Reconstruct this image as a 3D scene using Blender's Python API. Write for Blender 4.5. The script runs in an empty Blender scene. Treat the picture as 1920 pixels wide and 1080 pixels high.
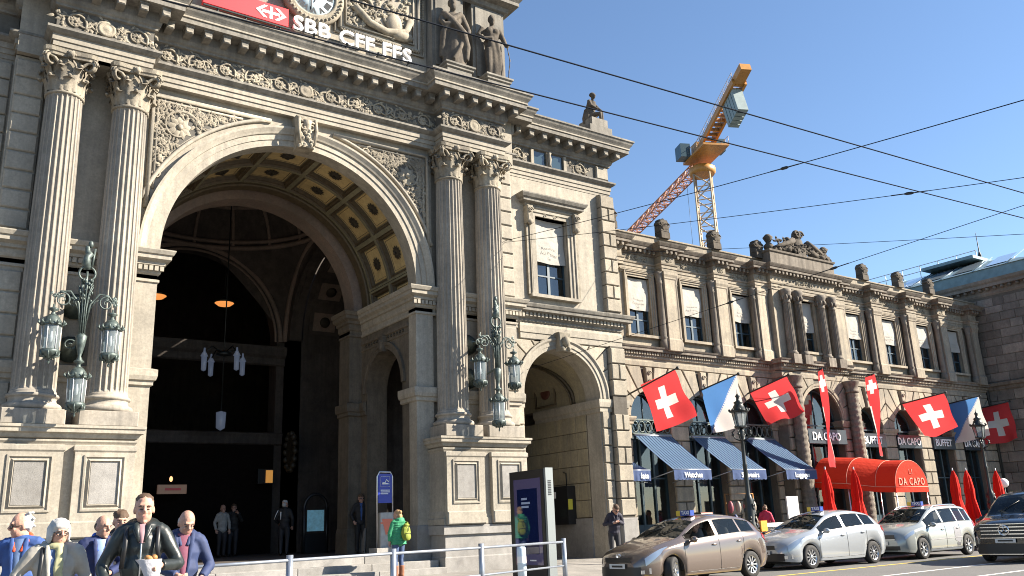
import bpy, bmesh, math, random
from math import sin, cos, pi, radians, sqrt, atan2, hypot
from mathutils import Vector, Matrix
random.seed(7)
S = bpy.context.scene
COL = S.collection
# ------------------------------------------------------------------ camera, sky, sun, exposure
def setup_view():
    yaw, pitch, roll = .612657, .268108, -.0402364
    f = Vector((sin(yaw)*cos(pitch), cos(yaw)*cos(pitch), sin(pitch)))
    r0 = Vector((cos(yaw), -sin(yaw), 0)); u0 = r0.cross(f)
    r = cos(roll)*r0 + sin(roll)*u0; u = -sin(roll)*r0 + cos(roll)*u0
    cd = bpy.data.cameras.new('camera'); co = bpy.data.objects.new('camera', cd); COL.objects.link(co)
    m = Matrix((r, u, -f)).transposed().to_4x4(); m.translation = (0, 0, 1.5)
    co.matrix_world = m
    cd.sensor_width = 36; cd.lens = 36*1628.67/1920; cd.clip_end = 3000; cd.clip_start = .05
    S.camera = co
SUN_AZ = radians(126)     # clockwise from +Y towards +X
SUN_EL = radians(31)
def setup_light():
    w = bpy.data.worlds.new('World'); S.world = w; w.use_nodes = True
    n = w.node_tree.nodes; l = w.node_tree.links; n.clear()
    sky = n.new('ShaderNodeTexSky'); sky.sky_type = 'NISHITA'; sky.sun_disc = False
    sky.sun_elevation = SUN_EL; sky.sun_rotation = SUN_AZ; sky.altitude = 400
    sky.air_density = 1.0; sky.dust_density = .15; sky.ozone_density = 3.2
    bg = n.new('ShaderNodeBackground'); bg.inputs[1].default_value = .066
    o = n.new('ShaderNodeOutputWorld')
    l.new(sky.outputs[0], bg.inputs[0]); l.new(bg.outputs[0], o.inputs[0])
    sd = bpy.data.lights.new('sun', 'SUN'); sd.energy = 5.0; sd.angle = radians(.53); sd.color = (1, .90, .755)
    so = bpy.data.objects.new('sun', sd); COL.objects.link(so)
    d = Vector((sin(SUN_AZ)*cos(SUN_EL), cos(SUN_AZ)*cos(SUN_EL), sin(SUN_EL)))
    so.rotation_euler = d.to_track_quat('Z', 'Y').to_euler(); so.location = d*60
setup_view(); setup_light()
vs = S.view_settings; vs.view_transform = 'Standard'; vs.look = 'None'; vs.exposure = 1.74; vs.gamma = 1; vs.use_curve_mapping = False
S.render.engine = 'CYCLES'; S.cycles.filter_width = 1.0
S.cycles.max_bounces = 6; S.cycles.diffuse_bounces = 3; S.cycles.glossy_bounces = 3; S.cycles.transmission_bounces = 4
S.cycles.transparent_max_bounces = 8; S.cycles.use_denoising = True; S.cycles.sample_clamp_indirect = 6
S.cycles.caustics_reflective = False; S.cycles.caustics_refractive = False
# ------------------------------------------------------------------ mesh helpers
class MB:
    def __init__(s): s.v = []; s.f = []; s.m = []; s.s = []
    def add(s, v, f, mi=0, sm=False):
        b = len(s.v); s.v += [tuple(p) for p in v]
        for q in f: s.f.append(tuple(b+i for i in q)); s.m.append(mi); s.s.append(sm)
        return s
    def box(s, x0, x1, y0, y1, z0, z1, mi=0):
        v = [(x, y, z) for z in (z0, z1) for y in (y0, y1) for x in (x0, x1)]
        return s.add(v, [(0,2,3,1),(4,5,7,6),(0,1,5,4),(2,6,7,3),(0,4,6,2),(1,3,7,5)], mi)
    def obox(s, c, size, rz=0, mi=0, M=None):
        a, b, d = (q/2 for q in size); M = M or Matrix.Rotation(rz, 4, 'Z'); c = Vector(c)
        v = [c + M @ Vector((x, y, z)) for z in (-d, d) for y in (-b, b) for x in (-a, a)]
        return s.add(v, [(0,2,3,1),(4,5,7,6),(0,1,5,4),(2,6,7,3),(0,4,6,2),(1,3,7,5)], mi)
    def slab(s, poly, y0, y1, bev=.0, mi=0, back=False, T=None):
        """poly in (x,z), counter-clockwise seen from -Y; front at y0 (inset by bev), back at y1."""
        n = len(poly); cx = sum(p[0] for p in poly)/n; cz = sum(p[1] for p in poly)/n
        T = T or (lambda x, y, z: (x, y, z))
        A = []
        if bev:
            for i in range(n):
                p0, p1, p2 = poly[i-1], poly[i], poly[(i+1) % n]
                e1 = Vector((p1[0]-p0[0], p1[1]-p0[1])); e2 = Vector((p2[0]-p1[0], p2[1]-p1[1]))
                if e1.length < 1e-6 or e2.length < 1e-6: A.append(p1); continue
                n1 = Vector((-e1.y, e1.x)).normalized(); n2 = Vector((-e2.y, e2.x)).normalized()
                k = (n1+n2)/max(.3, 1+n1.dot(n2)); A.append((p1[0]+k.x*bev, p1[1]+k.y*bev))
        else: A = list(poly)
        v = [T(x, y0, z) for x, z in A]; f = [tuple(range(n))]
        if bev:
            v += [T(x, y0+bev, z) for x, z in poly]; f += [(i, n+i, n+(i+1) % n, (i+1) % n) for i in range(n)]
        k = len(v)-n
        v += [T(x, y1, z) for x, z in poly]; f += [(k+i, k+n+i, k+n+(i+1) % n, k+(i+1) % n) for i in range(n)]
        if back: f.append(tuple(reversed(range(k+n, k+2*n))))
        return s.add(v, f, mi)
    def lathe(s, prof, c=(0,0,0), n=24, mi=0, sm=True, M=None, a0=0, a1=2*pi, cap=True):
        c = Vector(c); full = abs(a1-a0-2*pi) < 1e-6; k = n if full else n+1
        v = []
        for r, z in prof:
            for i in range(k):
                a = a0+(a1-a0)*i/n; p = Vector((r*cos(a), r*sin(a), z)); v.append(c+(M @ p if M else p))
        f = []
        for j in range(len(prof)-1):
            for i in range(n):
                i2 = (i+1) % k; f.append((j*k+i, j*k+i2, (j+1)*k+i2, (j+1)*k+i))
        s.add(v, f, mi, sm)
        if cap and full:
            b = len(s.v)-len(v)
            if prof[0][0] > 1e-4: s.f.append(tuple(b+i for i in reversed(range(k)))); s.m.append(mi); s.s.append(False)
            if prof[-1][0] > 1e-4: s.f.append(tuple(b+(len(prof)-1)*k+i for i in range(k))); s.m.append(mi); s.s.append(False)
        return s
    def tube(s, pts, r=.02, n=6, mi=0, sm=True, closed=False, flat=1.0, cap=True):
        P = [Vector(p) for p in pts]; N = len(P); R = r if isinstance(r, (list, tuple)) else [r]*N
        t0 = (P[1]-P[0]).normalized(); up = Vector((0,0,1)) if abs(t0.z) < .9 else Vector((0,1,0))
        u = t0.cross(up).normalized(); v = []
        for i in range(N):
            t = ((P[(i+1) % N] if (closed or i < N-1) else P[i]) - (P[i-1] if (closed or i > 0) else P[i])).normalized()
            u = (u - t*u.dot(t))
            u = u.normalized() if u.length > 1e-5 else t.orthogonal().normalized()
            w = t.cross(u)
            for k in range(n):
                a = 2*pi*k/n; v.append(P[i] + (u*cos(a) + w*sin(a)*flat)*R[i])
        f = []
        for i in range(N if closed else N-1):
            j = (i+1) % N
            for k in range(n): f.append((i*n+k, i*n+(k+1) % n, j*n+(k+1) % n, j*n+k))
        if cap and not closed: f += [tuple(reversed(range(n))), tuple((N-1)*n+k for k in range(n))]
        return s.add(v, f, mi, sm)
    def ell(s, c, r, M=None, nu=10, nv=6, mi=0, sm=True):
        c = Vector(c); v = []; f = []
        if not isinstance(r, (tuple, list)): r = (r, r, r)
        for j in range(nv+1):
            b = -pi/2+pi*j/nv
            for i in range(nu):
                a = 2*pi*i/nu; p = Vector((r[0]*cos(a)*cos(b), r[1]*sin(a)*cos(b), r[2]*sin(b))); v.append(c+(M @ p if M else p))
        for j in range(nv):
            for i in range(nu): f.append((j*nu+i, j*nu+(i+1) % nu, (j+1)*nu+(i+1) % nu, (j+1)*nu+i))
        return s.add(v, f, mi, sm)
    def leaf(s, c, L, W, ang, th=.04, mi=0, y=0):
        """small pointed leaf in the XZ plane bulging towards -Y"""
        cx, cz = c; ca, sa = cos(ang), sin(ang)
        P = [(0,0,0), (.45*L, W, .2*th), (L, 0, .1*th), (.45*L, -W, .2*th), (.5*L, 0, th), (.15*L,.6*W,.2*th), (.15*L,-.6*W,.2*th)]
        v = [(cx+x*ca-z*sa, y-b, cz+x*sa+z*ca) for x, z, b in P]
        return s.add(v, [(0,6,4),(6,3,4),(3,2,4),(2,1,4),(1,5,4),(5,0,4)], mi, True)
    def grid(s, F, nu, nv, mi=0, sm=True, flip=False):
        v = [F(i/nu, j/nv) for j in range(nv+1) for i in range(nu+1)]; k = nu+1
        f = [(j*k+i, j*k+i+1, (j+1)*k+i+1, (j+1)*k+i) for j in range(nv) for i in range(nu)]
        if flip: f = [q[::-1] for q in f]
        return s.add(v, f, mi, sm)
    def mould(s, prof, path, mi=0, cap=True):
        """sweep profile [(out,z)..] along a plan path; outward = right of the direction of travel"""
        P = [Vector(p) for p in path]; N = len(P); D = [(P[i+1]-P[i]).normalized() for i in range(N-1)]
        nn = [Vector((d.y, -d.x)) for d in D]; off = []
        for i in range(N):
            if i == 0: off.append(nn[0])
            elif i == N-1: off.append(nn[-1])
            else: off.append((nn[i-1]+nn[i])/max(.2, 1+nn[i-1].dot(nn[i])))
        k = len(prof); v = [(P[i].x+off[i].x*o, P[i].y+off[i].y*o, z) for i in range(N) for o, z in prof]; f = []
        for i in range(N-1):
            for j in range(k-1): f.append((i*k+j, (i+1)*k+j, (i+1)*k+j+1, i*k+j+1))
        if cap: f += [tuple(reversed(range(k))), tuple((N-1)*k+j for j in range(k))]
        return s.add(v, f, mi)
    def merge(s, o, M=None, mi=None):
        b = len(s.v); s.v += [tuple(M @ Vector(p)) if M else p for p in o.v]
        s.f += [tuple(b+i for i in q) for q in o.f]; s.m += [mi if mi is not None else q for q in o.m]; s.s += o.s
        return s
    def mesh(s, name, mats, org=None):
        me = bpy.data.meshes.new(name); V = s.v
        if org: V = [(x-org[0], y-org[1], z-org[2]) for x, y, z in V]
        me.from_pydata(V, [], s.f); me.update()
        for m in (mats if isinstance(mats, (list, tuple)) else [mats]): me.materials.append(m)
        me.polygons.foreach_set('material_index', s.m); me.polygons.foreach_set('use_smooth', s.s)
        return me
    def build(s, name, mats, parent=None, **kw): return put(name, s.mesh(name, mats), parent, **kw)
def put(name, me, parent=None, loc=(0,0,0), rot=(0,0,0), scale=None, label=None, cat=None, group=None, kind=None):
    o = bpy.data.objects.new(name, me); COL.objects.link(o)
    o.location = loc; o.rotation_euler = rot
    if scale: o.scale = scale
    if parent: setp(o, parent)
    return tag(o, label, cat, group, kind)
def wm(o):
    m = Matrix.LocRotScale(o.location, o.rotation_euler, o.scale)
    return (wm(o.parent) @ o.matrix_parent_inverse @ m) if o.parent else m
def setp(o, parent):
    o.parent = parent; o.matrix_parent_inverse = wm(parent).inverted()
def tag(o, label=None, cat=None, group=None, kind=None):
    if label: o['label'] = label
    if cat: o['category'] = cat
    if group: o['group'] = group
    if kind: o['kind'] = kind
    return o
def thing(name, label, cat, loc=(0,0,0), group=None, rz=0):
    o = bpy.data.objects.new(name, None); COL.objects.link(o); o.location = loc; o.rotation_euler = (0,0,rz); o.empty_display_size = .2
    return tag(o, label, cat, group)
def dup(root, loc, rz=None, label=None, parent=None):
    def cp(o, p):
        c = o.copy(); COL.objects.link(c)
        if p: c.parent = p
        for ch in list(o.children): cp(ch, c)
        return c
    r = cp(root, parent); r.location = loc
    if rz is not None: r.rotation_euler = (0,0,rz)
    if label: r['label'] = label
    return r
def evalmesh(o, name):
    """evaluate modifiers of a temporary object into a mesh, then remove the object"""
    dg = bpy.context.evaluated_depsgraph_get(); dg.update()
    me = bpy.data.meshes.new_from_object(o.evaluated_get(dg)); me.name = name
    bpy.data.objects.remove(o); return me
_tc = {}
def textmesh(s, size=1, ext=.01, bold=0, align='CENTER', space=1):
    k = (s, size, ext, bold, align, space)
    if k in _tc: return _tc[k]
    c = bpy.data.curves.new('t', 'FONT'); c.body = s; c.size = size; c.extrude = ext; c.offset = bold; c.align_x = align; c.align_y = 'CENTER'
    c.space_character = space; c.resolution_u = 3; c.fill_mode = 'BOTH' if ext else 'FRONT'
    o = bpy.data.objects.new('t', c); COL.objects.link(o)
    _tc[k] = evalmesh(o, 'lettering'); return _tc[k]
def text(name, s, mat, parent, loc, rot, size, ext=.01, bold=0, sx=1, align='CENTER', space=1):
    me = textmesh(s, size, ext, bold, align, space).copy(); me.materials.clear(); me.materials.append(mat)
    return put(name, me, parent, loc, rot, (sx, 1, 1))
def arc(cx, cz, r, a0, a1, n): return [(cx+r*cos(a0+(a1-a0)*i/n), cz+r*sin(a0+(a1-a0)*i/n)) for i in range(n+1)]
def arch_wall(x0, x1, z0, z1, y0, y1, xc, r, zs, n=24, zj=None, mb=None, soffit=True, mi=0):
    """wall with a round-headed opening"""
    m = mb or MB(); zj = z0 if zj is None else zj
    A = arc(xc, zs, r, pi, 0, n)
    for y, fl in ((y0, False), (y1, True)):
        def q(a, b, c, d):
            v = [(p[0], y, p[1]) for p in (a, b, c, d)]; m.add(v[::-1] if fl else v, [(0,1,2,3)], mi)
        q((x0, z0), (xc-r, z0), (xc-r, zs), (x0, zs)); q((xc+r, z0), (x1, z0), (x1, zs), (xc+r, zs))
        q((x0, zs), (xc-r, zs), (xc-r, z1), (x0, z1)); q((xc+r, zs), (x1, zs), (x1, z1), (xc+r, z1))
        for a, b in zip(A, A[1:]): q(a, b, (b[0], z1), (a[0], z1))
    if soffit:
        L = [(xc-r, zj)] + A + [(xc+r, zj)]
        for a, b in zip(L, L[1:]): m.add([(a[0],y0,a[1]),(a[0],y1,a[1]),(b[0],y1,b[1]),(b[0],y0,b[1])], [(0,1,2,3)], mi)
    for x, fl in ((x0, 1), (x1, 0)):
        v = [(x,y0,z0),(x,y1,z0),(x,y1,z1),(x,y0,z1)]; m.add(v[::-1] if fl else v, [(0,1,2,3)], mi)
    m.add([(x0,y0,z1),(x1,y0,z1),(x1,y1,z1),(x0,y1,z1)], [(0,1,2,3)], mi)
    return m
def arch_ring(m, xc, zs, y, prof, n=32, a0=0, a1=pi, mi=0, leg=None):
    """sweep [(radius, out)] profile around an arch (out towards -Y); leg = z the ring is carried down to"""
    k = len(prof); v = []; A = [a0+(a1-a0)*i/n for i in range(n+1)]
    rows = [[(xc+r*cos(a), y-o, zs+r*sin(a)) for r, o in prof] for a in A]
    if leg is not None:
        rows = [[(xc+r, y-o, leg) for r, o in prof]] + rows + [[(xc-r, y-o, leg) for r, o in prof]]
    for q in rows: v += q
    f = [(i*k+j, i*k+j+1, (i+1)*k+j+1, (i+1)*k+j) for i in range(len(rows)-1) for j in range(k-1)]
    return m.add(v, f, mi)
# ------------------------------------------------------------------ materials
def newmat(name):
    m = bpy.data.materials.new(name); m.use_nodes = True; nt = m.node_tree
    return m, nt, nt.nodes, nt.links, nt.nodes['Principled BSDF']
def plain(name, col, rough=.6, metal=0, spec=.5, emit=None, es=1, coat=0, var=.0, sc=8, bump=0):
    m, nt, n, l, b = newmat(name)
    b.inputs['Base Color'].default_value = (*col, 1); b.inputs['Roughness'].default_value = rough; b.inputs['Metallic'].default_value = metal
    b.inputs['Specular IOR Level'].default_value = spec; b.inputs['Coat Weight'].default_value = coat; b.inputs['Coat Roughness'].default_value = .03
    if emit: b.inputs['Emission Color'].default_value = (*emit, 1); b.inputs['Emission Strength'].default_value = es
    if var or bump:
        g = n.new('ShaderNodeNewGeometry'); t = n.new('ShaderNodeTexNoise'); t.inputs['Scale'].default_value = sc; t.inputs['Detail'].default_value = 5
        l.new(g.outputs['Position'], t.inputs['Vector'])
        if var:
            mr = n.new('ShaderNodeMapRange'); mr.inputs[1].default_value = .3; mr.inputs[2].default_value = .7; mr.inputs[3].default_value = 1-var; mr.inputs[4].default_value = 1+var*.6
            mx = n.new('ShaderNodeMix'); mx.data_type = 'RGBA'; mx.blend_type = 'MULTIPLY'; mx.inputs[0].default_value = 1
            mx.inputs[6].default_value = (*col, 1); l.new(t.outputs[0], mr.inputs[0]); l.new(mr.outputs[0], mx.inputs[7]); l.new(mx.outputs[2], b.inputs['Base Color'])
        if bump:
            bp = n.new('ShaderNodeBump'); bp.inputs['Strength'].default_value = bump; bp.inputs['Distance'].default_value = .02; l.new(t.outputs[0], bp.inputs['Height']); l.new(bp.outputs[0], b.inputs['Normal'])
    return m
def stone(name, c1, c2, dirt=(.135,.125,.11), dirt_amt=.5, streak=.5, bump=.35, rough=.88, tint=.12, fine=18, joints=None):
    """weathered sandstone: two-tone mottling, rain streaks, soot patches, per-block tint, grain bump"""
    m, nt, n, l, b = newmat(name); b.inputs['Roughness'].default_value = rough; b.inputs['Specular IOR Level'].default_value = .25
    g = n.new('ShaderNodeNewGeometry'); P = g.outputs['Position']
    def noise(scale, det=5, vec=P, ro=.6):
        t = n.new('ShaderNodeTexNoise'); t.inputs['Scale'].default_value = scale; t.inputs['Detail'].default_value = det; t.inputs['Roughness'].default_value = ro; l.new(vec, t.inputs['Vector']); return t.outputs[0]
    def rng(x, a, bb, c=0, d=1):
        r = n.new('ShaderNodeMapRange'); r.inputs[1].default_value = a; r.inputs[2].default_value = bb; r.inputs[3].default_value = c; r.inputs[4].default_value = d; l.new(x, r.inputs[0]); return r.outputs[0]
    def mix(f, a, bb, mode='MIX'):
        x = n.new('ShaderNodeMix'); x.data_type = 'RGBA'; x.blend_type = mode
        for i, q in ((0, f), (6, a), (7, bb)):
            if isinstance(q, (int, float)): x.inputs[i].default_value = q
            elif isinstance(q, tuple): x.inputs[i].default_value = (*q, 1)
            else: l.new(q, x.inputs[i])
        return x.outputs[2]
    mp = n.new('ShaderNodeMapping'); mp.inputs['Scale'].default_value = (4.2, 4.2, .28); l.new(P, mp.inputs[0])
    big = noise(.9, 4); fn = noise(fine, 6, ro=.7); st = noise(1.3, 4, mp.outputs[0])
    c = mix(rng(big, .35, .65), c1, c2)
    c = mix(1.0, c, rng(fn, .25, .75, .78, 1.17), 'MULTIPLY')
    c = mix(1.0, c, rng(noise(.33, 3), .35, .65, .84, 1.14), 'MULTIPLY')
    c = mix(1.0, c, rng(noise(7, 4), .3, .7, .9, 1.08), 'MULTIPLY')
    c = mix(rng(st, .42, .7, 0, min(1, streak*1.2)), c, dirt)
    c = mix(rng(noise(2.6, 6), .5, .74, 0, min(1, dirt_amt*1.1)), c, dirt)
    oi = n.new('ShaderNodeObjectInfo'); c = mix(1.0, c, rng(oi.outputs['Random'], 0, 1, 1-tint, 1+tint), 'MULTIPLY')
    l.new(c, b.inputs['Base Color'])
    bp = n.new('ShaderNodeBump'); bp.inputs['Strength'].default_value = bump; bp.inputs['Distance'].default_value = .015
    l.new(fn, bp.inputs['Height']); l.new(bp.outputs[0], b.inputs['Normal'])
    return m
def glassmat(name, tint=(.02,.03,.035), rough=.02, mixf=.75, ior=1.5):
    """dark glazing: mirror reflection by Fresnel over a see-through tint"""
    m, nt, n, l, b = newmat(name); o = n['Material Output']
    b.inputs['Base Color'].default_value = (*tint, 1); b.inputs['Roughness'].default_value = rough; b.inputs['Specular IOR Level'].default_value = 1; b.inputs['IOR'].default_value = 2.3 if name == 'window glass' else 1.5
    tr = n.new('ShaderNodeBsdfTransparent'); tr.inputs[0].default_value = (.8, .85, .88, 1)
    fr = n.new('ShaderNodeFresnel'); fr.inputs[0].default_value = ior
    mr = n.new('ShaderNodeMapRange'); mr.inputs[3].default_value = 1-mixf; mr.inputs[4].default_value = 1; l.new(fr.outputs[0], mr.inputs[0])
    mx = n.new('ShaderNodeMixShader'); l.new(mr.outputs[0], mx.inputs[0]); l.new(tr.outputs[0], mx.inputs[1]); l.new(b.outputs[0], mx.inputs[2]); l.new(mx.outputs[0], o.inputs[0])
    return m
def fabric(name, col, trans=.35, sc=60, wr=.12):
    m, nt, n, l, b = newmat(name); o = n['Material Output']
    b.inputs['Base Color'].default_value = (*col, 1); b.inputs['Roughness'].default_value = .8; b.inputs['Specular IOR Level'].default_value = .2
    t = n.new('ShaderNodeBsdfTranslucent'); t.inputs[0].default_value = (*col, 1)
    g = n.new('ShaderNodeNewGeometry'); nz = n.new('ShaderNodeTexNoise'); nz.inputs['Scale'].default_value = 5; nz.inputs['Detail'].default_value = 4; l.new(g.outputs['Position'], nz.inputs['Vector'])
    bp = n.new('ShaderNodeBump'); bp.inputs['Strength'].default_value = wr*2; bp.inputs['Distance'].default_value = .1; l.new(nz.outputs[0], bp.inputs['Height']); l.new(bp.outputs[0], b.inputs['Normal'])
    mx = n.new('ShaderNodeMixShader'); mx.inputs[0].default_value = trans; l.new(b.outputs[0], mx.inputs[1]); l.new(t.outputs[0], mx.inputs[2]); l.new(mx.outputs[0], o.inputs[0])
    return m
M = {}
M['stone'] = stone('sandstone', (0.345,0.308,0.250), (0.290,0.262,0.216), dirt_amt=.35, streak=.35)
M['smooth'] = stone('smooth sandstone', (0.345,0.312,0.256), (0.302,0.275,0.229), dirt_amt=.25, streak=.3, bump=.2, tint=.05)
M['column'] = stone('column stone', (0.330,0.296,0.248), (0.276,0.252,0.218), dirt_amt=.4, streak=.45, bump=.2, tint=.03)
M['corn'] = stone('cornice stone', (0.250,0.232,0.200), (0.185,0.173,0.153), dirt=(.09,.085,.075), dirt_amt=.5, streak=.55, tint=.06)
M['orn'] = stone('carved stone', (0.355,0.315,0.245), (0.255,0.226,0.182), dirt=(.08,.072,.06), dirt_amt=.75, streak=.35, fine=30, bump=.6, tint=.1)
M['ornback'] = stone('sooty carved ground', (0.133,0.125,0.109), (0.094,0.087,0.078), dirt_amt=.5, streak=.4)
M['statue'] = stone('dark weathered statue stone', (0.135,0.113,0.088), (0.080,0.068,0.056), dirt=(.05,.045,.04), dirt_amt=.8, streak=.6, fine=14, bump=.5)
M['wing'] = stone('wing sandstone', (0.335,0.287,0.218), (0.272,0.236,0.185), dirt_amt=.45, streak=.5)
M['wingdk'] = stone('dark wing stone', (0.210,0.182,0.150), (0.160,0.140,0.118), dirt=(.07,.06,.05), dirt_amt=.6, streak=.6)
M['rust'] = stone('rusticated block', (0.345,0.305,0.242), (0.292,0.260,0.208), dirt_amt=.3, streak=.25, tint=.14, bump=.6)
M['rustgap'] = stone('joint mortar', (0.125,0.109,0.090), (0.086,0.078,0.066), dirt_amt=.4, streak=.2)
M['granite'] = stone('plinth granite', (0.280,0.270,0.255), (0.230,0.222,0.210), dirt=(.14,.13,.12), dirt_amt=.45, streak=.2, fine=60, bump=.5)
M['pav'] = stone('pavilion stone', (0.211,0.183,0.156), (0.148,0.133,0.117), dirt=(.09,.08,.07), dirt_amt=.5, streak=.3, tint=.3)
M['hall'] = stone('shade-dark hall stone', (0.095,0.08,0.07), (0.066,0.057,0.052), dirt=(.035,.03,.028), dirt_amt=.6, streak=.4, tint=.06)  # base tones lowered so the colour itself carries the hall's shade
M['hallrim'] = stone('hall moulding', (.24,.18,.15), (.20,.155,.13), dirt_amt=.4, streak=.3)
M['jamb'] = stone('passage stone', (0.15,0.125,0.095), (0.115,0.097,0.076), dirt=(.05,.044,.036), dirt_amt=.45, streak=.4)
M['vault'] = stone('side passage plaster', (0.312,0.269,0.176), (0.257,0.222,0.148), dirt_amt=.3, streak=.4)
M['ochre'] = stone('painted coffer panel', (0.52,0.39,0.19), (0.44,0.33,0.155), dirt=(.22,.15,.07), dirt_amt=.35, streak=.15, bump=.1)
M['olive'] = stone('painted coffer rib', (0.211,0.191,0.121), (0.168,0.152,0.098), dirt=(.08,.07,.05), dirt_amt=.3, streak=.2, bump=.1)
M['darkpaint'] = plain('dark bronze paint', (.035,.028,.018), .55, var=.3)
M['brownpaint'] = plain('brown coffer edge', (.075,.055,.03), .6, var=.3)
M['bronze'] = plain('patinated green bronze', (.075,.098,.092), .5, .35, var=.45, sc=14, bump=.3)
M['bronzedk'] = plain('dark patinated bronze', (.07,.095,.09), .45, .4, var=.4, sc=14)
M['iron'] = plain('black cast iron', (.022,.026,.026), .42, .3, var=.3, sc=10)
M['steel'] = plain('brushed steel', (.55,.56,.58), .32, .9, var=.08)
M['galv'] = plain('painted steel rail', (.27,.30,.35), .38, .55, var=.12)
M['white'] = plain('white enamel', (.74,.74,.74), .4)
M['cream'] = plain('cream paint', (.75,.72,.64), .5)
M['red'] = plain('red enamel', (.72,.045,.05), .38)
M['black'] = plain('black plastic', (.012,.012,.013), .4)
M['rubber'] = plain('tyre rubber', (.018,.018,.019), .8, var=.3, sc=20)
M['dial'] = plain('clock dial glass', (.62,.74,.80), .25, var=.05)
M['navy'] = plain('navy enamel', (.012,.02,.12), .35)
M['teal'] = plain('dark teal joinery', (.014,.035,.048), .4, var=.2)
M['frame'] = plain('window joinery', (.028,.055,.075), .4, var=.2)
M['glass'] = glassmat('window glass', (.012,.02,.026), .015, .7, 1.5)
M['lampglass'] = glassmat('lantern glass', (.25,.29,.30), .12, .6)
M['cglass'] = glassmat('car glass', (.012,.018,.02), .02, .62)
M['mirrorglass'] = plain('sky glazing', (.03,.05,.06), .03, 0, 1)
M['blind'] = fabric('white blind cloth', (.40,.38,.345), .15)
M['blindprint'] = plain('grey script print', (.34,.32,.28), .8)
M['awning'] = fabric('blue awning cloth', (.075,.13,.21), .22)
M['valance'] = fabric('blue valance cloth', (.06,.09,.19), .2)
M['flagred'] = fabric('red flag cloth', (.56,.05,.055), .4)
M['flagwhite'] = fabric('white flag cloth', (.60,.58,.56), .4)
M['flagblue'] = fabric('blue flag cloth', (.075,.20,.46), .4)
M['canopy'] = fabric('red canopy cloth', (.55,.038,.016), .35)
M['brolly'] = fabric('red parasol cloth', (.62,.018,.010), .3)
M['piping'] = plain('pale seam piping', (.62,.24,.17), .7)
M['zinc'] = plain('blue-green zinc roof', (.17,.25,.27), .42, .25, var=.2, sc=3)
M['skylight'] = plain('skylight glass', (.35,.42,.47), .08, .3, 1)
M['crane'] = plain('yellow crane paint', (.42,.19,.035), .45, var=.15, sc=2)
M['cranegrey'] = plain('pale crane steel', (.46,.36,.25), .5, .2)
M['cranered'] = plain('orange jib steel', (.42,.19,.10), .5, .2)
M['ballast'] = plain('crane counterweight', (.22,.28,.285), .7, var=.15, sc=2)
M['cabin'] = plain('crane cabin blue', (.035,.075,.10), .35)
M['wire'] = plain('tram wire', (.015,.018,.025), .9, 0, .05)
M['skin'] = plain('skin', (.40,.225,.165), .6, var=.16, sc=40, bump=.15)
M['skin2'] = plain('pale skin', (.46,.255,.185), .6, var=.16, sc=40, bump=.15)
M['eye'] = plain('dark eyes and brows', (.05,.03,.025), .4)
M['lip'] = plain('lips', (.48,.16,.15), .5)
def cloth(name, c, r=.75, v=.2): 
    return plain(name, c, r, var=v, sc=9, bump=.22)
# ------------------------------------------------------------------ ground: road, pavement, kerb, steps
def sst(a, b, x): t = max(0, min(1, (x-a)/(b-a))); return t*t*(3-2*t)
def asphalt():
    m, nt, n, l, b = newmat('worn asphalt'); b.inputs['Roughness'].default_value = .85
    g = n.new('ShaderNodeNewGeometry'); t = n.new('ShaderNodeTexNoise'); t.inputs['Scale'].default_value = 90; t.inputs['Detail'].default_value = 4
    t2 = n.new('ShaderNodeTexNoise'); t2.inputs['Scale'].default_value = .8; t2.inputs['Detail'].default_value = 5
    for q in (t, t2): l.new(g.outputs['Position'], q.inputs['Vector'])
    mx = n.new('ShaderNodeMix'); mx.data_type = 'RGBA'; mx.inputs[6].default_value = (.085,.083,.081,1); mx.inputs[7].default_value = (.14,.137,.132,1); l.new(t2.outputs[0], mx.inputs[0])
    m2 = n.new('ShaderNodeMix'); m2.data_type = 'RGBA'; m2.blend_type = 'OVERLAY'; m2.inputs[0].default_value = .5; l.new(mx.outputs[2], m2.inputs[6]); l.new(t.outputs[0], m2.inputs[7]); l.new(m2.outputs[2], b.inputs['Base Color'])
    bp = n.new('ShaderNodeBump'); bp.inputs['Strength'].default_value = .3; bp.inputs['Distance'].default_value = .01; l.new(t.outputs[0], bp.inputs['Height']); l.new(bp.outputs[0], b.inputs['Normal'])
    return m
M['asphalt'] = asphalt()
M['paving'] = stone('pale plaza paving', (.26,.245,.225), (.21,.20,.185), dirt=(.13,.12,.11), dirt_amt=.45, streak=.0, fine=40, bump=.25, tint=.05)
m = MB(); m.add([(-600,-300,.05),(900,-300,.05),(900,700,.05),(-600,700,.05)], [(0,1,2,3)]); m.build('road', M['asphalt'], kind='structure')
def kerb_y(x): return 18.15 if x > 16.5 else 18.15-11*(1-sst(3, 16.5, x))
def gz(x, y):
    d = y-kerb_y(x); return .18+.18*sst(14, 20.5, y)*sst(0, 3, d)*(1-sst(17, 24, x))+.08*sst(0,5,d)*sst(17,24,x)
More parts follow.
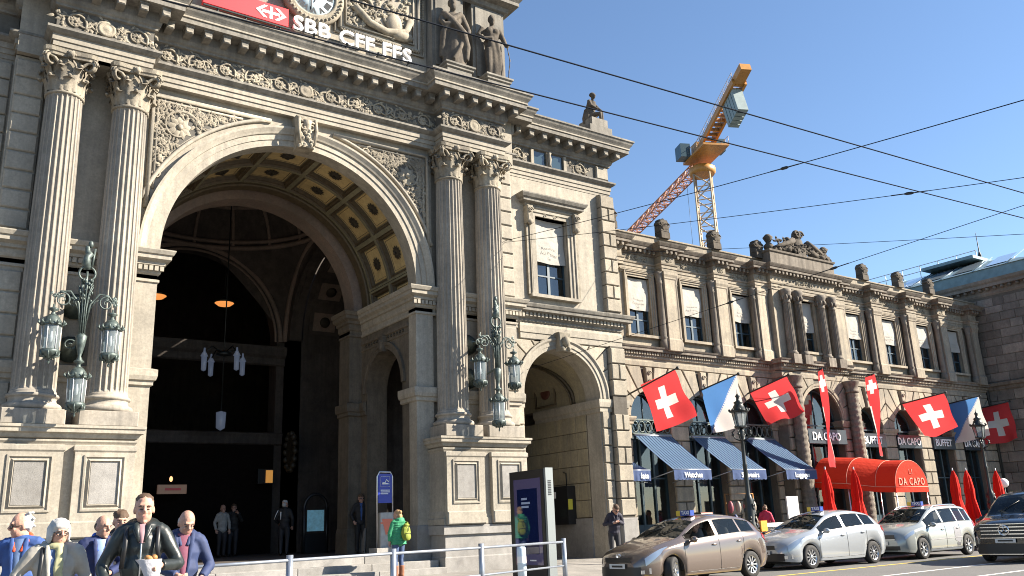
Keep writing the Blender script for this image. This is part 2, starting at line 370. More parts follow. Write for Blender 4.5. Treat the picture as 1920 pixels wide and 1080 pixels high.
def pavement():
    m = MB(); xs = [-30,-15,-8,-4,-1,1,2.5]+[3+.75*i for i in range(19)]+[17+1.0*i for i in range(36)]+[55,60,80]
    v = []; n = 14
    for x in xs:
        for j in range(n+1): y = kerb_y(x)+.16+(27-kerb_y(x)-.16)*j/n; v.append((x, y, gz(x, y)))
    m.add(v, [(i*(n+1)+j, (i+1)*(n+1)+j, (i+1)*(n+1)+j+1, i*(n+1)+j+1) for i in range(len(xs)-1) for j in range(n)], 0, True)
    m.build('pavement', M['paving'], kind='structure')
    kb = []
    for i, (a, b) in enumerate(zip(xs[2:-1], xs[3:])):
        k = max(1, round((b-a)/.95))
        for j in range(k):
            x0, x1 = a+(b-a)*j/k+.006, a+(b-a)*(j+1)/k-.006; y0, y1 = kerb_y(x0), kerb_y(x1)
            q = MB(); z = [.128, .128]
            q.add([(x0,y0,-.05),(x1,y1,-.05),(x1,y1,.165),(x0,y0,.165),(x0,y0+.03,.184),(x1,y1+.03,.184),(x1,y1+.17,.186),(x0,y0+.17,.186)], [(0,1,2,3),(3,2,5,4),(4,5,6,7)]); kb.append(q)
    root = bpy.data.objects.new('kerb', None); COL.objects.link(root); root['kind'] = 'structure'
    for q in kb: q.build('kerb_stone', M['granite'], root)
pavement()
st = bpy.data.objects.new('entrance_steps', None); COL.objects.link(st); st['kind'] = 'structure'
for i, (y, z) in enumerate(((21.35, .52), (21.8, .70), (22.25, .88))):
    k = 4
    for j in range(k):
        x0, x1 = 4.4+8.1*j/k, 4.4+8.1*(j+1)/k; m = MB(); m.slab([(x0+.004,.2),(x1-.004,.2),(x1-.004,z),(x0+.004,z)], y, y+.6, .012); m.build('step_slab', M['granite'], st)
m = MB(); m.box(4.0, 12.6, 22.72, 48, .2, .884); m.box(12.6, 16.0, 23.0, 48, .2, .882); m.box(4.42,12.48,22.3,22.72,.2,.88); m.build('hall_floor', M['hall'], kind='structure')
m = MB(); m.box(15.9, 20.2, 22.8, 27.6, .1, .40); m.build('passage_floor', M['paving'], kind='structure')
def strip(name, pts, w, mat):
    m = MB(); m.add([p for x, y in pts for p in ((x, y-w/2, .054), (x, y+w/2, .054))], [(2*i, 2*i+2, 2*i+3, 2*i+1) for i in range(len(pts)-1)]); return m.build(name, mat, kind='structure')
M['mwhite'] = plain('worn white marking', (.62,.61,.58), .8, var=.35, sc=9); M['myellow'] = plain('worn yellow marking', (.62,.44,.07), .8, var=.35, sc=9)
strip('white_lane_line', [(14,12.6),(45,13.4)], .13, M['mwhite']); strip('white_edge_line', [(10,10.6),(60,11.6)], .15, M['mwhite'])
strip('yellow_bay_line', [(14,15.1),(40,15.35)], .14, M['myellow'])
# ------------------------------------------------------------------ the great portal with its flanking bays
XC = 8.48; ZS = 8.6; R0 = 3.7
YW = 22.4; YB = 22.75; YE = 21.7; YR = 22.2
PATH_E = [(-5, YB), (1.12, YB), (1.12, YW), (1.85, YW), (1.85, YE), (4.12, YE), (4.12, YR), (12.84, YR), (12.84, YE), (15.13, YE), (15.13, YW), (15.85, YW), (15.85, YB), (20.6, YB), (20.6, 27)]
portal = thing('station_portal', 'monumental sandstone station front with a huge coffered archway between paired fluted columns', 'building', (XC, YW, .36))
def part(m, name, mat, **kw): return m.build(name, mat, portal, **kw)
# --- masses
m = MB()
arch_wall(4.2, 12.76, .3, 13.2, YW, 22.86, XC, R0, ZS, 48, mb=m)
m.box(1.12, 4.2, 22.55, 23.3, .3, 13.2); m.box(12.76, 15.85, 22.55, 22.9, .3, 13.2)
m.box(1.12, 1.8, YW, 22.55, .3, 13.2); m.box(15.25, 15.85, YW, 22.55, .3, 13.2)
m.box(1.86, 4.11, YE+.01, 22.6, 13.18, 15.34); m.box(12.85, 15.12, YE+.01, 22.6, 13.18, 15.34)
m.box(1.12, 15.85, YR+.02, 26, 13.2, 15.34); m.box(-5, 1.12, YB+.02, 26, .3, 15.34)
part(m, 'wall', M['smooth'])
# --- entablature
A = MB(); A.mould([(-.2,13.18),(0,13.18),(0,13.31),(.03,13.31),(.03,13.45),(.06,13.45),(.06,13.6)], PATH_E); part(A, 'architrave', M['smooth'])
A = MB(); A.mould([(.06,13.6),(.12,13.63),(.2,13.7),(.2,13.76),(0,13.765)], PATH_E); part(A, 'taenia_moulding', M['corn'])
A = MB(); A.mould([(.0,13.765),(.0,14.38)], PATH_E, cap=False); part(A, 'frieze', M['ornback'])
A = MB(); A.mould([(0,14.38),(.07,14.4),(.07,14.46),(.12,14.5),(.15,14.6),(.15,14.87),(.6,14.87),(.6,15.04)], PATH_E); part(A, 'corona', M['corn'])
A = MB(); A.mould([(.6,15.02),(.635,15.02),(.635,15.07)], PATH_E); part(A, 'drip_fillet', M['smooth'])
A = MB(); A.mould([(.62,15.07),(.65,15.12),(.71,15.2),(.75,15.29),(.78,15.3),(.78,15.36),(0,15.38)], PATH_E); part(A, 'cyma_moulding', M['corn'])
# modillions: one mesh, instanced
md = MB(); md.slab([(-.1,0),(.1,0),(.1,.23),(-.1,.23)], -.36, 0, .012); md.box(-.075, .075, -.375, -.36, .03, .08, 1); md.box(-.12, .12, -.38, 0, .19, .235)
md_me = md.mesh('modillion', [M['corn'], M['smooth']])
def modillions(x0, x1, y, n, par=portal):
    for i in range(n): put('modillion', md_me, par, (x0+(x1-x0)*(i+.5)/n, y-.15, 14.63))
modillions(4.25, 12.72, YR, 17); modillions(1.3, 4.55, YE, 6); modillions(12.45, 15.6, YE, 6); modillions(15.9, 21.0, YB, 9); modillions(-2.6, 1.0, YB, 6)
# --- carved friezes: spiral scrolls, each a piece of its own
def spiral(m, cx, cz, R, a0, turns, r0, sgn=1, n=26, y=0, mi=0):
    m.tube([(cx+sgn*cos(a0+turns*2*pi*i/n)*R*(1-.86*i/n), y-.015, cz+sin(a0+turns*2*pi*i/n)*R*(1-.86*i/n)) for i in range(n+1)], [r0*(1-.5*i/n) for i in range(n+1)], 5, mi)
def rosette(m, cx, cz, R, n=7, y=0, mi=0, th=.06):
    for k in range(n): m.leaf((cx, cz), R, R*.33, 2*pi*k/n+.2, th, mi, y)
    m.ell((cx, y-th*.7, cz), (R*.25, th*.7, R*.25), None, 7, 4, mi)
def scroll_mesh(w, h, sgn, seed):
    rnd = random.Random(seed); m = MB(); R = h*.48
    m.tube([(w*(-.5+i/10), -.012, .2*h*sin(2*pi*i/10)*sgn) for i in range(11)], .03, 5)
    spiral(m, 0, 0, R, -.6, 1.35, .036, sgn); rosette(m, 0, 0, R*.62, 7, -.01)
    for k in range(15):
        a = rnd.uniform(0, 2*pi); q = R*rnd.uniform(.9, 1.12)
        m.leaf((sgn*cos(a)*q, max(-h*.44, min(h*.44, sin(a)*q))), rnd.uniform(.1,.2), .035, a+rnd.choice((1.2,-1.2)), .05)
    for k in range(18):
        m.leaf((rnd.choice((-1,1))*w*.5+rnd.uniform(-.1,.1), rnd.uniform(-.45,.45)*h), rnd.uniform(.1,.19), .04, rnd.uniform(0,6.3), .05)
    return m.mesh('scroll_relief', M['orn'])
SC = [scroll_mesh(.78, .56, s, i) for i, s in enumerate((1,-1,1,-1))]
def scrolls(x0, x1, y, z, n, par=portal, sc=1):
    for i in range(n): put('scroll_relief', SC[i % 4], par, (x0+(x1-x0)*(i+.5)/n, y, z), scale=(sc,1,sc))
scrolls(4.2, 12.78, YR-.002, 14.07, 11); scrolls(1.9, 4.08, YE-.002, 14.07, 3); scrolls(12.9, 15.08, YE-.002, 14.07, 3)
for xx, yy in ((8.48, YR), (2.98, YE), (14.0, YE)):
    q = MB(); q.lathe([(.21,0),(.22,.05),(.17,.08),(.15,.06),(.08,.09),(0,.1)], (xx, yy, 14.07), 16, M=Matrix.Rotation(pi/2, 4, 'X')); part(q, 'shield_boss', M['orn'])
# --- pedestals under the columns
def pedestal(x0, x1):
    m = MB(); p = [(x0, 22.5), (x0, 21.55), (x1, 21.55), (x1, 22.5)]
    m.mould([(.03,.3),(.03,.74),(0,.77),(0,1.34)], p); m.mould([(0,1.34),(.08,1.36),(.08,1.6),(.02,1.62)], p)
    m.box(x0+.02, x1-.02, 21.57, 22.5, .35, 1.62); part(m, 'pedestal_base', M['granite'])
    m = MB(); m.mould([(.06,1.62),(.06,1.78),(.035,1.8),(.03,1.88),(-.0,1.98),(-.0,3.62),(.02,3.66),(.05,3.7),(.05,3.74)], p); m.box(x0+.01, x1-.01, 21.56, 22.5, 1.6, 4.0)
    m.mould([(-.02,3.74),(.06,3.78),(.1,3.86),(.17,3.89),(.17,3.97),(.2,3.99),(.2,4.05),(-.3,4.07)], p); m.box(x0, x1, 21.6, 22.5, 4.0, 4.06); part(m, 'pedestal_block', M['smooth'])
    for a, b in ((x0, x0+1.26), (x1-1.24, x1)):
        d = MB(); d.box(a, b, 21.4, 21.56, 1.98, 3.62); d.mould([(0,3.46),(.03,3.5),(.03,3.6),(0,3.62)], [(a,21.5),(a,21.4),(b,21.4),(b,21.5)])
        d.slab([(a,1.62),(b,1.62),(b,1.98),(a,1.98)], 21.37, 21.56, .03)
        part(d, 'pedestal_dado', M['smooth'])
        f = MB(); xa, xb, za, zb = a+.24, b-.24, 2.24, 3.34
        for (q, r) in (((xa,za),(xb,za)), ((xb,za),(xb,zb)), ((xb,zb),(xa,zb)), ((xa,zb),(xa,za))):
            dx, dz = r[0]-q[0], r[1]-q[1]; L = hypot(dx, dz); nx, nz = -dz/L, dx/L; ex, ez = dx/L, dz/L
            pr = [(-.06,0),(-.055,.03),(-.015,.035),(0,-.0),(.02,-.01),(.07,.045),(.085,.0)]
            v = []
            for (pp, s) in ((q, 1), (r, -1)):
                for o, h in pr: v.append((pp[0]+nx*o+ex*o*s, 21.4-h-.001, pp[1]+nz*o+ez*o*s))
            k = len(pr); f.add(v, [(j, j+1, k+j+1, k+j) for j in range(k-1)])
        part(f, 'panel_moulding', M['smooth'])
        g = MB(); g.box(xa+.1, xb-.1, 21.392, 21.41, za+.1, zb-.1); part(g, 'panel', M['granite'])
pedestal(1.63, 4.36); pedestal(12.57, 15.33)
# --- fluted Corinthian columns
def shaft_mesh():
    m = MB(); Z = [4.86, 4.93, 6.2, 7.6, 9.0, 10.4, 11.5, 12.02, 12.1]; H = 12.1-4.86; NF = 24
    fr = [(0,0),(.14,0),(.26,.7),(.57,1),(.88,.7)]; v = []
    for z in Z:
        t = (z-4.86)/H; r = .465-.055*t**1.6; d = .042 if 4.9 < z < 12.05 else 0
        for k in range(NF):
            for a, q in fr:
                th = 2*pi*(k+a)/NF; rr = r-q*d; v.append((rr*cos(th), rr*sin(th), z-4.06))
    n = NF*len(fr); m.add(v, [(j*n+i, j*n+(i+1) % n, (j+1)*n+(i+1) % n, (j+1)*n+i) for j in range(len(Z)-1) for i in range(n)])
    return m.mesh('shaft', M['column'])
def base_mesh():
    m = MB(); m.slab([(-.63,0),(.63,0),(.63,.34),(-.63,.34)], -.63, .63, .015, back=True)
    m.lathe([(.6,.34)]+[(.53+.08*cos(a), .42+.08*sin(a)) for a in [(-.5+.125*i)*pi for i in range(9)]]+[(.53,.51),(.5,.53),(.485,.58),(.5,.62)]+[(.5+.045*cos(a), .67+.045*sin(a)) for a in [(-.5+.2*i)*pi for i in range(6)]]+[(.485,.72),(.485,.76),(.465,.8)], n=40)
    return m.mesh('column_base', M['column'])
def capital_mesh():
    m = MB(); m.lathe([(.41,-.02),(.45,.0),(.45,.04),(.42,.06),(.40,.1),(.40,.5),(.43,.75),(.5,.93)], n=24)
    def acanthus(a, z0, h, w, r0, out):
        ca, sa = cos(a), sin(a)
        def F(u, t):
            ww = w*(.75+.5*sin(pi*min(1,t*1.1))*(1-.5*t))*(u-.5)*(1+.18*sin(t*26)); rr = r0+.03+out*t**3.0; z = z0+h*(t if t < .86 else .86+.0*t-.9*(t-.86))
            rr += -.09*abs(u-.5)+(.02 if abs(u-.5) < .1 else 0)
            return (rr*ca-ww*sa, rr*sa+ww*ca, z)
        m.grid(F, 4, 9); 
        tip = r0+.03+out*.9; m.ell((tip*ca, tip*sa, z0+h*.84), (.05,.05,.04), None, 6, 4)
    for k in range(8): acanthus(2*pi*k/8, .06, .42, .27, .40, .17)
    for k in range(8): acanthus(2*pi*(k+.5)/8, .08, .76, .25, .40, .2)
    for k in range(4):
        a = pi/4+k*pi/2; d = Vector((cos(a), sin(a), 0)); 
        for s in (-1, 1):
            q = Vector((-sin(a), cos(a), 0))*s
            P = [d*(.42+.0)+q*.2+Vector((0,0,.55)), d*.48+q*.15+Vector((0,0,.72)), d*.6+q*.08+Vector((0,0,.86))]
            c = d*.66+q*.03+Vector((0,0,.80))
            P += [c+d*cos(t)*.11*(1-t/9)+Vector((0,0,1))*sin(t)*.11*(1-t/9) for t in [1.2-.62*i for i in range(13)]]
            m.tube(P, [.045]*3+[.04-.0015*i for i in range(13)], 5)
        b = k*pi/2; e = Vector((cos(b), sin(b), 0)); qq = Vector((-sin(b), cos(b), 0))
        for s in (-1, 1):
            m.tube([e*.44+qq*s*.16+Vector((0,0,.62)), e*.5+qq*s*.1+Vector((0,0,.78)), e*.52+qq*s*.04+Vector((0,0,.84)), e*.53+qq*s*.07+Vector((0,0,.79))], .03, 5)
        m.ell(e*.56+Vector((0,0,.98)), (.09,.09,.09), None, 8, 5)
        for kk in range(5): m.ell(e*.57+qq*cos(kk*1.26)*.08+Vector((0,0,.98+sin(kk*1.26)*.08)), .04, None, 5, 3)
    n = 40; v = []
    for z, s in ((.9,.93),(.96,.95),(.98,1.0),(1.08,1.03)):
        for i in range(n):
            a = 2*pi*i/n; t = ((a+pi/4) % (pi/2))/(pi/2)*2-1
            rr = (.56+.30*abs(t)**2.2)*s; rr = min(rr, .80*s); v.append((rr*cos(a), rr*sin(a), z))
    m.add(v, [(j*n+i, j*n+(i+1) % n, (j+1)*n+(i+1) % n, (j+1)*n+i) for j in range(3) for i in range(n)]+[tuple(range(n))[::-1], tuple(3*n+i for i in range(n))])
    return m.mesh('capital', M['orn'])
SH, BA, CA = shaft_mesh(), base_mesh(), capital_mesh()
for x, l in ((2.24, None), (3.76, None), (13.24, None), (14.7, None)):
    s = put('column', SH, portal, (x, 22.1, 4.06)); put('column_base', BA, s, (x, 22.1, 4.06)); put('capital', CA, s, (x, 22.1, 12.1))
for o in [o for o in bpy.data.objects if o.name.startswith(('column_base','capital'))]: o.location = (0, 0, 0 if o.name.startswith('column') else 8.04); o.matrix_parent_inverse = Matrix()
# --- archivolt, keystone, spandrels
m = MB(); arch_ring(m, XC, ZS, YW, [(3.7,-.05),(3.7,.05),(3.88,.05),(3.88,.08),(4.04,.08),(4.05,.12),(4.1,.14),(4.2,.2),(4.26,.2),(4.26,0)], 64); part(m, 'archivolt', M['smooth'])
m = MB(); m.slab([(XC-.24,12.22),(XC+.24,12.22),(XC+.32,13.17),(XC-.32,13.17)], 22.02, 22.5, .03)
m.tube([(XC+sx*.2, 21.98+.05*k, 13.05-.13*k) for sx in (0,) for k in range(6)], .13, 8)
for sx in (-1, 1):
    spiral(m, XC+sx*.12, 12.85, .15, 1, 1.5, .04, sx, y=22.0); m.tube([(XC+sx*.25, 22.0, 13.1), (XC+sx*.27, 21.94, 12.7), (XC+sx*.2, 22.0, 12.3)], .05, 6)
for k in range(22): m.leaf((XC+random.uniform(-.2,.2), random.uniform(12.25,13.0)), .17, .05, random.uniform(-2.4,-.8), .08, 0, 22.0)
part(m, 'keystone', M['orn'])
def spandrel(sg):
    X = lambda d: XC+sg*d
    g = MB(); g.box(*sorted((X(.9), X(4.1))), YW-.004, YW+.02, 9.9, 12.86); 
    m = MB()
    for pts in ([(X(4.12), 22.36, 9.75), (X(4.12), 22.36, 12.95), (X(.95), 22.36, 12.95)],): m.tube(pts, .075, 6); m.tube([(pts[0][0]-sg*.13,22.38,10.3),(pts[1][0]-sg*.13,22.38,12.82),(X(1.75),22.38,12.82)], .04, 6)
    m.tube([(X(4.47*cos(a)), 22.36, ZS+4.47*sin(a)) for a in [radians(18+58.5*i/20) for i in range(21)]], .06, 6)
    part(m, 'spandrel_frame', M['smooth'])
    m = MB(); c = (X(3.42), 12.15); rosette(m, c[0], c[1], .36, 9, 22.39, th=.09); spiral(m, c[0], c[1], .55, .3, 1.2, .05, -sg, y=22.39)
    rnd = random.Random(5); n = 0
    while n < 330:
        d, z = rnd.uniform(.9, 4.0), rnd.uniform(9.9, 12.78)
        if hypot(d, z-ZS) < 4.6 or hypot(X(d)-c[0], z-c[1]) < .42: continue
        m.leaf((X(d), z), rnd.uniform(.1,.26), rnd.uniform(.03,.055), rnd.uniform(0,6.28), .07, 0, 22.39); n += 1
    for q in ((2.6,12.55,.2),(2.0,12.66,.13),(3.85,11.3,.18),(3.92,10.7,.12)): spiral(m, X(q[0]), q[1], q[2], 0, 1.4, .03, sg, y=22.39)
    part(m, 'spandrel_relief', M['orn'])
    g = MB(); rr = [(X(4.0),12.8),(X(1.84),12.8)]+[(X(4.56*cos(a)),ZS+4.56*sin(a)) for a in [radians(66.5-37*i/10) for i in range(11)]]
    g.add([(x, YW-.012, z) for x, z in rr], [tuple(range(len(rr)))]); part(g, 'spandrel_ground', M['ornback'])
spandrel(-1); spandrel(1)
# --- imposts and string courses
IMP = [(0,7.78),(.04,7.8),(.04,7.86),(0,7.88),(0,7.98),(.05,8.02),(.07,8.08),(.07,8.2),(.14,8.22),(.14,8.3),(.26,8.36),(.26,8.46),(.3,8.48),(.34,8.57),(.34,8.6),(0,8.62)]
LOW = [(0,5.15),(.06,5.18),(.06,5.28),(.11,5.3),(.14,5.4),(.14,5.56),(.02,5.6)]
PL = [(-5, YB), (1.12, YB), (1.12, YW), (1.8, YW), (1.8, 22.55), (4.1, 22.55), (4.1, YW), (4.78, YW), (4.78, 26.3)]
PR = [(12.18, 26.3), (12.18, YW), (12.86, YW), (12.86, 22.55), (15.25, 22.55), (15.25, YW), (15.85, YW), (15.85, YB), (16.3, YB)]
for P in (PL, PR):
    m = MB(); m.mould(IMP, P); part(m, 'impost_moulding', M['smooth'])
    m = MB(); m.mould(LOW, P if P is PL else [(12.18, 23.33)]+P[1:7]+[(15.85, YB)])
    part(m, 'lower_band', M['smooth'])
    if P is PR: m = MB(); m.mould(LOW, [(12.18, 26.25), (12.18, 25.77)]); part(m, 'lower_band', M['jamb'])
    m = MB(); PF = [(.05,.34),(.05,1.5),(.02,1.62),(0,1.64)]; m.mould(PF, P if P is PL else [(12.18, 23.33)]+P[1:8])
    part(m, 'plinth', M['granite'])
    if P is PR: m = MB(); m.mould(PF, [(12.18, 26.25), (12.18, 25.77)]); part(m, 'plinth', M['granite'])
m = MB(); m.mould([(0,8.02),(.06,8.06),(.06,8.14),(.1,8.16),(.16,8.22),(.16,8.32),(.34,8.36),(.34,8.46),(.38,8.48),(.42,8.57),(.42,8.6),(0,8.64)], [(16.25,22.9),(16.25,YB-.02),(20.62,YB-.02),(20.62,25.1)]); part(m, 'bay_cornice', M['corn'])
m = MB(); m.mould([(0,7.45),(.03,7.48),(.03,7.66),(.06,7.68),(.06,7.9),(0,8.02)], [(16.25,22.9),(16.25,YB-.02),(20.62,YB-.02),(20.62,25.1)]); part(m, 'bay_architrave', M['smooth'])
d = MB()
def dentils(d, x0, x1, y, z0, z1, pitch=.16, w=.09, out=.07):
    n = int((x1-x0)/pitch)
    for i in range(n): d.box(x0+i*pitch, x0+i*pitch+w, y-out, y, z0, z1)
dentils(d, 16.2, 20.75, YB-.16, 8.2, 8.34); dentils(d, 4.15, 4.95, YW-.07, 8.08, 8.2, .13); dentils(d, 12.05, 12.86, YW-.07, 8.08, 8.2, .13)
dentils(d, 1.9, 4.1, 22.48, 8.08, 8.2, .13); dentils(d, 12.9, 15.2, 22.48, 8.08, 8.2, .13); dentils(d, 15.25, 16.2, YW-.07, 8.08, 8.2, .13); dentils(d, -3, 1.1, YB-.07, 8.08, 8.2, .13)
part(d, 'dentil_row', M['smooth'], kind='stuff')
# --- rusticated strips, quoins and voussoirs: every block a piece
def block(poly, y, dep=.06, mat='rust', par=portal, bev=.025, name='stone_block'):
    m = MB(); m.slab(poly, y-dep, y+.03, bev); return m.build(name, M[mat], par)
def rect(x0, x1, z0, z1, g=.018): return [(x0+g, z0+g), (x1-g, z0+g), (x1-g, z1-g), (x0+g, z1-g)]
def courses(x0, x1, y, z0, z1, h=.5, split=True, **kw):
    n = max(1, round((z1-z0)/h)); h = (z1-z0)/n
    for i in range(n):
        a, b = z0+i*h, z0+(i+1)*h
        if split and i % 2: q = x0+(x1-x0)*.52; block(rect(x0, q, a, b), y, **kw); block(rect(q, x1, a, b), y, **kw)
        else: block(rect(x0, x1, a, b), y, **kw)
for x0, x1 in ((1.14, 1.8), (15.25, 15.85)):
    courses(x0, x1, YW, 8.7, 13.1, .5, False, mat='smooth', dep=.05, bev=.03); courses(x0, x1, YW, 1.7, 5.1, .6, False, mat='smooth', dep=.05); courses(x0, x1, YW, 5.62, 7.7, .52, False, mat='smooth', dep=.05)
courses(-3.0, 1.1, YB, 8.8, 13.1, .5, True, mat='smooth', dep=.04); courses(-3.0, 1.1, YB, 1.7, 7.7, .6, True, mat='smooth', dep=.04)
# --- the bay right of the columns
m = MB(); BXC, BR, BZS = 17.88, 1.6, 5.62
arch_wall(15.85, 20.56, .3, 8.2, YB+.03, 23.5, BXC, BR, BZS, 32, mb=m); part(m, 'bay_wall', M['smooth'])
m = MB(); WX0, WX1, WZ0, WZ1 = 17.02, 18.46, 9.02, 11.86
m.box(15.85, WX0, YB, 23.6, 8.2, 13.2); m.box(WX1, 20.56, YB, 23.6, 8.2, 13.2); m.box(WX0, WX1, YB, 23.6, 8.2, WZ0); m.box(WX0, WX1, YB, 23.6, WZ1, 13.2)
m.box(20.2, 20.56, 23.6, 27, .3, 15.34); m.box(16, 20.3, 23.4, 26, 13.0, 15.34); m.box(15.85, 20.56, 23.5, 27, 8.0, 8.2)
part(m, 'upper_bay_wall', M['smooth'])
courses(19.92, 20.6, YB, 8.72, 13.14, .47, True, dep=.24); 
q = MB(); q.box(19.95, 20.56, YB-.18, YB+.05, 8.66, 13.16); q.box(19.95, 20.56, YB-.18, YB+.05, .36, 7.48); part(q, 'quoin_core', M['rustgap'])
courses(19.92, 20.6, YB, 5.72, 7.42, .57, True, dep=.24); courses(19.92, 20.6, YB, 1.7, 5.1, .57, True, dep=.24)
block(rect(19.9, 20.62, .36, 1.66), YB, .28, 'granite')
m = MB(); arch_ring(m, BXC, BZS, YB, [(1.6,-.04),(1.6,.05),(1.72,.05),(1.72,.08),(1.84,.08),(1.9,.13),(1.96,.13),(1.96,0)], 40); part(m, 'bay_archivolt', M['smooth'])
def voussoirs(xc, zs, r, x0, x1, ztop, y, n=11, mat='rust', par=portal, dep=.06, keyw=.16, key=True):
    """fan of wedge blocks that step out to a rectangular field"""
    A = [pi*i/n for i in range(n+1)]
    def hit(a):
        c, s = cos(a), sin(a); t = []
        if s > 1e-6: t.append((ztop-zs)/s)
        if c > 1e-6: t.append((x1-xc)/c)
        if c < -1e-6: t.append((x0-xc)/c)
        k = min(t); return (xc+c*k, zs+s*k)
    for a, b in zip(A, A[1:]):
        if key and a < pi/2 < b and (b-pi/2 > .05 and pi/2-a > .05): continue
        ga, gb = a+.012/r*1.3, b-.012/r*1.3
        h0, h1 = hit(ga), hit(gb); poly = [(xc+r*cos(ga), zs+r*sin(ga)), h0]
        for cxn in ((x1, ztop), (x0, ztop)):
            ang = atan2(cxn[1]-zs, cxn[0]-xc)
            if ga < ang < gb: poly.append(cxn)
        poly += [h1, (xc+r*cos(gb), zs+r*sin(gb)), (xc+r*cos((ga+gb)/2), zs+r*sin((ga+gb)/2))]
        block(poly, y, dep, mat, par, .02, 'voussoir')
voussoirs(BXC, BZS, 1.98, 15.87, 19.9, 7.42, YB, 13)
for xa, xb in ((15.87, 16.26), (19.5, 19.9)): courses(xa, xb, YB, 1.7, 5.2, .57, False)
for xa, xb in ((15.85, 16.28), (19.48, 20.0)):
    q = MB(); q.mould([(0,5.15),(.05,5.18),(.05,5.3),(.1,5.34),(.13,5.5),(.13,5.6),(0,5.62)], [(xa if xa < 17 else 19.48, 26.5 if xa > 17 else YB+.1), (xa if xa < 17 else 19.48, YB), (xb if xb < 17 else 20.62, YB), (xb if xb < 17 else 20.62, 24)] if xa > 17 else [(15.85,YB),(16.28,YB)]); part(q, 'bay_impost', M['smooth'])
    q = MB(); q.box(xa+.02, xb-.02, YB-.1, YB+.03, .36, 1.66); part(q, 'bay_plinth', M['granite'])
m = MB(); m.slab([(BXC-.2,7.1),(BXC+.2,7.1),(BXC+.26,7.75),(BXC-.26,7.75)], YB-.3, YB, .03); rosette(m, BXC, 7.42, .2, 7, YB-.3, th=.12); m.ell((BXC, YB-.34, 7.42), (.14,.14,.19)); m.ell((BXC-.14,YB-.3,7.2),.08); m.ell((BXC+.14,YB-.3,7.2),.08); part(m, 'mask_keystone', M['orn'])
# window of the bay
def window(par, xc, z0, z1, hw, y, blind, mat='smooth', fw=.2, deep=.3, seed=0, name='window', ears=.1):
    f = MB(); prof = [(0,-.02),(0,.06),(fw*.45,.06),(fw*.5,.1),(fw*.9,.1),(fw,.14),(fw+.04,.14),(fw+.04,0)]
    pts = [(xc-hw, z0), (xc-hw, z1), (xc+hw, z1), (xc+hw, z0)]
    v = []
    for i, (sx, sz) in enumerate(((-1,0),(-1,1),(1,1),(1,0))):
        for o, h in prof: v.append((pts[i][0]+sx*o, y-h, pts[i][1]+sz*o))
    k = len(prof); f.add(v, [(i*k+j, i*k+j+1, (i+1)*k+j+1, (i+1)*k+j) for i in range(3) for j in range(k-1)])
    f.box(xc-hw-fw-ears, xc+hw+fw+ears, y-.2, y+.02, z0-.11, z0)
    w = f.build(name, M[mat], par)
    j = MB(); t = .055; yy = y+deep
    for a, b, c, d in ((xc-hw, xc+hw, z0, z0+t), (xc-hw, xc+hw, z1-t, z1), (xc-hw, xc-hw+t, z0+t, z1-t), (xc+hw-t, xc+hw, z0+t, z1-t), (xc-.05, xc+.05, z0+t, z1-t), (xc-hw+t, xc-.05, z0+(z1-z0)*.27, z0+(z1-z0)*.27+.05), (xc+.05, xc+hw-t, z0+(z1-z0)*.27, z0+(z1-z0)*.27+.05)):
        j.box(a, b, yy-.05, yy+.03, c, d)
    j.build('sash', M['frame'], w)
    zm = z0+(z1-z0)*.27
    for xa, xb in ((xc-hw+t, xc-.05), (xc+.05, xc+hw-t)):
        for za, zb_ in ((z0+t, zm), (zm+.05, z1-t)): g = MB(); q_ = random.Random(int(xa*97+za*31)).uniform(-.006,.006); g.add([(xa,yy-.012+q_,za),(xb,yy-.012-q_,za),(xb,yy-.012-q_,zb_),(xa,yy-.012+q_,zb_)], [(0,1,2,3)]); g.build('pane', M['glass'], w)
    rv = MB(); 
    for xa, xb in ((xc-hw, xc-hw-.01), (xc+hw, xc+hw+.01)): rv.box(min(xa,xb), max(xa,xb), y, y+.45, z0, z1)
    rv.box(xc-hw, xc+hw, y, y+.45, z1, z1+.01); rv.box(xc-hw, xc+hw, y, y+.45, z0-.01, z0); rv.build('reveal', M[mat], w)
    bk = MB(); bk.box(xc-hw-.02, xc+hw+.02, yy+.5, yy+.52, z0, z1); 
    bk.box(xc-hw*.55, xc-hw*.35, yy+.25, yy+.27, z0, z1); bk.build('room_back', M['frame'], w)
    if blind:
        rnd = random.Random(seed); a = rnd.uniform(.6, 1.6); zb = z1-(z1-z0)*blind; yb = yy-.13
        bl = MB(); bl.grid(lambda u, t: (xc-hw+.03+(2*hw-.06)*u, yb+.022*sin(9*u*a+7*t+seed)*(.3+t)+.03*sin(5*t+3*u*a)*(1-abs(2*u-1))-.03*t, z1-.03-(z1-.03-zb)*t-.02*sin(pi*u)*t), 14, 12)
        bl.build('blind', M['blind'], w)
        for s_, zz, sz in (('Restaurant', .66, .17), ('Au Premier', .78, .2), ('Cafe', .88, .12)):
            if sz: text('blind_script', s_, M['blindprint'], w, (xc+.03, yb-.075, z1-(z1-zb)*zz), (pi/2, 0, 0), sz*hw*1.25, 0)
    return w
bw = window(portal, 17.74, WZ0, WZ1, .7, YB, .56, fw=.26, seed=3)
m = MB(); hp = [(16.55,YB),(19.0,YB)]
m.mould([(0,12.14),(.1,12.16),(.14,12.24),(.3,12.28),(.3,12.36),(.36,12.4),(.42,12.5),(.42,12.54),(0,12.58)], [(16.72,22.9),(16.72,YB),(18.76,YB),(18.76,22.9)])
part(m, 'window_hood', M['corn'])
m = MB()
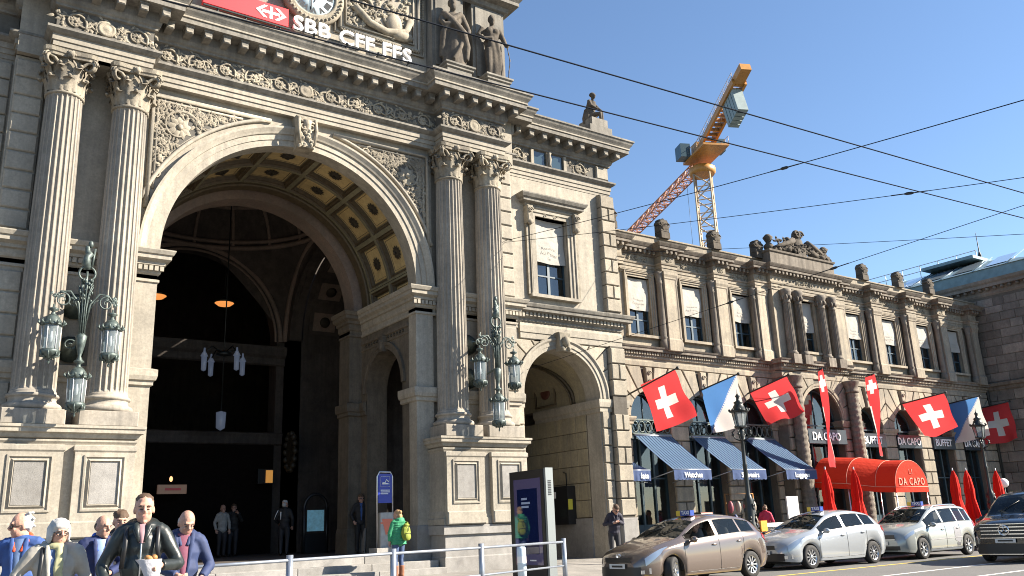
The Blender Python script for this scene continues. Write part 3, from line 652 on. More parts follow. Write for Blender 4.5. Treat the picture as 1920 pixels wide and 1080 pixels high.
for xx in (16.72, 18.76):
    m.box(xx-.1, xx+.1, YB-.1, YB+.02, 9.0, 11.5); m.slab([(xx-.12,11.5),(xx+.12,11.5),(xx+.12,12.14),(xx-.12,12.14)], YB-.26, YB, .03); spiral(m, xx, 11.95, .1, 0, 1.4, .03, 1, y=YB-.28); m.ell((xx,YB-.2,11.55),(.11,.1,.12))
for k in range(30): m.leaf((17.74+random.uniform(-.42,.42), 12.0+random.uniform(-.06,.06)), .12, .035, random.uniform(0,6.3), .05, 0, YB-.05)
part(m, 'window_consoles', M['orn'])
# mezzanine lights in the bay frieze
m = MB(); yf = YB-.0
for a in (17.1, 17.86): m.box(a, a+.58, yf-.012, yf, 13.84, 14.33, 0)
mz = part(m, 'mezzanine_window', M['mirrorglass'])
m = MB(); 
for a, b in ((16.98,17.1),(17.68,17.86),(18.44,18.56)): m.box(a, b, yf-.09, yf, 13.78, 14.36)
m.lathe([(.07,13.8),(.05,13.9),(.08,14.1),(.05,14.25),(.08,14.33)], (17.77, yf-.12, 0), 10); m.build('window_post', M['smooth'], mz)
scrolls(15.95, 16.9, YB-.002, 14.06, 1); scrolls(18.7, 19.7, YB-.002, 14.06, 1)
m = MB(); m.slab(rect(19.95,20.55,13.82,14.34), YB-.1, YB, .03); part(m, 'frieze_panel', M['smooth'])
# --- attic above the cornice
m = MB(); m.box(1.3, 15.6, 22.5, 25, 15.3, 21); part(m, 'attic_wall', M['smooth'])
for x0, x1 in ((1.35, 2.55), (2.9, 4.2), (12.72, 13.95), (14.3, 15.62)):
    m = MB(); m.box(x0, x1, 22.1, 22.6, 15.3, 21); m.box(x0+.12, x1-.12, 22.05, 22.1, 16.2, 18.9); part(m, 'attic_pilaster', M['corn'])
m = MB(); m.mould([(0,18.95),(.1,19.0),(.14,19.15),(.4,19.2),(.4,19.32),(.5,19.45),(.52,19.52),(0,19.56)], [(12.6,22.6),(12.6,22.1),(15.65,22.1),(15.65,25)]); part(m, 'attic_cornice', M['corn'])
m = MB(); m.mould([(0,15.36),(.12,15.4),(.12,15.62),(.05,15.7),(0,15.72)], [(4.2,22.5),(12.7,22.5)]); part(m, 'attic_plinth', M['smooth'])
m = MB()
for o, r, h in ((0, .07, .09), (.2, .04, .06), (-.16, .035, .05)):
    m.tube([(9.62+o, 22.45, 16.7+o), (12.42-o, 22.45, 16.7+o), (12.42-o, 22.45, 19.4), ], r, 6); m.tube([(9.62+o, 22.45, 19.4), (9.62+o, 22.45, 16.7+o)], r, 6)
part(m, 'attic_panel_frame', M['smooth'])
m = MB(); rnd = random.Random(9)
for k in range(230): m.leaf((rnd.uniform(9.95,12.1), rnd.uniform(16.98,19)), rnd.uniform(.12,.3), .06, rnd.uniform(0,6.3), .1, 0, 22.48)
for k in range(60): m.leaf((9.66+k*.046, 16.62+.03*(k % 2)), .07, .03, pi/2*(-1)**k, .06, 0, 22.4); m.leaf((12.5+.03*(k % 2), 16.7+k*.046), .07, .03, 0 if k % 2 else pi, .06, 0, 22.4)
m.ell((11.5,22.42,17.35), (.3,.16,.45)); m.ell((11.75,22.4,17.05), (.45,.16,.2)); m.tube([(10.1,22.4,17.6),(10.6,22.36,17.15),(11.2,22.36,17.0),(11.9,22.36,17.2),(12.1,22.4,17.7)], .12, 7); spiral(m, 10.4, 17.75, .32, 0, 1.5, .06, 1, y=22.44)
part(m, 'attic_relief', M['orn'])
# --- coffered barrel of the archway
def coffer_mesh(a, hy):
    """cell centred on the top of the barrel; a = half angle, hy = half depth"""
    m = MB(); P = lambda r, t, y: (r*sin(t), y, r*cos(t))
    def ringq(r0, a0, y0, r1, a1, y1, mi, n=6):
        for i in range(n):
            t0, t1 = -1+2*i/n, -1+2*(i+1)/n
            for s in (-1, 1): m.add([P(r0,t0*a0,s*y0),P(r0,t1*a0,s*y0),P(r1,t1*a1,s*y1),P(r1,t0*a1,s*y1)], [(0,1,2,3)], mi)
        for s in (-1, 1): m.add([P(r0,s*a0,-y0),P(r0,s*a0,y0),P(r1,s*a1,y1),P(r1,s*a1,-y1)], [(0,1,2,3)], mi)
    w = a*3.8; k = lambda d: (w-d)/3.8
    ringq(3.8, a, hy, 3.8, k(.07), hy-.07, 0); ringq(3.8, k(.07), hy-.07, 3.86, k(.1), hy-.1, 1); ringq(3.86, k(.1), hy-.1, 3.86, k(.16), hy-.16, 1); ringq(3.86, k(.16), hy-.16, 3.97, k(.19), hy-.19, 1)
    ringq(3.97, k(.19), hy-.19, 3.97, k(.22), hy-.22, 0); ringq(3.97, k(.22), hy-.22, 3.955, k(.24), hy-.24, 2); ringq(3.955, k(.24), hy-.24, 3.955, k(.27), hy-.27, 2); ringq(3.955, k(.27), hy-.27, 3.965, k(.285), hy-.285, 1)
    b = k(.285); y = hy-.285; n = 6
    m.add([P(3.965, b*(-1+2*i/n), s*y) for s in (-1,1) for i in range(n+1)], [(i, i+1, n+2+i, n+1+i) for i in range(n)], 2)
    return m.mesh('coffer', [M['olive'], M['brownpaint'], M['ochre']])
cm = coffer_mesh(radians(11.4), .71); rm = MB()
T = Matrix.Rotation(pi/2, 4, 'X')
q = MB()
for k in range(12): q.leaf((0,0), .25, .075, 2*pi*k/12, .05)
for k in range(8): q.leaf((0,0), .15, .05, 2*pi*k/8+.2, .09)
q.ell((0,-.09,0), (.05,.04,.05), None, 8, 5)
for v in q.v: pass
q.v = [(x, z, 3.945+y) for x, y, z in q.v]; ros = q.mesh('rosette', M['darkpaint'])
cs = coffer_mesh(radians(4.7), .71)
for row, y in enumerate((23.57, 24.99)):
    for k in range(7):
        th = radians(90-(21.35+22.8*k)); c = put('coffer', cm, portal, (XC, y, ZS), (0, th, 0))
        r = put('rosette', ros, c); r.matrix_parent_inverse = Matrix()
    for th in (85.0, -85.0): put('coffer', cs, portal, (XC, y, ZS), (0, radians(th), 0))
m = MB()
for y0, y1, r, mi in ((25.7, 26.2, 3.8, 0),):
    A_ = arc(XC, ZS, r, 0, pi, 48)
    for p0, p1 in zip(A_, A_[1:]): m.add([(p0[0],y0,p0[1]),(p0[0],y1,p0[1]),(p1[0],y1,p1[1]),(p1[0],y0,p1[1])], [(0,1,2,3)], mi)
part(m, 'vault_edge', M['olive']); m = MB(); A_ = arc(XC, ZS, 1, 0, pi, 48)
for (ra, rb, y) in ((3.7, 3.8, 22.86),):
    for i in range(48): 
        a, b = pi*i/48, pi*(i+1)/48; m.add([(XC+ra*cos(a),y,ZS+ra*sin(a)),(XC+rb*cos(a),y,ZS+rb*sin(a)),(XC+rb*cos(b),y,ZS+rb*sin(b)),(XC+ra*cos(b),y,ZS+ra*sin(b))], [(0,1,2,3)])
part(m, 'vault_edge', M['olive'])
m = MB(); arch_ring(m, XC, ZS, 26.2, [(3.9,0),(3.42,0),(3.42,-.75),(3.9,-.75)], 48); part(m, 'inner_arch_rib', M['hallrim'])
m = MB(); arch_ring(m, XC, ZS, 25.75, [(3.82,.02),(3.74,.03),(3.7,0),(3.66,-.3)], 48); part(m, 'vault_border', M['brownpaint'])
# jamb walls of the passage
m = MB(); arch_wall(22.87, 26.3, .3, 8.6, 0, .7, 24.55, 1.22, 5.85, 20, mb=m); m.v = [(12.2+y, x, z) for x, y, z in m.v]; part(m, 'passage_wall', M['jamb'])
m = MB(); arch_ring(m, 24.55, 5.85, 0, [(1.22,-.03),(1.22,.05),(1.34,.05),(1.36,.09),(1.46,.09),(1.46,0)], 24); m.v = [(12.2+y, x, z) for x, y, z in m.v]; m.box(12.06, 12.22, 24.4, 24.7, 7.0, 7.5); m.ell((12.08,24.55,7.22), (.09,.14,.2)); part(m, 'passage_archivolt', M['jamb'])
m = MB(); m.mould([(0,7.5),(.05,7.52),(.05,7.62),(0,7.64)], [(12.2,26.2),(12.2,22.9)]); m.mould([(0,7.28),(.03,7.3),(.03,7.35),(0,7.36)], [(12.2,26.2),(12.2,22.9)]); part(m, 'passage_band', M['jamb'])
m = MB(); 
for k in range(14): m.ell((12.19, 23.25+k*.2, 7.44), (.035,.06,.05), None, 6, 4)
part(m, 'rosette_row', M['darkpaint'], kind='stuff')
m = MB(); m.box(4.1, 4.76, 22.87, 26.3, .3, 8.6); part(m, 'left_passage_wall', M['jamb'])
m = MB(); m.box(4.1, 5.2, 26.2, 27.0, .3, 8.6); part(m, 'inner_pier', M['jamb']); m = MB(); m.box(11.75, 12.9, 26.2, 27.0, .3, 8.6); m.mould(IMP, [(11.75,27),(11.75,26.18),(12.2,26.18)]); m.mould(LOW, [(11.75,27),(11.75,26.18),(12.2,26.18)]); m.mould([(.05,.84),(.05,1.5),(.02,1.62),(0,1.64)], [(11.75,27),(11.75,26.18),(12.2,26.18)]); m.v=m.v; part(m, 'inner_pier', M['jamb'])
# room glimpsed through the little arch in the jamb
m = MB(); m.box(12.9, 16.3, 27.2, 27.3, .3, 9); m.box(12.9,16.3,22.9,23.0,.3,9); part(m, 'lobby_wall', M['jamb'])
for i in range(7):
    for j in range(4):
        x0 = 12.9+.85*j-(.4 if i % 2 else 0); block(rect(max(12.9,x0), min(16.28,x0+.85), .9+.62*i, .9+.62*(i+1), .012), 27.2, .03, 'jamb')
m = MB(); m.box(12.92,16.28,26.95,27.2,5.2,5.5); m.box(13.2,16,27.1,27.19,5.75,7.6); m.lathe([(.32,0),(.32,.03),(0,.03)], (14.6,27.08,6.6), 16, 1, M=Matrix.Rotation(pi/2,4,'X')); part(m, 'lobby_panel', [M['vault'], M['darkpaint']])
# --- passage behind the bay arch
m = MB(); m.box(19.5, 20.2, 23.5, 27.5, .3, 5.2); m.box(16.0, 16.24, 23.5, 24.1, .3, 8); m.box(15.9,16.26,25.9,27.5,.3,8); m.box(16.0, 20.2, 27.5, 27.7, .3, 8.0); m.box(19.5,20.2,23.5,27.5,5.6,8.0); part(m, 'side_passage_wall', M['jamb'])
for i in range(6):
    for j in range(4):
        y0 = 23.55+1.1*j-(.5 if i % 2 else 0)
        b = MB(); b.slab(rect(max(23.55,y0), min(27.45,y0+1.1), 1.7+.58*i, 1.7+.58*(i+1), .01), -.03, .03, .012); b.v = [(19.5+y, x, z) for x, y, z in b.v]; b.build('stone_block', M['vault'], portal)
m = MB(); m.box(19.42, 19.52, 23.5, 27.5, .3, 1.68); part(m, 'side_passage_plinth', M['granite'])
m = MB(); m.grid(lambda u, t: (BXC+1.62*cos(pi*u), 23.4+.7*t, BZS+1.62*sin(pi*u)), 24, 2); m.grid(lambda u, t: (BXC+1.66*cos(pi*u), 24.1+3.4*t, BZS+1.66*sin(pi*u)-.02), 24, 4)
part(m, 'side_vault', M['vault'])
m = MB()
for s in (1,):
    arch_ring(m, 25.75, 5.62, 0, [(1.45,.02),(1.45,.1),(1.6,.1),(1.6,.02)], 24)
m.v = [(19.5+y, x, z) for x, y, z in m.v]
L = MB(); L.add([(19.44, 25.75+1.44*cos(a), 5.62+1.44*sin(a)) for a in [pi*i/20 for i in range(21)]], [tuple(range(21))]); part(L, 'lunette', M['vault'])
m.tube([(19.4,25.15,5.75),(19.4,25.15,6.85),(19.4,26.35,6.85),(19.4,26.35,5.75)], .05, 5, closed=True)
part(m, 'lunette_border', M['brownpaint'])
m = MB(); m.lathe([(.3,0),(.3,.03),(.24,.05),(0,.05)], (19.43,25.75,6.3), 20, M=Matrix.Rotation(-pi/2,4,'Y')); part(m, 'lunette_medallion', plain('oxblood medallion', (.09,.03,.02), .6))
for sgn in (1, -1):
    m = MB(); pts = [(BXC+1.6*cos(t)*1.0, 24.15+3.2*(.5-.5*sgn*cos(t)), BZS+1.6*sin(t)) for t in [pi*i/24 for i in range(25)]]
    m.tube(pts, .07, 6); m.tube([(x-.14*(1 if sgn > 0 else -1), y, z-.03) for x, y, z in pts], .035, 6); part(m, 'vault_rib', M['brownpaint'])
# --- dark domed vestibule behind
HY = 30.15
m = MB(); 
m.box(12.3, 14.6, 26.9, 27.05, .3, 9.1)
arch_wall(4.6, 12.4, .3, 13.2, 33.8, 34.6, XC, 3.5, 9.1, 40, zj=.3, mb=m)
q = MB(); arch_wall(26.9, 33.8, .3, 13.2, 0, .5, HY, 3.1, 9.1, 36, zj=.3, mb=q); m.merge(MB().add([(12.3+y, x, z) for x, y, z in q.v], q.f))
m.add([(12.85+.0, HY+3.1*cos(pi*i/30), 9.1+3.1*sin(pi*i/30)) for i in range(31)]+[(14.6, HY+3.1*cos(pi*i/30), 9.1+3.1*sin(pi*i/30)) for i in range(31)], [(i, i+1, 32+i, 31+i) for i in range(30)])
m.box(14.6, 14.8, 26.9, 33.8, .3, 13); m.box(4.4, 4.66, 26.9, 33.8, .3, 13.2); m.box(12.3,14.6,33.25,33.8,.3,9.1)
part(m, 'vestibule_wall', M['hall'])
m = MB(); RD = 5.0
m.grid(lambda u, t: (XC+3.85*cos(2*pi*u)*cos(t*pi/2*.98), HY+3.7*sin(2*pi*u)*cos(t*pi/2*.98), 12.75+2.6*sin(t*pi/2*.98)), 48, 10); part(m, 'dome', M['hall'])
m = MB()
for k in range(16):
    a = 2*pi*k/16; m.tube([(XC+3.8*cos(a)*cos(t), HY+3.65*sin(a)*cos(t), 12.72+2.57*sin(t)) for t in [.1*i for i in range(14)]], .07, 5)
for t in (.0, .1, .62, 1.15): m.tube([(XC+3.8*cos(a)*cos(t), HY+3.65*sin(a)*cos(t), 12.72+2.57*sin(t)) for a in [2*pi*i/48 for i in range(48)]], .09, 5, closed=True)
part(m, 'dome_rib', M['hallrim'])
m = MB()
for pts in ([(XC+3.62*cos(a), 33.74, 9.1+3.62*sin(a)) for a in [pi*i/40 for i in range(41)]], [(12.24, HY+3.45*cos(a), 9.1+3.6*sin(a)) for a in [pi*i/40 for i in range(41)]], [(XC+3.8*cos(a), HY+3.62*sin(a), 12.72) for a in [2*pi*i/60 for i in range(61)]]):
    m.tube(pts, .1, 6)
m.tube([(XC+3.42*cos(a), 33.74, 9.1+3.42*sin(a)) for a in [pi*i/40 for i in range(41)]], .05, 5)
part(m, 'pendentive_edge', M['hallrim'])
def pend(u, t):
    # patch between ring, back arch and right arch near the corner
    a = radians(8+74*u); P = Vector((XC+3.8*cos(a), HY+3.62*sin(a), 12.7)); th = u*1.0
    Q = Vector((12.28, 33.78, 9.3)); k = P.lerp(Q, t); bul = sin(pi*t)*.35
    return (k.x+bul*.6, k.y+bul*.6, k.z+bul*.2)
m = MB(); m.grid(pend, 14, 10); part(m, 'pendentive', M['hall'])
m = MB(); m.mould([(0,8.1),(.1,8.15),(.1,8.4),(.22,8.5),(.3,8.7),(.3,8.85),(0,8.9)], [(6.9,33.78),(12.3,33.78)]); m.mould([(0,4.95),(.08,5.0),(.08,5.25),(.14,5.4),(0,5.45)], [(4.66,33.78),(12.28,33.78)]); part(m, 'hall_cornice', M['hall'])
rb = q.__class__(); 
for k in range(3):
    a = radians(16+25*k); p = (13.7, HY-.0+3.05*cos(a), 9.1+3.05*sin(a)); Mx = Matrix.Rotation(-(pi/2-a), 4, 'X')
    c = MB(); c.obox((0,0,0), (1.3,1.05,.03), M=Matrix()); c.obox((0,0,-.03), (.95,.75,.03), mi=1, M=Matrix()); c.lathe([(.22,-.08),(.14,-.1),(0,-.11)], n=14, mi=2)
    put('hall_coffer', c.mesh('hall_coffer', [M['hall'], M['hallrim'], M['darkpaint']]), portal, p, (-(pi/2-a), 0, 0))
m = MB(); m.lathe([(.45,0),(.5,.04),(.36,.08),(.3,.05),(0,.05)], (12.27, 32.6, 4.6), 18, M=Matrix.Rotation(-pi/2,4,'Y')@Matrix.Diagonal((1.35,1,1,1))); 
for k in range(14): m.ell((12.22, 32.6+.5*cos(k*.45), 4.6+.68*sin(k*.45)), .13, None, 6, 4)
part(m, 'wreath_relief', M['darkpaint'])
m = MB(); m.box(5.0, 11.95, 33.7, 33.79, .3, 4.95); part(m, 'hall_partition', plain('shade-black hall timber', (.007,.005,.004), .9, spec=.1, var=.3))  # near-black colour stands in for the unlit depth of the hall
m = MB(); m.box(-6, 26, 48, 48.2, 0, 22); m.box(-6.2,-6,34.6,48,0,22); m.box(26,26.2,34.6,48,0,22); m.box(-6,26,34.6,48,22,22.2); m.box(4.2,14.8,26.2,34.6,16.2,16.4); m.box(-6,4.6,34.4,34.6,0,22); m.box(12.4,26,34.4,34.6,0,22); m.box(-6,26,34.4,34.6,13.2,22)
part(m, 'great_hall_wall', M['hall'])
# ------------------------------------------------------------------ two-storey wing
wing = thing('station_wing', 'long two-storey sandstone wing with pilasters, white blinds and arched ground floor shops', 'building', (34, 25, .3))
def wpart(m, name, mat, **kw): return m.build(name, mat, wing, **kw)
WY = 25.0; CY = 24.4; X0, X1 = 20.5, 50.3; CX0, CX1 = 31.5, 36.2
PW = [(X0, WY), (CX0, WY), (CX0, CY), (CX1, CY), (CX1, WY), (X1, WY)]
WIN = [23.85, 26.95, 30.05, 33.85, 38.3, 41.35, 44.45, 47.5]
PIL = [22.35, 25.3, 28.4, 31.05, 36.75, 39.85, 42.95, 46.0, 49.2]
AR = [23.93, 27.0, 30.1, 33.95, 38.4, 41.45, 44.6, 47.6]; AZ = 5.42; RA = 1.02
# upper wall pieces with window openings
m = MB(); z0, z1, hw = 8.7, 11.12, .63
edges = [X0]+[e for w in WIN for e in (w-hw, w+hw)]+[X1]
for i in range(0, len(edges), 2):
    a, b = edges[i], edges[i+1]
    m.box(a, b, WY, 25.8, 7.5, 11.44)
for w in WIN: m.box(w-hw, w+hw, WY, 25.8, 7.5, z0); m.box(w-hw, w+hw, WY, 25.8, z1, 11.44)
m.box(CX0+.01, 33.85-hw, CY, WY, 7.5, 11.44); m.box(33.85+hw, CX1-.01, CY, WY, 7.5, 11.44); m.box(33.85-hw, 33.85+hw, CY, WY, 7.5, z0); m.box(33.85-hw, 33.85+hw, CY, WY, z1, 11.44)
m.box(X0, X1, 25.8, 26.0, 7.5, 12.6); m.box(X0, X1, WY+.02, 25.8, 11.4, 12.57); m.box(CX0+.02, CX1-.02, CY+.02, WY+.02, 11.4, 12.57); wpart(m, 'upper_wall', M['wing'])
for i, w in enumerate(WIN):
    yy = CY if i == 3 else WY
    window(wing, w, z0, z1, .6, yy+(.12 if i == 3 else .02), (.56,.54,.52,.6,.52,.54,.5,.5)[i], 'wing', .17, .2, 10+i*3)
# entablature of the wing: breaks forward over pilasters
PB = [(X0, WY)]
for x in PIL[:4]: PB += [(x-.42, WY), (x-.42, WY-.4), (x+.36 if x < 31 else CX0, WY-.4)] + ([(x+.36, WY)] if x < 31 else [])
PB += [(CX0, CY), (CX1, CY)]
for x in PIL[4:]: PB += ([(x-.42, WY)] if x > 37 else []) + [(x-.42 if x > 37 else CX1, WY-.4), (x+.36, WY-.4), (x+.36, WY)]
PB += [(X1, WY)]
PB = [p for i, p in enumerate(PB) if i == 0 or p != PB[i-1]]
m = MB(); m.mould([(0,11.42),(.03,11.44),(.03,11.55),(.06,11.56),(.06,11.68),(.1,11.7),(.12,11.76),(0,11.78)], PB); wpart(m, 'wing_architrave', M['wing'])
m = MB(); m.mould([(0,11.78),(0,12.08)], PB, cap=False); wpart(m, 'wing_frieze', M['wing'])
m = MB(); m.mould([(0,12.08),(.05,12.1),(.07,12.16),(.07,12.3),(.3,12.3),(.3,12.4),(.33,12.42),(.4,12.52),(.42,12.56),(0,12.58)], PB); wpart(m, 'wing_cornice', M['wingdk'])
m = MB()
def run(x0, x1, y):
    n = int((x1-x0)/.26)
    for i in range(n): m.box(x0+(i+.3)*.26, x0+(i+.3)*.26+.12, y-.26, y-.06, 12.17, 12.29, 0); m.ell((x0+(i+.3)*.26+.06, y-.22, 12.165), (.05,.05,.04), None, 6, 3, 1)
for a, b in zip(PB, PB[1:]):
    if abs(a[1]-b[1]) < .01 and b[0]-a[0] > .3: run(a[0], b[0], a[1])
wpart(m, 'wing_modillion_row', [M['wingdk'], M['orn']], kind='stuff')
m = MB(); m.box(X0, X1, 24.85, 25.5, 12.58, 12.93); m.mould([(0,12.9),(.05,12.92),(.05,12.98),(0,13)], [(X0,24.85),(X1,24.85)]); wpart(m, 'parapet', M['wing'])
m = MB(); m.box(X0, X1, 25.5, 34, 12.4, 12.55); wpart(m, 'wing_roof', M['zinc'])
rnd = random.Random(3)
# antefixes on the parapet, one mesh shared
def antefix():
    m = MB(); m.box(-.26, .26, -.2, .2, 0, .34); 
    o = [(-.28,.34)]+[(-.3*cos(a)*(1.05 if i not in (0,12) else .9), .72+.32*sin(a)) for i, a in enumerate([pi*i/12 for i in range(13)])]+[(.28,.34)]
    m.slab(o[::-1], -.18, .18, .04, back=True); 
    b = len(m.v); spiral(m, -.12, .72, .13, 0, 1.4, .04, -1, y=-.18); spiral(m, .12, .72, .13, 0, 1.4, .04, 1, y=-.18)
    for k in range(7): m.leaf((0,.42), .5, .06, pi/2+(k-3)*.28, .09, 0, -.17)
    for k in range(5): m.ell((.29*cos(k*.7+.2), 0, .75+.3*sin(k*.7+.2)), (.07,.2,.07), None, 6, 4)
    return m.mesh('antefix', M['statue'])
AF = antefix()
for x in (22.4, 25.35, 28.5, 31.35, 36.45, 39.45, 42.6, 45.55): put('antefix', AF, wing, (x, 24.85, 12.95), scale=(.95,1,.82))
for i, x in enumerate(PIL):
    if i == 0: continue
    m = MB(); y = WY-.4; ce = x+.0
    m.box(x-.32, x+.28, y, WY+.02, 8.1, 11.42); m.mould([(.0,8.1),(.05,8.1),(.05,8.55),(.02,8.6),(0,8.62)], [(x-.32,WY),(x-.32,y),(x+.28,y),(x+.28,WY)]); m.mould([(0,11.1),(.03,11.14),(.03,11.2),(.07,11.3),(.07,11.42)], [(x-.32,WY),(x-.32,y),(x+.28,y),(x+.28,WY)])
    wpart(m, 'pilaster', M['wing'])
    m = MB(); m.box(x-.3,x+.26,y-.004,y,8.8,10.95)
    for s in (-1, 1):
        cx = x-.02+s*.42
        if CX0 < cx < CX1: continue
        c = MB(); c.lathe([(.19,8.12),(.19,8.5),(.15,8.52),(.15,8.6),(.17,8.64),(.145,8.7),(.15,9.4),(.125,10.9),(.15,10.93),(.13,10.98),(.19,11.3),(.2,11.42)], (cx, WY-.2, 0), 14); wpart(c, 'engaged_column', M['wingdk'])
    f = MB(); spiral(f, x-.02, 11.93, .12, 0, 1.6, .03, 1, y=WY-.4); rosette(f, x-.02, 11.93, .13, 6, WY-.4)
    for k in range(12): f.leaf((x-.02+rnd.uniform(-.22,.22), 11.93+rnd.uniform(-.1,.1)), .1, .035, rnd.uniform(0,6.3), .05, 0, WY-.4)
    wpart(f, 'frieze_ornament', M['orn'])
for i, w in enumerate(WIN):
    yy = CY if i == 3 else WY
    m = MB()
    for k in range(26): m.leaf((w+rnd.uniform(-.6,.6), 11.95+rnd.uniform(-.1,.1)), rnd.uniform(.1,.18), .04, rnd.uniform(0,6.3), .07, 0, yy)
    for k in (-.45, 0, .45): rosette(m, w+k, 11.95, .11, 6, yy-.01, th=.07)
    wpart(m, 'garland', M['orn'])
    m = MB(); m.mould([(0,11.24),(.05,11.26),(.06,11.32),(.14,11.34),(.14,11.38),(0,11.4)], [(w-.9,yy+.02),(w-.9,yy),(w+.9,yy),(w+.9,yy+.02)]); wpart(m, 'window_cornice', M['wing'])
# central pavilion: fluted paired columns beside the window, attic block with sculpture
for x in (32.2, 33.0, 34.7, 35.5):
    c = MB(); n = 16*4; v = []
    Z = [(8.6,.2),(9.2,.2),(10.8,.17)]
    for z, r in Z:
        for k in range(n): th = 2*pi*k/n; rr = r-(.02 if k % 4 in (1,2) else 0); v.append((x+rr*cos(th), CY-.18+rr*sin(th), z))
    c.add(v, [(j*n+i, j*n+(i+1) % n, (j+1)*n+(i+1) % n, (j+1)*n+i) for j in range(2) for i in range(n)])
    c.box(x-.26,x+.26,CY-.44,CY+.02,8.0,8.42); c.lathe([(.24,8.42),(.26,8.48),(.2,8.56),(.2,8.6)], (x,CY-.18,0), 16); c.lathe([(.17,10.78),(.2,10.82),(.17,10.86),(.2,11.05),(.27,11.28),(.28,11.42)], (x,CY-.18,0), 12)
    for k in range(8):
        a = 2*pi*k/8; c.ell((x+.22*cos(a), CY-.18+.22*sin(a), 11.05), (.06,.06,.12), None, 5, 4)
    wpart(c, 'fluted_column', M['wingdk'])
m = MB(); m.box(CX0-.0, CX1, 24.25, 25.2, 12.6, 13.22); m.mould([(0,13.18),(.06,13.22),(.08,13.3),(0,13.32)], [(CX0,24.8),(CX0,24.25),(CX1,24.25),(CX1,24.8)]); wpart(m, 'attic_block', M['wingdk'])
m = MB(); c = 33.85
def lump(x, z, rx, rz, y=24.45): m.ell((x, y, z), (rx, .2, rz), None, 8, 6)
lump(c, 14.3, .26, .34); lump(c, 13.85, .42, .5); m.box(c-.3,c+.3,24.2,24.7,13.3,13.7)
spiral(m, c-.12, 14.35, .2, 0, 1.5, .06, -1, y=24.3); spiral(m, c+.14, 14.35, .2, 0, 1.5, .06, 1, y=24.3)
for s in (-1, 1):
    for k, (dx, z, rx, rz) in enumerate(((.55,13.75,.24,.3),(.85,13.6,.25,.24),(1.2,13.5,.26,.2),(1.55,13.42,.22,.16),(1.85,13.4,.2,.14))): lump(c+s*dx, z, rx, rz, 24.4+rnd.uniform(-.1,.1))
    m.tube([(c+s*.5,24.3,14.0),(c+s*.9,24.2,13.8),(c+s*1.5,24.25,13.6),(c+s*2,24.3,13.42)], [.16,.13,.1,.07], 7)
    lump(c+s*.75, 14.0, .15, .17); m.tube([(c+s*.75,24.4,13.9),(c+s*.7,24.35,13.6),(c+s*1.1,24.25,13.42)], .16, 7)
    m.lathe([(.2,13.3),(.24,13.55),(.1,13.7),(.16,13.8),(.24,13.95),(.1,14.1),(0,14.12)], (c+s*2.05, 24.5, 0), 10)
for k in range(140): m.leaf((c+rnd.uniform(-1.9,1.9), 13.35+rnd.uniform(0,.5)), rnd.uniform(.12,.26), .06, rnd.uniform(0,3.1), .12, 0, 24.25)
wpart(m, 'attic_sculpture', M['statue'])
# string course
m = MB(); m.mould([(0,7.42),(.05,7.45),(.05,7.62),(.02,7.66),(.02,7.74),(.1,7.78),(.1,7.86)], PW); wpart(m, 'lower_string_course', M['wing'])
m = MB(); m.mould([(.1,7.86),(.1,8.0),(.28,8.02),(.28,8.12),(.32,8.14),(.36,8.2),(0,8.26)], PW); wpart(m, 'string_course', M['wingdk'])
d = MB(); dentils(d, X0, CX0-.2, WY-.1, 7.88, 7.99, .14, .08, .09); dentils(d, CX0, CX1, CY-.1, 7.88, 7.99, .14, .08, .09); dentils(d, CX1+.2, X1, WY-.1, 7.88, 7.99, .14, .08, .09); wpart(d, 'wing_dentil_row', M['wing'], kind='stuff')
# ground floor: arched bays of rusticated blocks
m = MB()
seams = [X0, 25.46, 28.55, CX0+.01]; seams2 = [CX1-.01, 39.93, 43.03, 46.1, X1]
for (a, b), c in zip(list(zip(seams, seams[1:]))+list(zip(seams2, seams2[1:])), [AR[i] for i in (0,1,2,4,5,6,7)]):
    arch_wall(a, b, .1, 7.5, WY+.03, 25.6, c, RA, AZ, 24, mb=m)
arch_wall(CX0, CX1, .1, 7.5, CY+.03, 25.6, AR[3], 1.42, 5.62, 28, mb=m)
wpart(m, 'ground_floor_wall', M['rustgap'])
def bblock(poly, y, **kw): block(poly, y, kw.pop('dep', .07), 'wing', wing, .03, kw.pop('name', 'stone_block'))
def wcourses(x0, x1, y, z0, z1, h=.56):
    n = max(1, round((z1-z0)/h)); h = (z1-z0)/n
    for i in range(n):
        a, b = z0+i*h, z0+(i+1)*h
        if x1-x0 > 1.0 and i % 2 == 0: q = (x0+x1)/2; bblock(rect(x0,q,a,b,.022), y); bblock(rect(q,x1,a,b,.022), y)
        else: bblock(rect(x0,x1,a,b,.022), y)
piers = [(X0+.3, AR[0]-RA), (AR[0]+RA, AR[1]-RA), (AR[1]+RA, AR[2]-RA), (AR[2]+RA, CX0), (CX1, AR[4]-RA), (AR[4]+RA, AR[5]-RA), (AR[5]+RA, AR[6]-RA), (AR[6]+RA, AR[7]-RA), (AR[7]+RA, X1)]
for a, b in piers: wcourses(a+.01, b-.01, WY, .4, 5.12)
wcourses(CX0, AR[3]-1.43, CY, .4, 5.3); wcourses(AR[3]+1.43, CX1, CY, .4, 5.3)
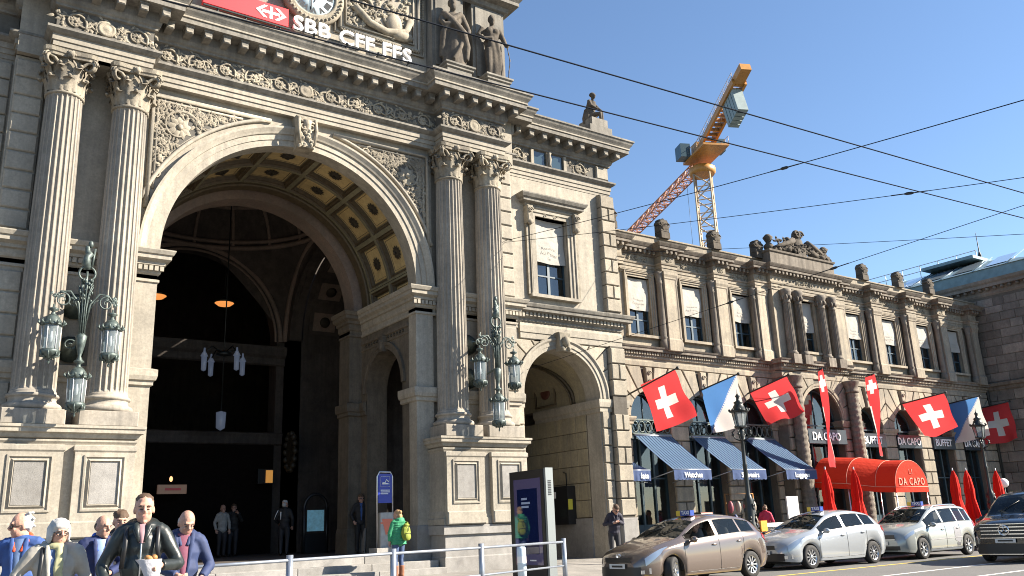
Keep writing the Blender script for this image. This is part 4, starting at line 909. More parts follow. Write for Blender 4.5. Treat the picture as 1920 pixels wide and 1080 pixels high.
for i, c in enumerate(AR):
    if i == 3: voussoirs(c, 5.62, 1.62, CX0+.02, CX1-.02, 7.42, CY, 9, 'wing', wing, .05); continue
    a = piers[i if i < 3 else i][0] if False else None
    l = {0: X0+.3, 1: 25.46, 2: 28.55, 4: CX1, 5: 39.93, 6: 43.03, 7: 46.1}[i]; r = {0: 25.46, 1: 28.55, 2: CX0, 4: 39.93, 5: 43.03, 6: 46.1, 7: X1}[i]
    voussoirs(c, AZ, RA+.02, l+.01, r-.01, 7.4, WY, 9, 'wing', wing, .07)
    m = MB(); m.slab([(c-.14,AZ+RA-.05),(c+.14,AZ+RA-.05),(c+.18,7.38),(c-.18,7.38)], WY-.16, WY, .03); spiral(m, c, 7.15, .1, 0, 1.4, .03, 1, y=WY-.17); spiral(m, c, 6.85, .08, 3, 1.4, .03, -1, y=WY-.17); wpart(m, 'arch_keystone', M['wing'])
for a, b in piers:
    m = MB(); m.mould([(0,5.1),(.07,5.14),(.07,5.22),(.12,5.28),(.16,5.36),(.16,5.42),(0,5.44)], [(a,25.5),(a,WY),(b,WY),(b,25.5)]); wpart(m, 'wing_impost', M['wing'])
for a, b in ((CX0, AR[3]-1.42), (AR[3]+1.42, CX1)): m = MB(); m.mould([(0,5.3),(.07,5.34),(.1,5.46),(.15,5.6),(0,5.63)], [(a,25.2),(a,CY),(b,CY),(b,25.2)]); wpart(m, 'wing_impost', M['wing'])
for i in range(len(piers)):
    a, b = piers[i]; q = MB(); q.box(a, b, WY-.12, WY+.05, .05, .42); wpart(q, 'wing_plinth', M['granite'])
m = MB(); arch_ring(m, AR[3], 5.62, CY, [(1.42,-.04),(1.42,.06),(1.5,.06),(1.52,.1),(1.62,.12),(1.62,0)], 32); wpart(m, 'entrance_archivolt', M['wing'])
for x in (31.92, 36.02):   # rough rusticated columns beside the entrance
    c = MB(); prof = []; z = .5; k = 0
    while z < 6.9: prof += [(.30-.006*(z), z), (.27-.006*z, z+.02)] if k % 2 else [(.30-.006*z, z)]; z += .13; k += 1
    n = 28; v = []; rr2 = random.Random(int(x))
    for r, z in prof:
        for i in range(n): th = 2*pi*i/n; q = r+(.018*sin(i*2.7+z*3) + rr2.uniform(-.012,.012)); v.append((x+q*cos(th), CY-.3+q*sin(th), z))
    c.add(v, [(j*n+i, j*n+(i+1) % n, (j+1)*n+(i+1) % n, (j+1)*n+i) for j in range(len(prof)-1) for i in range(n)], 0, True)
    c.lathe([(.3,6.88),(.33,6.95),(.27,7.0),(.3,7.15),(.38,7.36),(.4,7.42)], (x, CY-.3, 0), 16); c.lathe([(.42,.3),(.42,.42),(.34,.5)], (x,CY-.3,0), 16); wpart(c, 'entrance_column', M['wingdk'])
# shop windows and glazed fanlights
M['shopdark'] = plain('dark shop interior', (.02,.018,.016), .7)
M['shoplit'] = plain('shop display', (.23,.14,.08), .7, var=.5, sc=3)
for i, c in enumerate(AR):
    y = (CY if i == 3 else WY)+.42; r = 1.42 if i == 3 else RA; zs = 5.62 if i == 3 else AZ
    f = MB()
    for xx in (c-r+.05, c-.33*r, c+.33*r, c+r-.05): f.box(xx-.045, xx+.045, y-.06, y+.04, .4, 4.62)
    for zz, hh in ((1.05,.65),(3.1,.06),(4.66,.1)): f.box(c-r, c+r, y-.05, y+.03, zz-hh/2, zz+hh/2)
    f.tube([(c+(r-.05)*cos(a), y, zs+(r-.05)*sin(a)) for a in [pi*k/18 for k in range(19)]], .05, 5); f.tube([(c,y,zs-.6),(c,y,zs+r)], .035, 5); f.box(c-r,c+r,y-.03,y+.03,5.35,5.42)
    sw = wpart(f, 'shop_window', M['teal'])
    xs_ = (c-r+.06, c-.33*r, c+.33*r, c+r-.06)
    for xa, xb in zip(xs_, xs_[1:]):
        for za, zb_ in ((1.3,3.08),(3.12,4.62)): g = MB(); g.add([(xa,y,za),(xb,y,za),(xb,y,zb_),(xa,y,zb_)], [(0,1,2,3)]); g.build('pane', M['glass'], sw)
    for s_ in (0, 1):
        aa = [pi/2*(s_+k/10) for k in range(11)]; pp = [(c+(r-.03)*cos(a), zs+(r-.03)*sin(a)) for a in aa]; xo = c+.03 if s_ == 0 else c-.03; xe = c+r-.03 if s_ == 0 else c-r+.03
        pl_ = [(max(xo,p[0]) if s_ == 0 else min(xo,p[0]), p[1]) for p in pp]; pl_ = pl_+[(xo,4.7),(xe,4.7)] if s_ == 0 else pl_+[(xe,4.7),(xo,4.7)]
        g = MB(); g.add([(x_, y+.005, z_) for x_, z_ in pl_], [tuple(range(len(pl_)))]); g.build('pane', M['glass'], sw)
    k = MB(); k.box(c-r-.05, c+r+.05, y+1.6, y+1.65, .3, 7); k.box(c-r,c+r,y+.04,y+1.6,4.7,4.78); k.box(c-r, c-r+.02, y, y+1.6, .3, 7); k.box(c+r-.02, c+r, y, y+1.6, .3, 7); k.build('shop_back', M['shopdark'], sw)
    if i in (1, 2):
        k = MB(); rr_ = random.Random(i)
        for q in range(14): xx = c+rr_.uniform(-r+.25,r-.25); zz = rr_.choice((1.4,1.4,2.0,2.6)); k.box(xx-.14, xx+.14, y+.5, y+.8, zz, zz+rr_.uniform(.25,.5))
        k.build('shop_goods', M['shoplit'], sw)
# ring balustrades above the awnings
for i in (0, 1, 2):
    c = AR[i]; m = MB(); y = WY-.02
    m.box(c-1.0, c+1.0, y-.04, y+.04, 5.28, 5.33); m.box(c-1.0, c+1.0, y-.05, y+.05, 4.74, 4.8)
    for k in range(6):
        xx = c-.84+k*.336; m.tube([(xx+.15*cos(a), y, 5.04+.21*sin(a)) for a in [2*pi*q/14 for q in range(14)]], .028, 5, closed=True)
        if k < 5: m.tube([(xx+.168+.05*cos(a), y, 5.04+.05*sin(a)) for a in [2*pi*q/8 for q in range(8)]], .02, 4, closed=True)
    wpart(m, 'ring_balustrade', M['bronze'])
# ------------------------------------------------------------------ end pavilion with zinc roof
pav = thing('end_pavilion', 'grey stone pavilion with blue-green zinc roof closing the far right end', 'building', (50.2, 24, .3))
def ppart(m, name, mat, **kw): return m.build(name, mat, pav, **kw)
m = MB(); m.box(50.2, 70, 20.7, 50, .1, 13.3); ppart(m, 'pavilion_wall', M['rustgap'])
rnd2 = random.Random(12)
def sideblock(y0, y1, z0, z1, out, mat='pav'):
    b = MB(); g = .012; b.slab([(y0+g,z0+g),(y1-g,z0+g),(y1-g,z1-g),(y0+g,z1-g)], -out, .02, .02); b.v = [(50.2+y, x, z) for x, y, z in b.v]; b.f = [q[::-1] for q in b.f]; b.build('wall_stone', M[mat], pav)
z = 8.3
while z < 13.0:
    h = rnd2.choice((.42,.48,.55)); y = 20.7
    while y < 27.5:
        w = rnd2.uniform(.6,1.3); sideblock(y, min(27.6, y+w), z, min(13.25, z+h), .02+rnd2.uniform(0,.03)); y += w
    z += h
for i in range(13):
    z = .5+i*.56; y = 20.7-(.4 if i % 2 else 0)
    if z > 7.4: break
    while y < 25.0: sideblock(max(20.7,y), min(25.0, y+.95), z, z+.56, .07); y += .95
m = MB(); P = [(50.2, 27.6), (50.2, 20.7), (70, 20.7)]
m.mould([(0,7.5),(.06,7.55),(.06,7.8),(.14,7.85),(.14,8.0),(.3,8.05),(.34,8.2),(0,8.3)], P); ppart(m, 'pavilion_string_course', M['wingdk'])
P = [(50.2, 45), (50.2, 20.7), (70, 20.7)]
m = MB(); m.mould([(0,13.2),(.08,13.3),(.08,13.62),(.4,13.64),(.4,13.8),(.5,13.9),(.55,14.05),(0,14.1)], P); ppart(m, 'pavilion_cornice', M['pav'])
m = MB()
for i in range(34): m.ell((50.2-.24, 20.9+i*.42, 13.55), (.16,.1,.1), None, 8, 5)
ppart(m, 'round_modillion_row', M['pav'], kind='stuff')
m = MB(); m.box(50.6, 70, 21.2, 50, 14.05, 14.9); ppart(m, 'attic_band', M['zinc'])
m = MB()
m.add([(50.5,21.1,14.9),(70,21.1,14.9),(70,50,14.9),(50.5,50,14.9),(56,27,16.9),(70,27,16.9),(70,50,16.9),(56,50,16.9)], [(0,1,5,4),(3,0,4,7),(4,5,6,7)]); ppart(m, 'zinc_roof', M['zinc'])
for i in range(12):
    m = MB(); y = 23+i*2.0; a = Vector((50.5,y,14.93)); 
    m.add([(51.2,y,15.2),(51.2,y+1.3,15.2),(55.4,y+2.4,16.72),(55.4,y+1.2,16.72)], [(0,1,2,3)]); m.tube([(50.6,y-.3,14.96),(55.9,y+1.0,16.93)], .04, 5); ppart(m, 'skylight_strip', M['skylight'])
m = MB()
for i in range(18):
    y = 27+i*1.3; m.tube([(56,y,16.9),(56,y,17.7)], .025, 4)
for z in (17.3, 17.7): m.tube([(56,27,z),(56,50,z)], .025, 4)
ppart(m, 'roof_railing', M['galv'])
m = MB(); m.lathe([(.1,16.9),(.16,17.2),(.06,17.4),(.12,17.7),(.04,18.0),(.02,19.2),(0,19.4)], (57.5,27.5,0), 8); ppart(m, 'roof_finial', M['iron']); m = MB(); m.box(54.5,57,26.5,30,16.85,17.05); ppart(m, 'roof_hatch', M['zinc'])
m = MB(); m.tube([(50.02,25.1,12.6),(50.0,24.92,11.9),(50.0,24.9,.5)], .09, 8); m.tube([(50.1,26.4,12.75),(50.0,25.6,12.7),(50.02,25.1,12.6)], .08, 6); ppart(m, 'drainpipe', M['iron'])
# ------------------------------------------------------------------ station signs, clock
def letters(root, s, x0, x1, y, z0, h, mat, bold=.02, name='letter', dep=.05):
    """letters set one by one between x0 and x1 at cap height h"""
    info = []
    for ch in s:
        if ch == ' ': info.append(None); continue
        me = textmesh(ch, 1, dep, bold, 'LEFT'); xs = [v.co.x for v in me.vertices]; ys = [v.co.y for v in me.vertices]; info.append((me, min(xs), max(xs), min(ys), max(ys)))
    H_ = textmesh('H', 1, dep, bold, 'LEFT'); hh = max(v.co.y for v in H_.vertices)-min(v.co.y for v in H_.vertices); k = h/hh; yb = min(v.co.y for v in H_.vertices)
    tot = sum((.32 if i is None else (i[2]-i[1]+.075)) for i in info)-.075; f = (x1-x0)/(tot*k); x = x0
    for i, ch in zip(info, s):
        if i is None: x += .32*k*f; continue
        me = i[0].copy(); me.materials.clear(); me.materials.append(mat)
        put(name, me, root, (x-i[1]*k*f, y, z0-yb*k), (pi/2,0,0), (k*f, k, 1)); x += (i[2]-i[1]+.075)*k*f
t = thing('station_lettering', 'big white raised letters SBB CFF FFS on struts above the arch cornice', 'sign', (10, 22.3, 15.4))
letters(t, 'SBB CFF FFS', 8.04, 12.0, 22.22, 16.0, .49, M['white'], .016)
m = MB()
for i in range(9): x = 8.2+i*.47; m.tube([(x,22.25,15.95),(x,22.3,15.5)], .018, 5)
for z in (16.1,): m.tube([(8.0,22.29,z),(12.05,22.29,z)], .018, 5)
m.tube([(8.0,22.05,15.92),(12.05,22.05,15.92)], .014, 5)
for i in range(4): x = 8.6+i*1.05; m.tube([(x,22.4,15.75),(x,21.95,15.82)], .02, 5); m.ell((x,21.93,15.85), (.06,.06,.05), None, 6, 4)
m.build('sign_strut', M['iron'], t)
t = thing('logo_sign', 'red sign board with a white double-headed arrow cross, left of the letters', 'sign', (6.9, 22.3, 15.4))
m = MB(); m.slab([(5.4,15.98),(7.87,15.98),(7.87,16.58),(5.4,16.58)], 22.14, 22.3, .012, back=True); m.build('sign_board', M['red'], t)
m = MB(); cx, cz, y = 7.34, 16.28, 22.128
m.box(cx-.26,cx+.26,y,y+.02,cz-.045,cz+.045); m.box(cx-.045,cx+.045,y,y+.02,cz+.045,cz+.2); m.box(cx-.045,cx+.045,y,y+.02,cz-.2,cz-.045)
for s in (-1, 1):
    for r in (-1, 1):
        p = [(cx+s*.46,cz),(cx+s*.22,cz+r*.2),(cx+s*.11,cz+r*.2),(cx+s*.33,cz)]
        if s*r < 0: p = p[::-1]
        m.slab(p[::-1], y-.001, y+.02)
m.build('arrow_emblem', M['white'], t)
m = MB(); m.box(5.4,7.9,22.05,22.1,15.86,15.9); 
for x in (5.8,6.6,7.6): m.tube([(x,22.3,15.7),(x,22.08,15.84)], .03, 5)
m.build('sign_strut', M['iron'], t)
t = thing('station_clock', 'round pale blue clock face in a carved ring over the letters', 'clock', (8.66, 22.4, 17.45))
m = MB(); m.lathe([(.7,0),(.7,.03),(0,.03)], (8.66,22.3,17.45), 40, M=Matrix.Rotation(pi/2,4,'X')); m.build('dial', M['dial'], t)
m = MB(); m.lathe([(.7,-.1),(.7,.06),(.78,.1),(.82,.06),(.9,.12),(1.0,.06),(1.02,-.1)], (8.66,22.3,17.45), 48, M=Matrix.Rotation(pi/2,4,'X'))
for k in range(40): m.ell((8.66+.9*cos(k*pi/20), 22.18, 17.45+.9*sin(k*pi/20)), (.05,.04,.05), None, 5, 3)
m.build('clock_ring', M['orn'], t)
m = MB(); m.obox((8.66+.1,22.25,17.4), (.03,.012,.45), M=Matrix.Rotation(.25,4,'Y')); m.obox((8.6,22.245,17.2), (.025,.012,.6), M=Matrix.Rotation(-.02,4,'Y')); m.build('clock_hand', M['black'], t)
for i, nmr in enumerate(('XII','I','II','III','IIII','V','VI','VII','VIII','IX','X','XI')):
    a = pi/2-i*pi/6; text('numeral', nmr, M['black'], t, (8.66+.54*cos(a), 22.262, 17.45+.54*sin(a)), (pi/2, -(a-pi/2), 0), .24, .003, .012)
# ------------------------------------------------------------------ figures grown as one surface
def fuse(m, voxel, name, mats, smooth=4):
    me = m.mesh('tmp', mats[0] if isinstance(mats, list) else mats); o = bpy.data.objects.new('tmp', me); COL.objects.link(o)
    r = o.modifiers.new('r', 'REMESH'); r.mode = 'VOXEL'; r.voxel_size = voxel; r.use_smooth_shade = True
    if smooth: s = o.modifiers.new('s', 'SMOOTH'); s.iterations = smooth; s.factor = .5
    out = evalmesh(o, name); out.materials.clear()
    for q in (mats if isinstance(mats, list) else [mats]): out.materials.append(q)
    return out
def drape(m, pts, rx, n=10, amp=.12, folds=7, seed=0):
    """folded drapery lofted through [(x,y,z)] with radii"""
    rnd = random.Random(seed); ph = [rnd.uniform(0,6.3) for _ in range(3)]; k = 40; v = []
    for i, (p, r) in enumerate(zip(pts, rx)):
        a_, b_ = r if isinstance(r, tuple) else (r, r)
        for j in range(k):
            th = 2*pi*j/k; q = 1+amp*(i/len(pts))*(sin(folds*th+ph[0]+i*.15)*.6+sin((folds+4)*th+ph[1])*.4); v.append((p[0]+a_*q*cos(th), p[1]+b_*q*sin(th), p[2]))
    N = len(pts); m.add(v, [(i*k+j, i*k+(j+1) % k, (i+1)*k+(j+1) % k, (i+1)*k+j) for i in range(N-1) for j in range(k)]+[tuple(range(k))[::-1], tuple((N-1)*k+j for j in range(k))], 0, True)
def headshape(m, c, s=1, M3=None, hair=True):
    c = Vector(c); R_ = M3 or Matrix()
    def P(x, y, z): return c+R_ @ Vector((x*s, y*s, z*s))
    m.ell(P(0,.01,.03), (.081*s,.1*s,.108*s), R_, 16, 12); m.ell(P(0,-.022,-.05), (.066*s,.074*s,.08*s), R_, 14, 10); m.ell(P(0,-.062,-.105), (.03*s,.03*s,.026*s), R_, 8, 6)
    m.tube([P(0,-.088,.03), P(0,-.112,-.012), P(0,-.1,-.03)], [.011*s,.017*s,.014*s], 6)
    for q in (-1, 1): m.ell(P(q*.079,.012,-.01), (.012*s,.02*s,.034*s), R_, 6, 5); m.ell(P(q*.034,-.073,-.022), (.026*s,.02*s,.025*s), R_, 6, 5)
    m.tube([P(-.045,-.08,.04), P(0,-.09,.035), P(.045,-.08,.04)], .014*s, 6)
    m.tube([P(0,.02,-.06), P(0,.03,-.2)], .055*s, 10)
def statue(kind):
    m = MB()
    if kind == 0:
        drape(m, [(0,0,0),(.02,0,.3),(.03,0,.8),(.02,0,1.1),(0,0,1.25)], [(.34,.28),(.33,.27),(.29,.24),(.25,.2),(.24,.19)], amp=.2, folds=6)
        m.ell((0,0,1.45), (.25,.17,.32)); m.tube([(-.24,0,1.68),(-.34,-.05,1.4),(-.3,-.2,1.2),(-.08,-.26,1.25)], [.1,.09,.075,.05], 8); m.tube([(.24,0,1.68),(.36,-.02,1.4),(.42,-.12,1.15),(.36,-.25,1.0)], [.1,.09,.07,.05], 8)
        m.tube([(-.26,-.1,1.6),(-.05,-.24,1.3),(.2,-.26,1.0),(.33,-.2,.6),(.3,-.2,.2)], [.09,.1,.11,.1,.07], 8); m.tube([(.22,-.1,1.68),(-.1,-.22,1.35),(-.3,-.12,1.0),(-.33,0,.3)], [.07,.08,.1,.08], 8); m.tube([(.3,-.1,1.1),(.1,-.3,.5),(-.1,-.3,.15)], [.06,.06,.05], 6)
        headshape(m, (0,-.02,1.98), 1.25); m.ell((0,.03,2.03), (.13,.14,.13)); m.ell((0,-.12,1.82),(.08,.07,.1))
    else:
        m.tube([(-.1,0,.05),(-.11,-.05,.5),(-.1,-.02,.95)], [.08,.1,.13], 10); m.tube([(.1,.05,.05),(.12,-.02,.5),(.09,0,.95)], [.08,.1,.13], 10)
        m.ell((0,0,1.05), (.2,.15,.17)); m.ell((0,0,1.4), (.23,.15,.3)); m.ell((-.1,-.12,1.5),(.1,.06,.09)); m.ell((.1,-.12,1.5),(.1,.06,.09))
        m.tube([(-.25,0,1.6),(-.38,0,1.35),(-.28,-.16,1.2),(-.02,-.18,1.25)], [.085,.08,.06,.045], 8); m.tube([(.24,0,1.6),(.36,-.03,1.3),(.4,-.14,1.05)], [.085,.075,.05], 8)
        drape(m, [(.12,.06,.0),(.13,.06,.4),(.1,.05,.8),(.05,.03,1.1),(.0,.02,1.2)], [(.24,.2),(.24,.2),(.24,.2),(.24,.19),(.22,.17)], amp=.25, folds=6, seed=4)
        m.tube([(.4,-.16,1.1),(.46,-.2,.6),(.38,-.24,.05)], .025, 6); m.ell((.42,-.16,1.08),.06); m.ell((-.1,-.05,.03),(.1,.18,.05)); m.ell((.1,-.02,.03),(.1,.18,.05))
        headshape(m, (.03,-.01,1.88), 1.15); m.ell((.03,.02,1.94), (.11,.13,.12)); m.tube([(.03,.02,1.98),(.03,.0,2.08)], .06, 6)
    return fuse(m, .028, 'figure', M['statue'], 2)
def statue_thing(x, z0, w, kind, label):
    t = thing('statue', label, 'statue', (x, 21.75, 15.36), 'statues on the cornice')
    m = MB(); m.box(x-w/2, x+w/2, 21.35, 22.1, 15.37, 15.75); m.mould([(0,15.75),(.05,15.78),(.05,15.84),(.1,15.88),(.1,15.94),(-.4,15.96)], [(x-w/2,22.1),(x-w/2,21.35),(x+w/2,21.35),(x+w/2,22.1)]); m.build('statue_plinth', M['corn'], t)
    put('figure', statue(kind), t, (x, 21.72, 15.95), (0,0,radians(-12)), (1.22,1.15,1.22))
statue_thing(13.3, 15.4, .92, 0, 'robed stone statue in heavy folds standing nearer the clock')
statue_thing(14.82, 15.4, .86, 1, 'half-nude stone statue holding a staff at the outer cornice end')
t = thing('seated_statue', 'dark seated stone figure with one raised knee on the corner roof edge', 'statue', (19.75, 22.4, 15.4))
m = MB(); m.box(19.25,20.3,22.0,22.9,15.36,15.62); m.box(19.4,20.15,22.05,22.8,15.62,15.95); m.build('statue_plinth', M['corn'], t)
m = MB(); m.ell((0,.05,.25),(.24,.22,.22)); m.tube([(0,.08,.3),(-.02,.02,.6),(-.02,-.03,.85)], [.19,.2,.17], 12); m.tube([(.1,0,.2),(.35,-.25,.4),(.42,-.22,-.05)], [.13,.1,.07], 8); m.tube([(-.08,0,.2),(.05,-.35,.22),(.1,-.32,-.1)], [.13,.1,.07], 8)
m.tube([(.17,0,.85),(.36,-.1,.65),(.4,-.25,.48)], [.08,.07,.05], 8); m.tube([(-.2,0,.85),(-.25,-.12,.55),(0,-.28,.42)], [.08,.07,.05], 8); headshape(m, (.0,-.1,1.12), 1.1); m.ell((0,-.06,1.18),(.12,.13,.11)); drape(m, [(-.1,.15,-.25),(-.12,.15,.1),(-.1,.1,.5)], [.2,.2,.15], amp=.2)
put('figure', fuse(m, .03, 'figure', M['statue'], 2), t, (19.72, 22.4, 16.03), (0,0,radians(20)), (.95,.95,.86))
# ------------------------------------------------------------------ wall lanterns
def lantern_parts(par, p, s=1, prefix=''):
    x, y, z = p; L = lambda prof: [(r*s, z+h*s) for r, h in prof]
    m = MB(); m.lathe(L([(.10,.62),(.05,.66),(.04,.72),(.12,.76),(.11,.79),(.03,.82),(.02,.9)]), (x,y,0), 14); m.lathe(L([(.235,.36),(.25,.4),(.21,.42),(.2,.48),(.14,.58),(.1,.62)]), (x,y,0), 16)
    for k in range(10):
        a = 2*pi*k/10; m.tube([(x+.22*s*cos(a),y+.22*s*sin(a),z+.38*s),(x+.29*s*cos(a),y+.29*s*sin(a),z+.44*s),(x+.27*s*cos(a),y+.27*s*sin(a),z+.5*s)], [.03*s,.03*s,.006*s], 5)
    o = m.build('lantern_cap', M['bronze'], par); m = MB()
    m.lathe(L([(.0,-.55),(.03,-.5),(.015,-.44),(.1,-.38),(.19,-.32),(.22,-.27),(.22,-.22),(.19,-.2)]), (x,y,0), 14)
    for k in range(7):
        a = 2*pi*k/7; m.tube([(x+.21*s*cos(a),y+.21*s*sin(a),z-.25*s),(x+.2*s*cos(a),y+.2*s*sin(a),z-.36*s),(x+.12*s*cos(a),y+.12*s*sin(a),z-.36*s),(x+.1*s*cos(a),y+.1*s*sin(a),z-.42*s)], .022*s, 5)
    m.build('lantern_base', M['bronze'], o)
    g = MB(); g.lathe(L([(.175,-.2),(.19,.1),(.2,.36)]), (x,y,0), 18, cap=False); g.build('lantern_glass', M['lampglass'], o)
    b = MB(); b.lathe(L([(.03,.36),(.03,.2),(.045,.12),(.04,.0),(0,-.03)]), (x,y,0), 8); 
    for k in range(6): a = 2*pi*k/6; b.tube([(x+.19*s*cos(a),y+.19*s*sin(a),z-.2*s),(x+.205*s*cos(a),y+.205*s*sin(a),z+.36*s)], .009*s, 4)
    b.build('lamp_burner', M['white'], o)
def wall_lamp(x, label):
    y = 20.9; t = thing('wall_lantern', label, 'wall lamp', (x, 22.4, 6.4), 'branched lanterns on the portal')
    m = MB(); m.lathe([(.0,5.2),(.04,5.3),(.07,5.42),(.035,5.5),(.06,5.6),(.09,5.75),(.12,5.95),(.07,6.0),(.035,6.05)], (x,y,0), 14)
    for k in range(8):
        a = 2*pi*k/8; m.tube([(x+.06*cos(a), y+.06*sin(a), 5.95), (x+.05*cos(a), y+.05*sin(a), 6.6), (x+.09*cos(a),y+.09*sin(a),6.95),(x+.15*cos(a),y+.15*sin(a),7.1)], .016, 5)
    m.tube([(x,y,5.9),(x,y,7.2),(x,y,7.45)], [.03,.03,.025], 6)
    for k in range(60): a = random.uniform(0,6.3); m.ell((x+random.uniform(.02,.16)*cos(a), y+random.uniform(.02,.16)*sin(a), random.uniform(6.7,7.25)), (.03,.03,.045), None, 5, 3)
    m.tube([(x+.17*cos(a),y,7.4+.17*sin(a)) for a in [2*pi*i/18 for i in range(18)]], .026, 6, closed=True)
    m.tube([(x+random.uniform(-.05,.05),y+.03*cos(i),7.5+i*.07) for i in range(9)], [.07,.09,.1,.09,.08,.09,.07,.06,.05], 7); m.ell((x+.02,y,8.1),(.06,.06,.09)); m.tube([(x+.08,y,7.55),(x+.12,y,8.0)], .03, 5)
    for s in (-1, 1):
        m.tube([(x+s*.05,y,6.2),(x+s*.12,y,6.7),(x+s*.3,y,6.95),(x+s*.48,y,6.93),(x+s*.6,y,6.78)], [.026,.026,.024,.022,.02], 6)
        spiral(m, x+s*.45, 6.74, .17, 1.2, 1.6, .022, s, y=y); m.tube([(x+s*.12,y,6.55),(x+s*.22,y,6.78),(x+s*.32,y,6.8)], .014, 5)
        for k in range(9): m.leaf((x+s*(.56+random.uniform(-.1,.12)), 6.84+random.uniform(-.08,.1)), .12, .03, random.uniform(0,6.3), .03, 0, y)
        m.tube([(x+s*.6,y,6.8),(x+s*.6,y,6.66)], .012, 5)
    m.tube([(x,y,5.25),(x,y,5.1)], .015, 5)
    for zz in (6.0, 7.0):
        m.tube([(x,y,zz),(x-.05,(y+22.4)/2,zz-.12),(x,22.2,zz)], [.03,.04,.05], 6); spiral(m, x-.12, zz-.1, .14, 0, 1.4, .02, 1, y=21.7)
    t_ = m.build('branch_stem', M['bronze'], t)
    for zz in (5.95, 7.0): w = MB(); w.lathe([(.3,0),(.32,.05),(.22,.12),(.24,.2),(.1,.3),(.06,.4)], (x,22.54,zz), 14, M=Matrix.Rotation(pi/2,4,'X')); w.build('wall_rose', M['bronzedk'], t)
    for dx, z in ((-.6, 5.87-.08), (.6, 5.87-.08), (0, 4.66)): lantern_parts(t, (x+dx, y, z), .93)
wall_lamp(2.95, 'green bronze three-lantern bracket between the left pair of columns')
wall_lamp(14.05, 'green bronze three-lantern bracket between the right pair of columns')
# chandelier hanging in the dark hall
t = thing('hall_chandelier', 'hanging cluster of white lanterns on a long rod in the dark hall', 'chandelier', (9.2, 31.5, 13))
m = MB(); m.tube([(9.2,31.5,15.2),(9.2,31.5,5.6)], .025, 5); m.lathe([(.1,7.9),(.3,7.95),(.08,8.1)], (9.2,31.5,0), 10)
for k in range(4): a = k*pi/2+.3; m.tube([(9.2,31.5,8.0),(9.2+.5*cos(a),31.5+.5*sin(a),8.2),(9.2+.8*cos(a),31.5+.8*sin(a),7.9)], .03, 5)
m.build('rod', M['iron'], t)
M['milk'] = plain('milky lamp glass', (.16,.18,.22), .3, emit=(.55,.68,1), es=.025); M['amber'] = plain('amber lit lamp', (.8,.35,.1), .4, emit=(1,.36,.09), es=.28)
for dx, dy, z, r in ((.8*cos(.3+k*pi/2), .8*sin(.3+k*pi/2), 7.3, .09) for k in range(4)):
    g = MB(); g.lathe([(.0,z-.05),(r,z),(r*1.1,z+.5),(0,z+.52)], (9.2+dx,31.5+dy,0), 10); g.lathe([(r*1.5,z+.5),(.04,z+.68),(.03,z+.8)], (9.2+dx,31.5+dy,0), 10); g.build('lamp_glass', M['milk'], t)
g = MB(); g.lathe([(0,5.2),(.16,5.3),(.18,5.85),(0,5.9)], (9.2,31.5,0), 12); g.build('lamp_glass', M['milk'], t)
for x, z in ((7.3,10.6),(9.9,10.6)):
    t = thing('arch_lamp', 'amber glowing dish lamp under the dark hall arch, ' + ('the left one' if x < 9 else 'the right one'), 'lamp', (x,34.2,z), 'amber lamps in the hall')
    m = MB(); m.lathe([(0,z-.16),(.25,z-.1),(.4,z+.02)], (x,34.2,0), 14); m.build('lamp_bowl', M['amber'], t)
    m = MB(); m.lathe([(.42,z),(.46,z+.05),(.2,z+.12),(.02,z+.3)], (x,34.2,0), 14); m.tube([(x,34.2,z+.3),(x,34.2,z+2)], .015, 4); m.build('lamp_cap', M['iron'], t)
t = thing('hall_sign', 'small lit hanging sign board with red print inside the dark hall', 'sign', (8.1, 33, 3))
m = MB(); m.box(7.55,8.55,33.0,33.1,3.1,3.42); m.build('sign_board', plain('dim lit sign', (.3,.2,.14), .5, emit=(1,.55,.35), es=.02), t)
m = MB(); m.box(7.8,8.35,32.985,33.0,3.22,3.30); m.build('sign_print', M['red'], t)
m = MB(); m.ell((8.0,33.05,3.62),(.06,.06,.1)); m.build('sign_bulb', plain('warm bulb', (1,.6,.3), .4, emit=(1,.55,.25), es=.5), t)
t = thing('lit_showcase', 'small amber lit showcase on the hall pillar', 'showcase', (11.6, 33.4, 3.4))
m = MB(); m.box(11.2,11.75,33.2,33.5,3.45,4.0); m.build('case', M['black'], t); m = MB(); m.box(11.5,11.76,33.15,33.22,3.48,3.95); m.build('lit_pane', plain('amber pane', (.7,.35,.08), .4, emit=(1,.45,.1), es=.12), t)
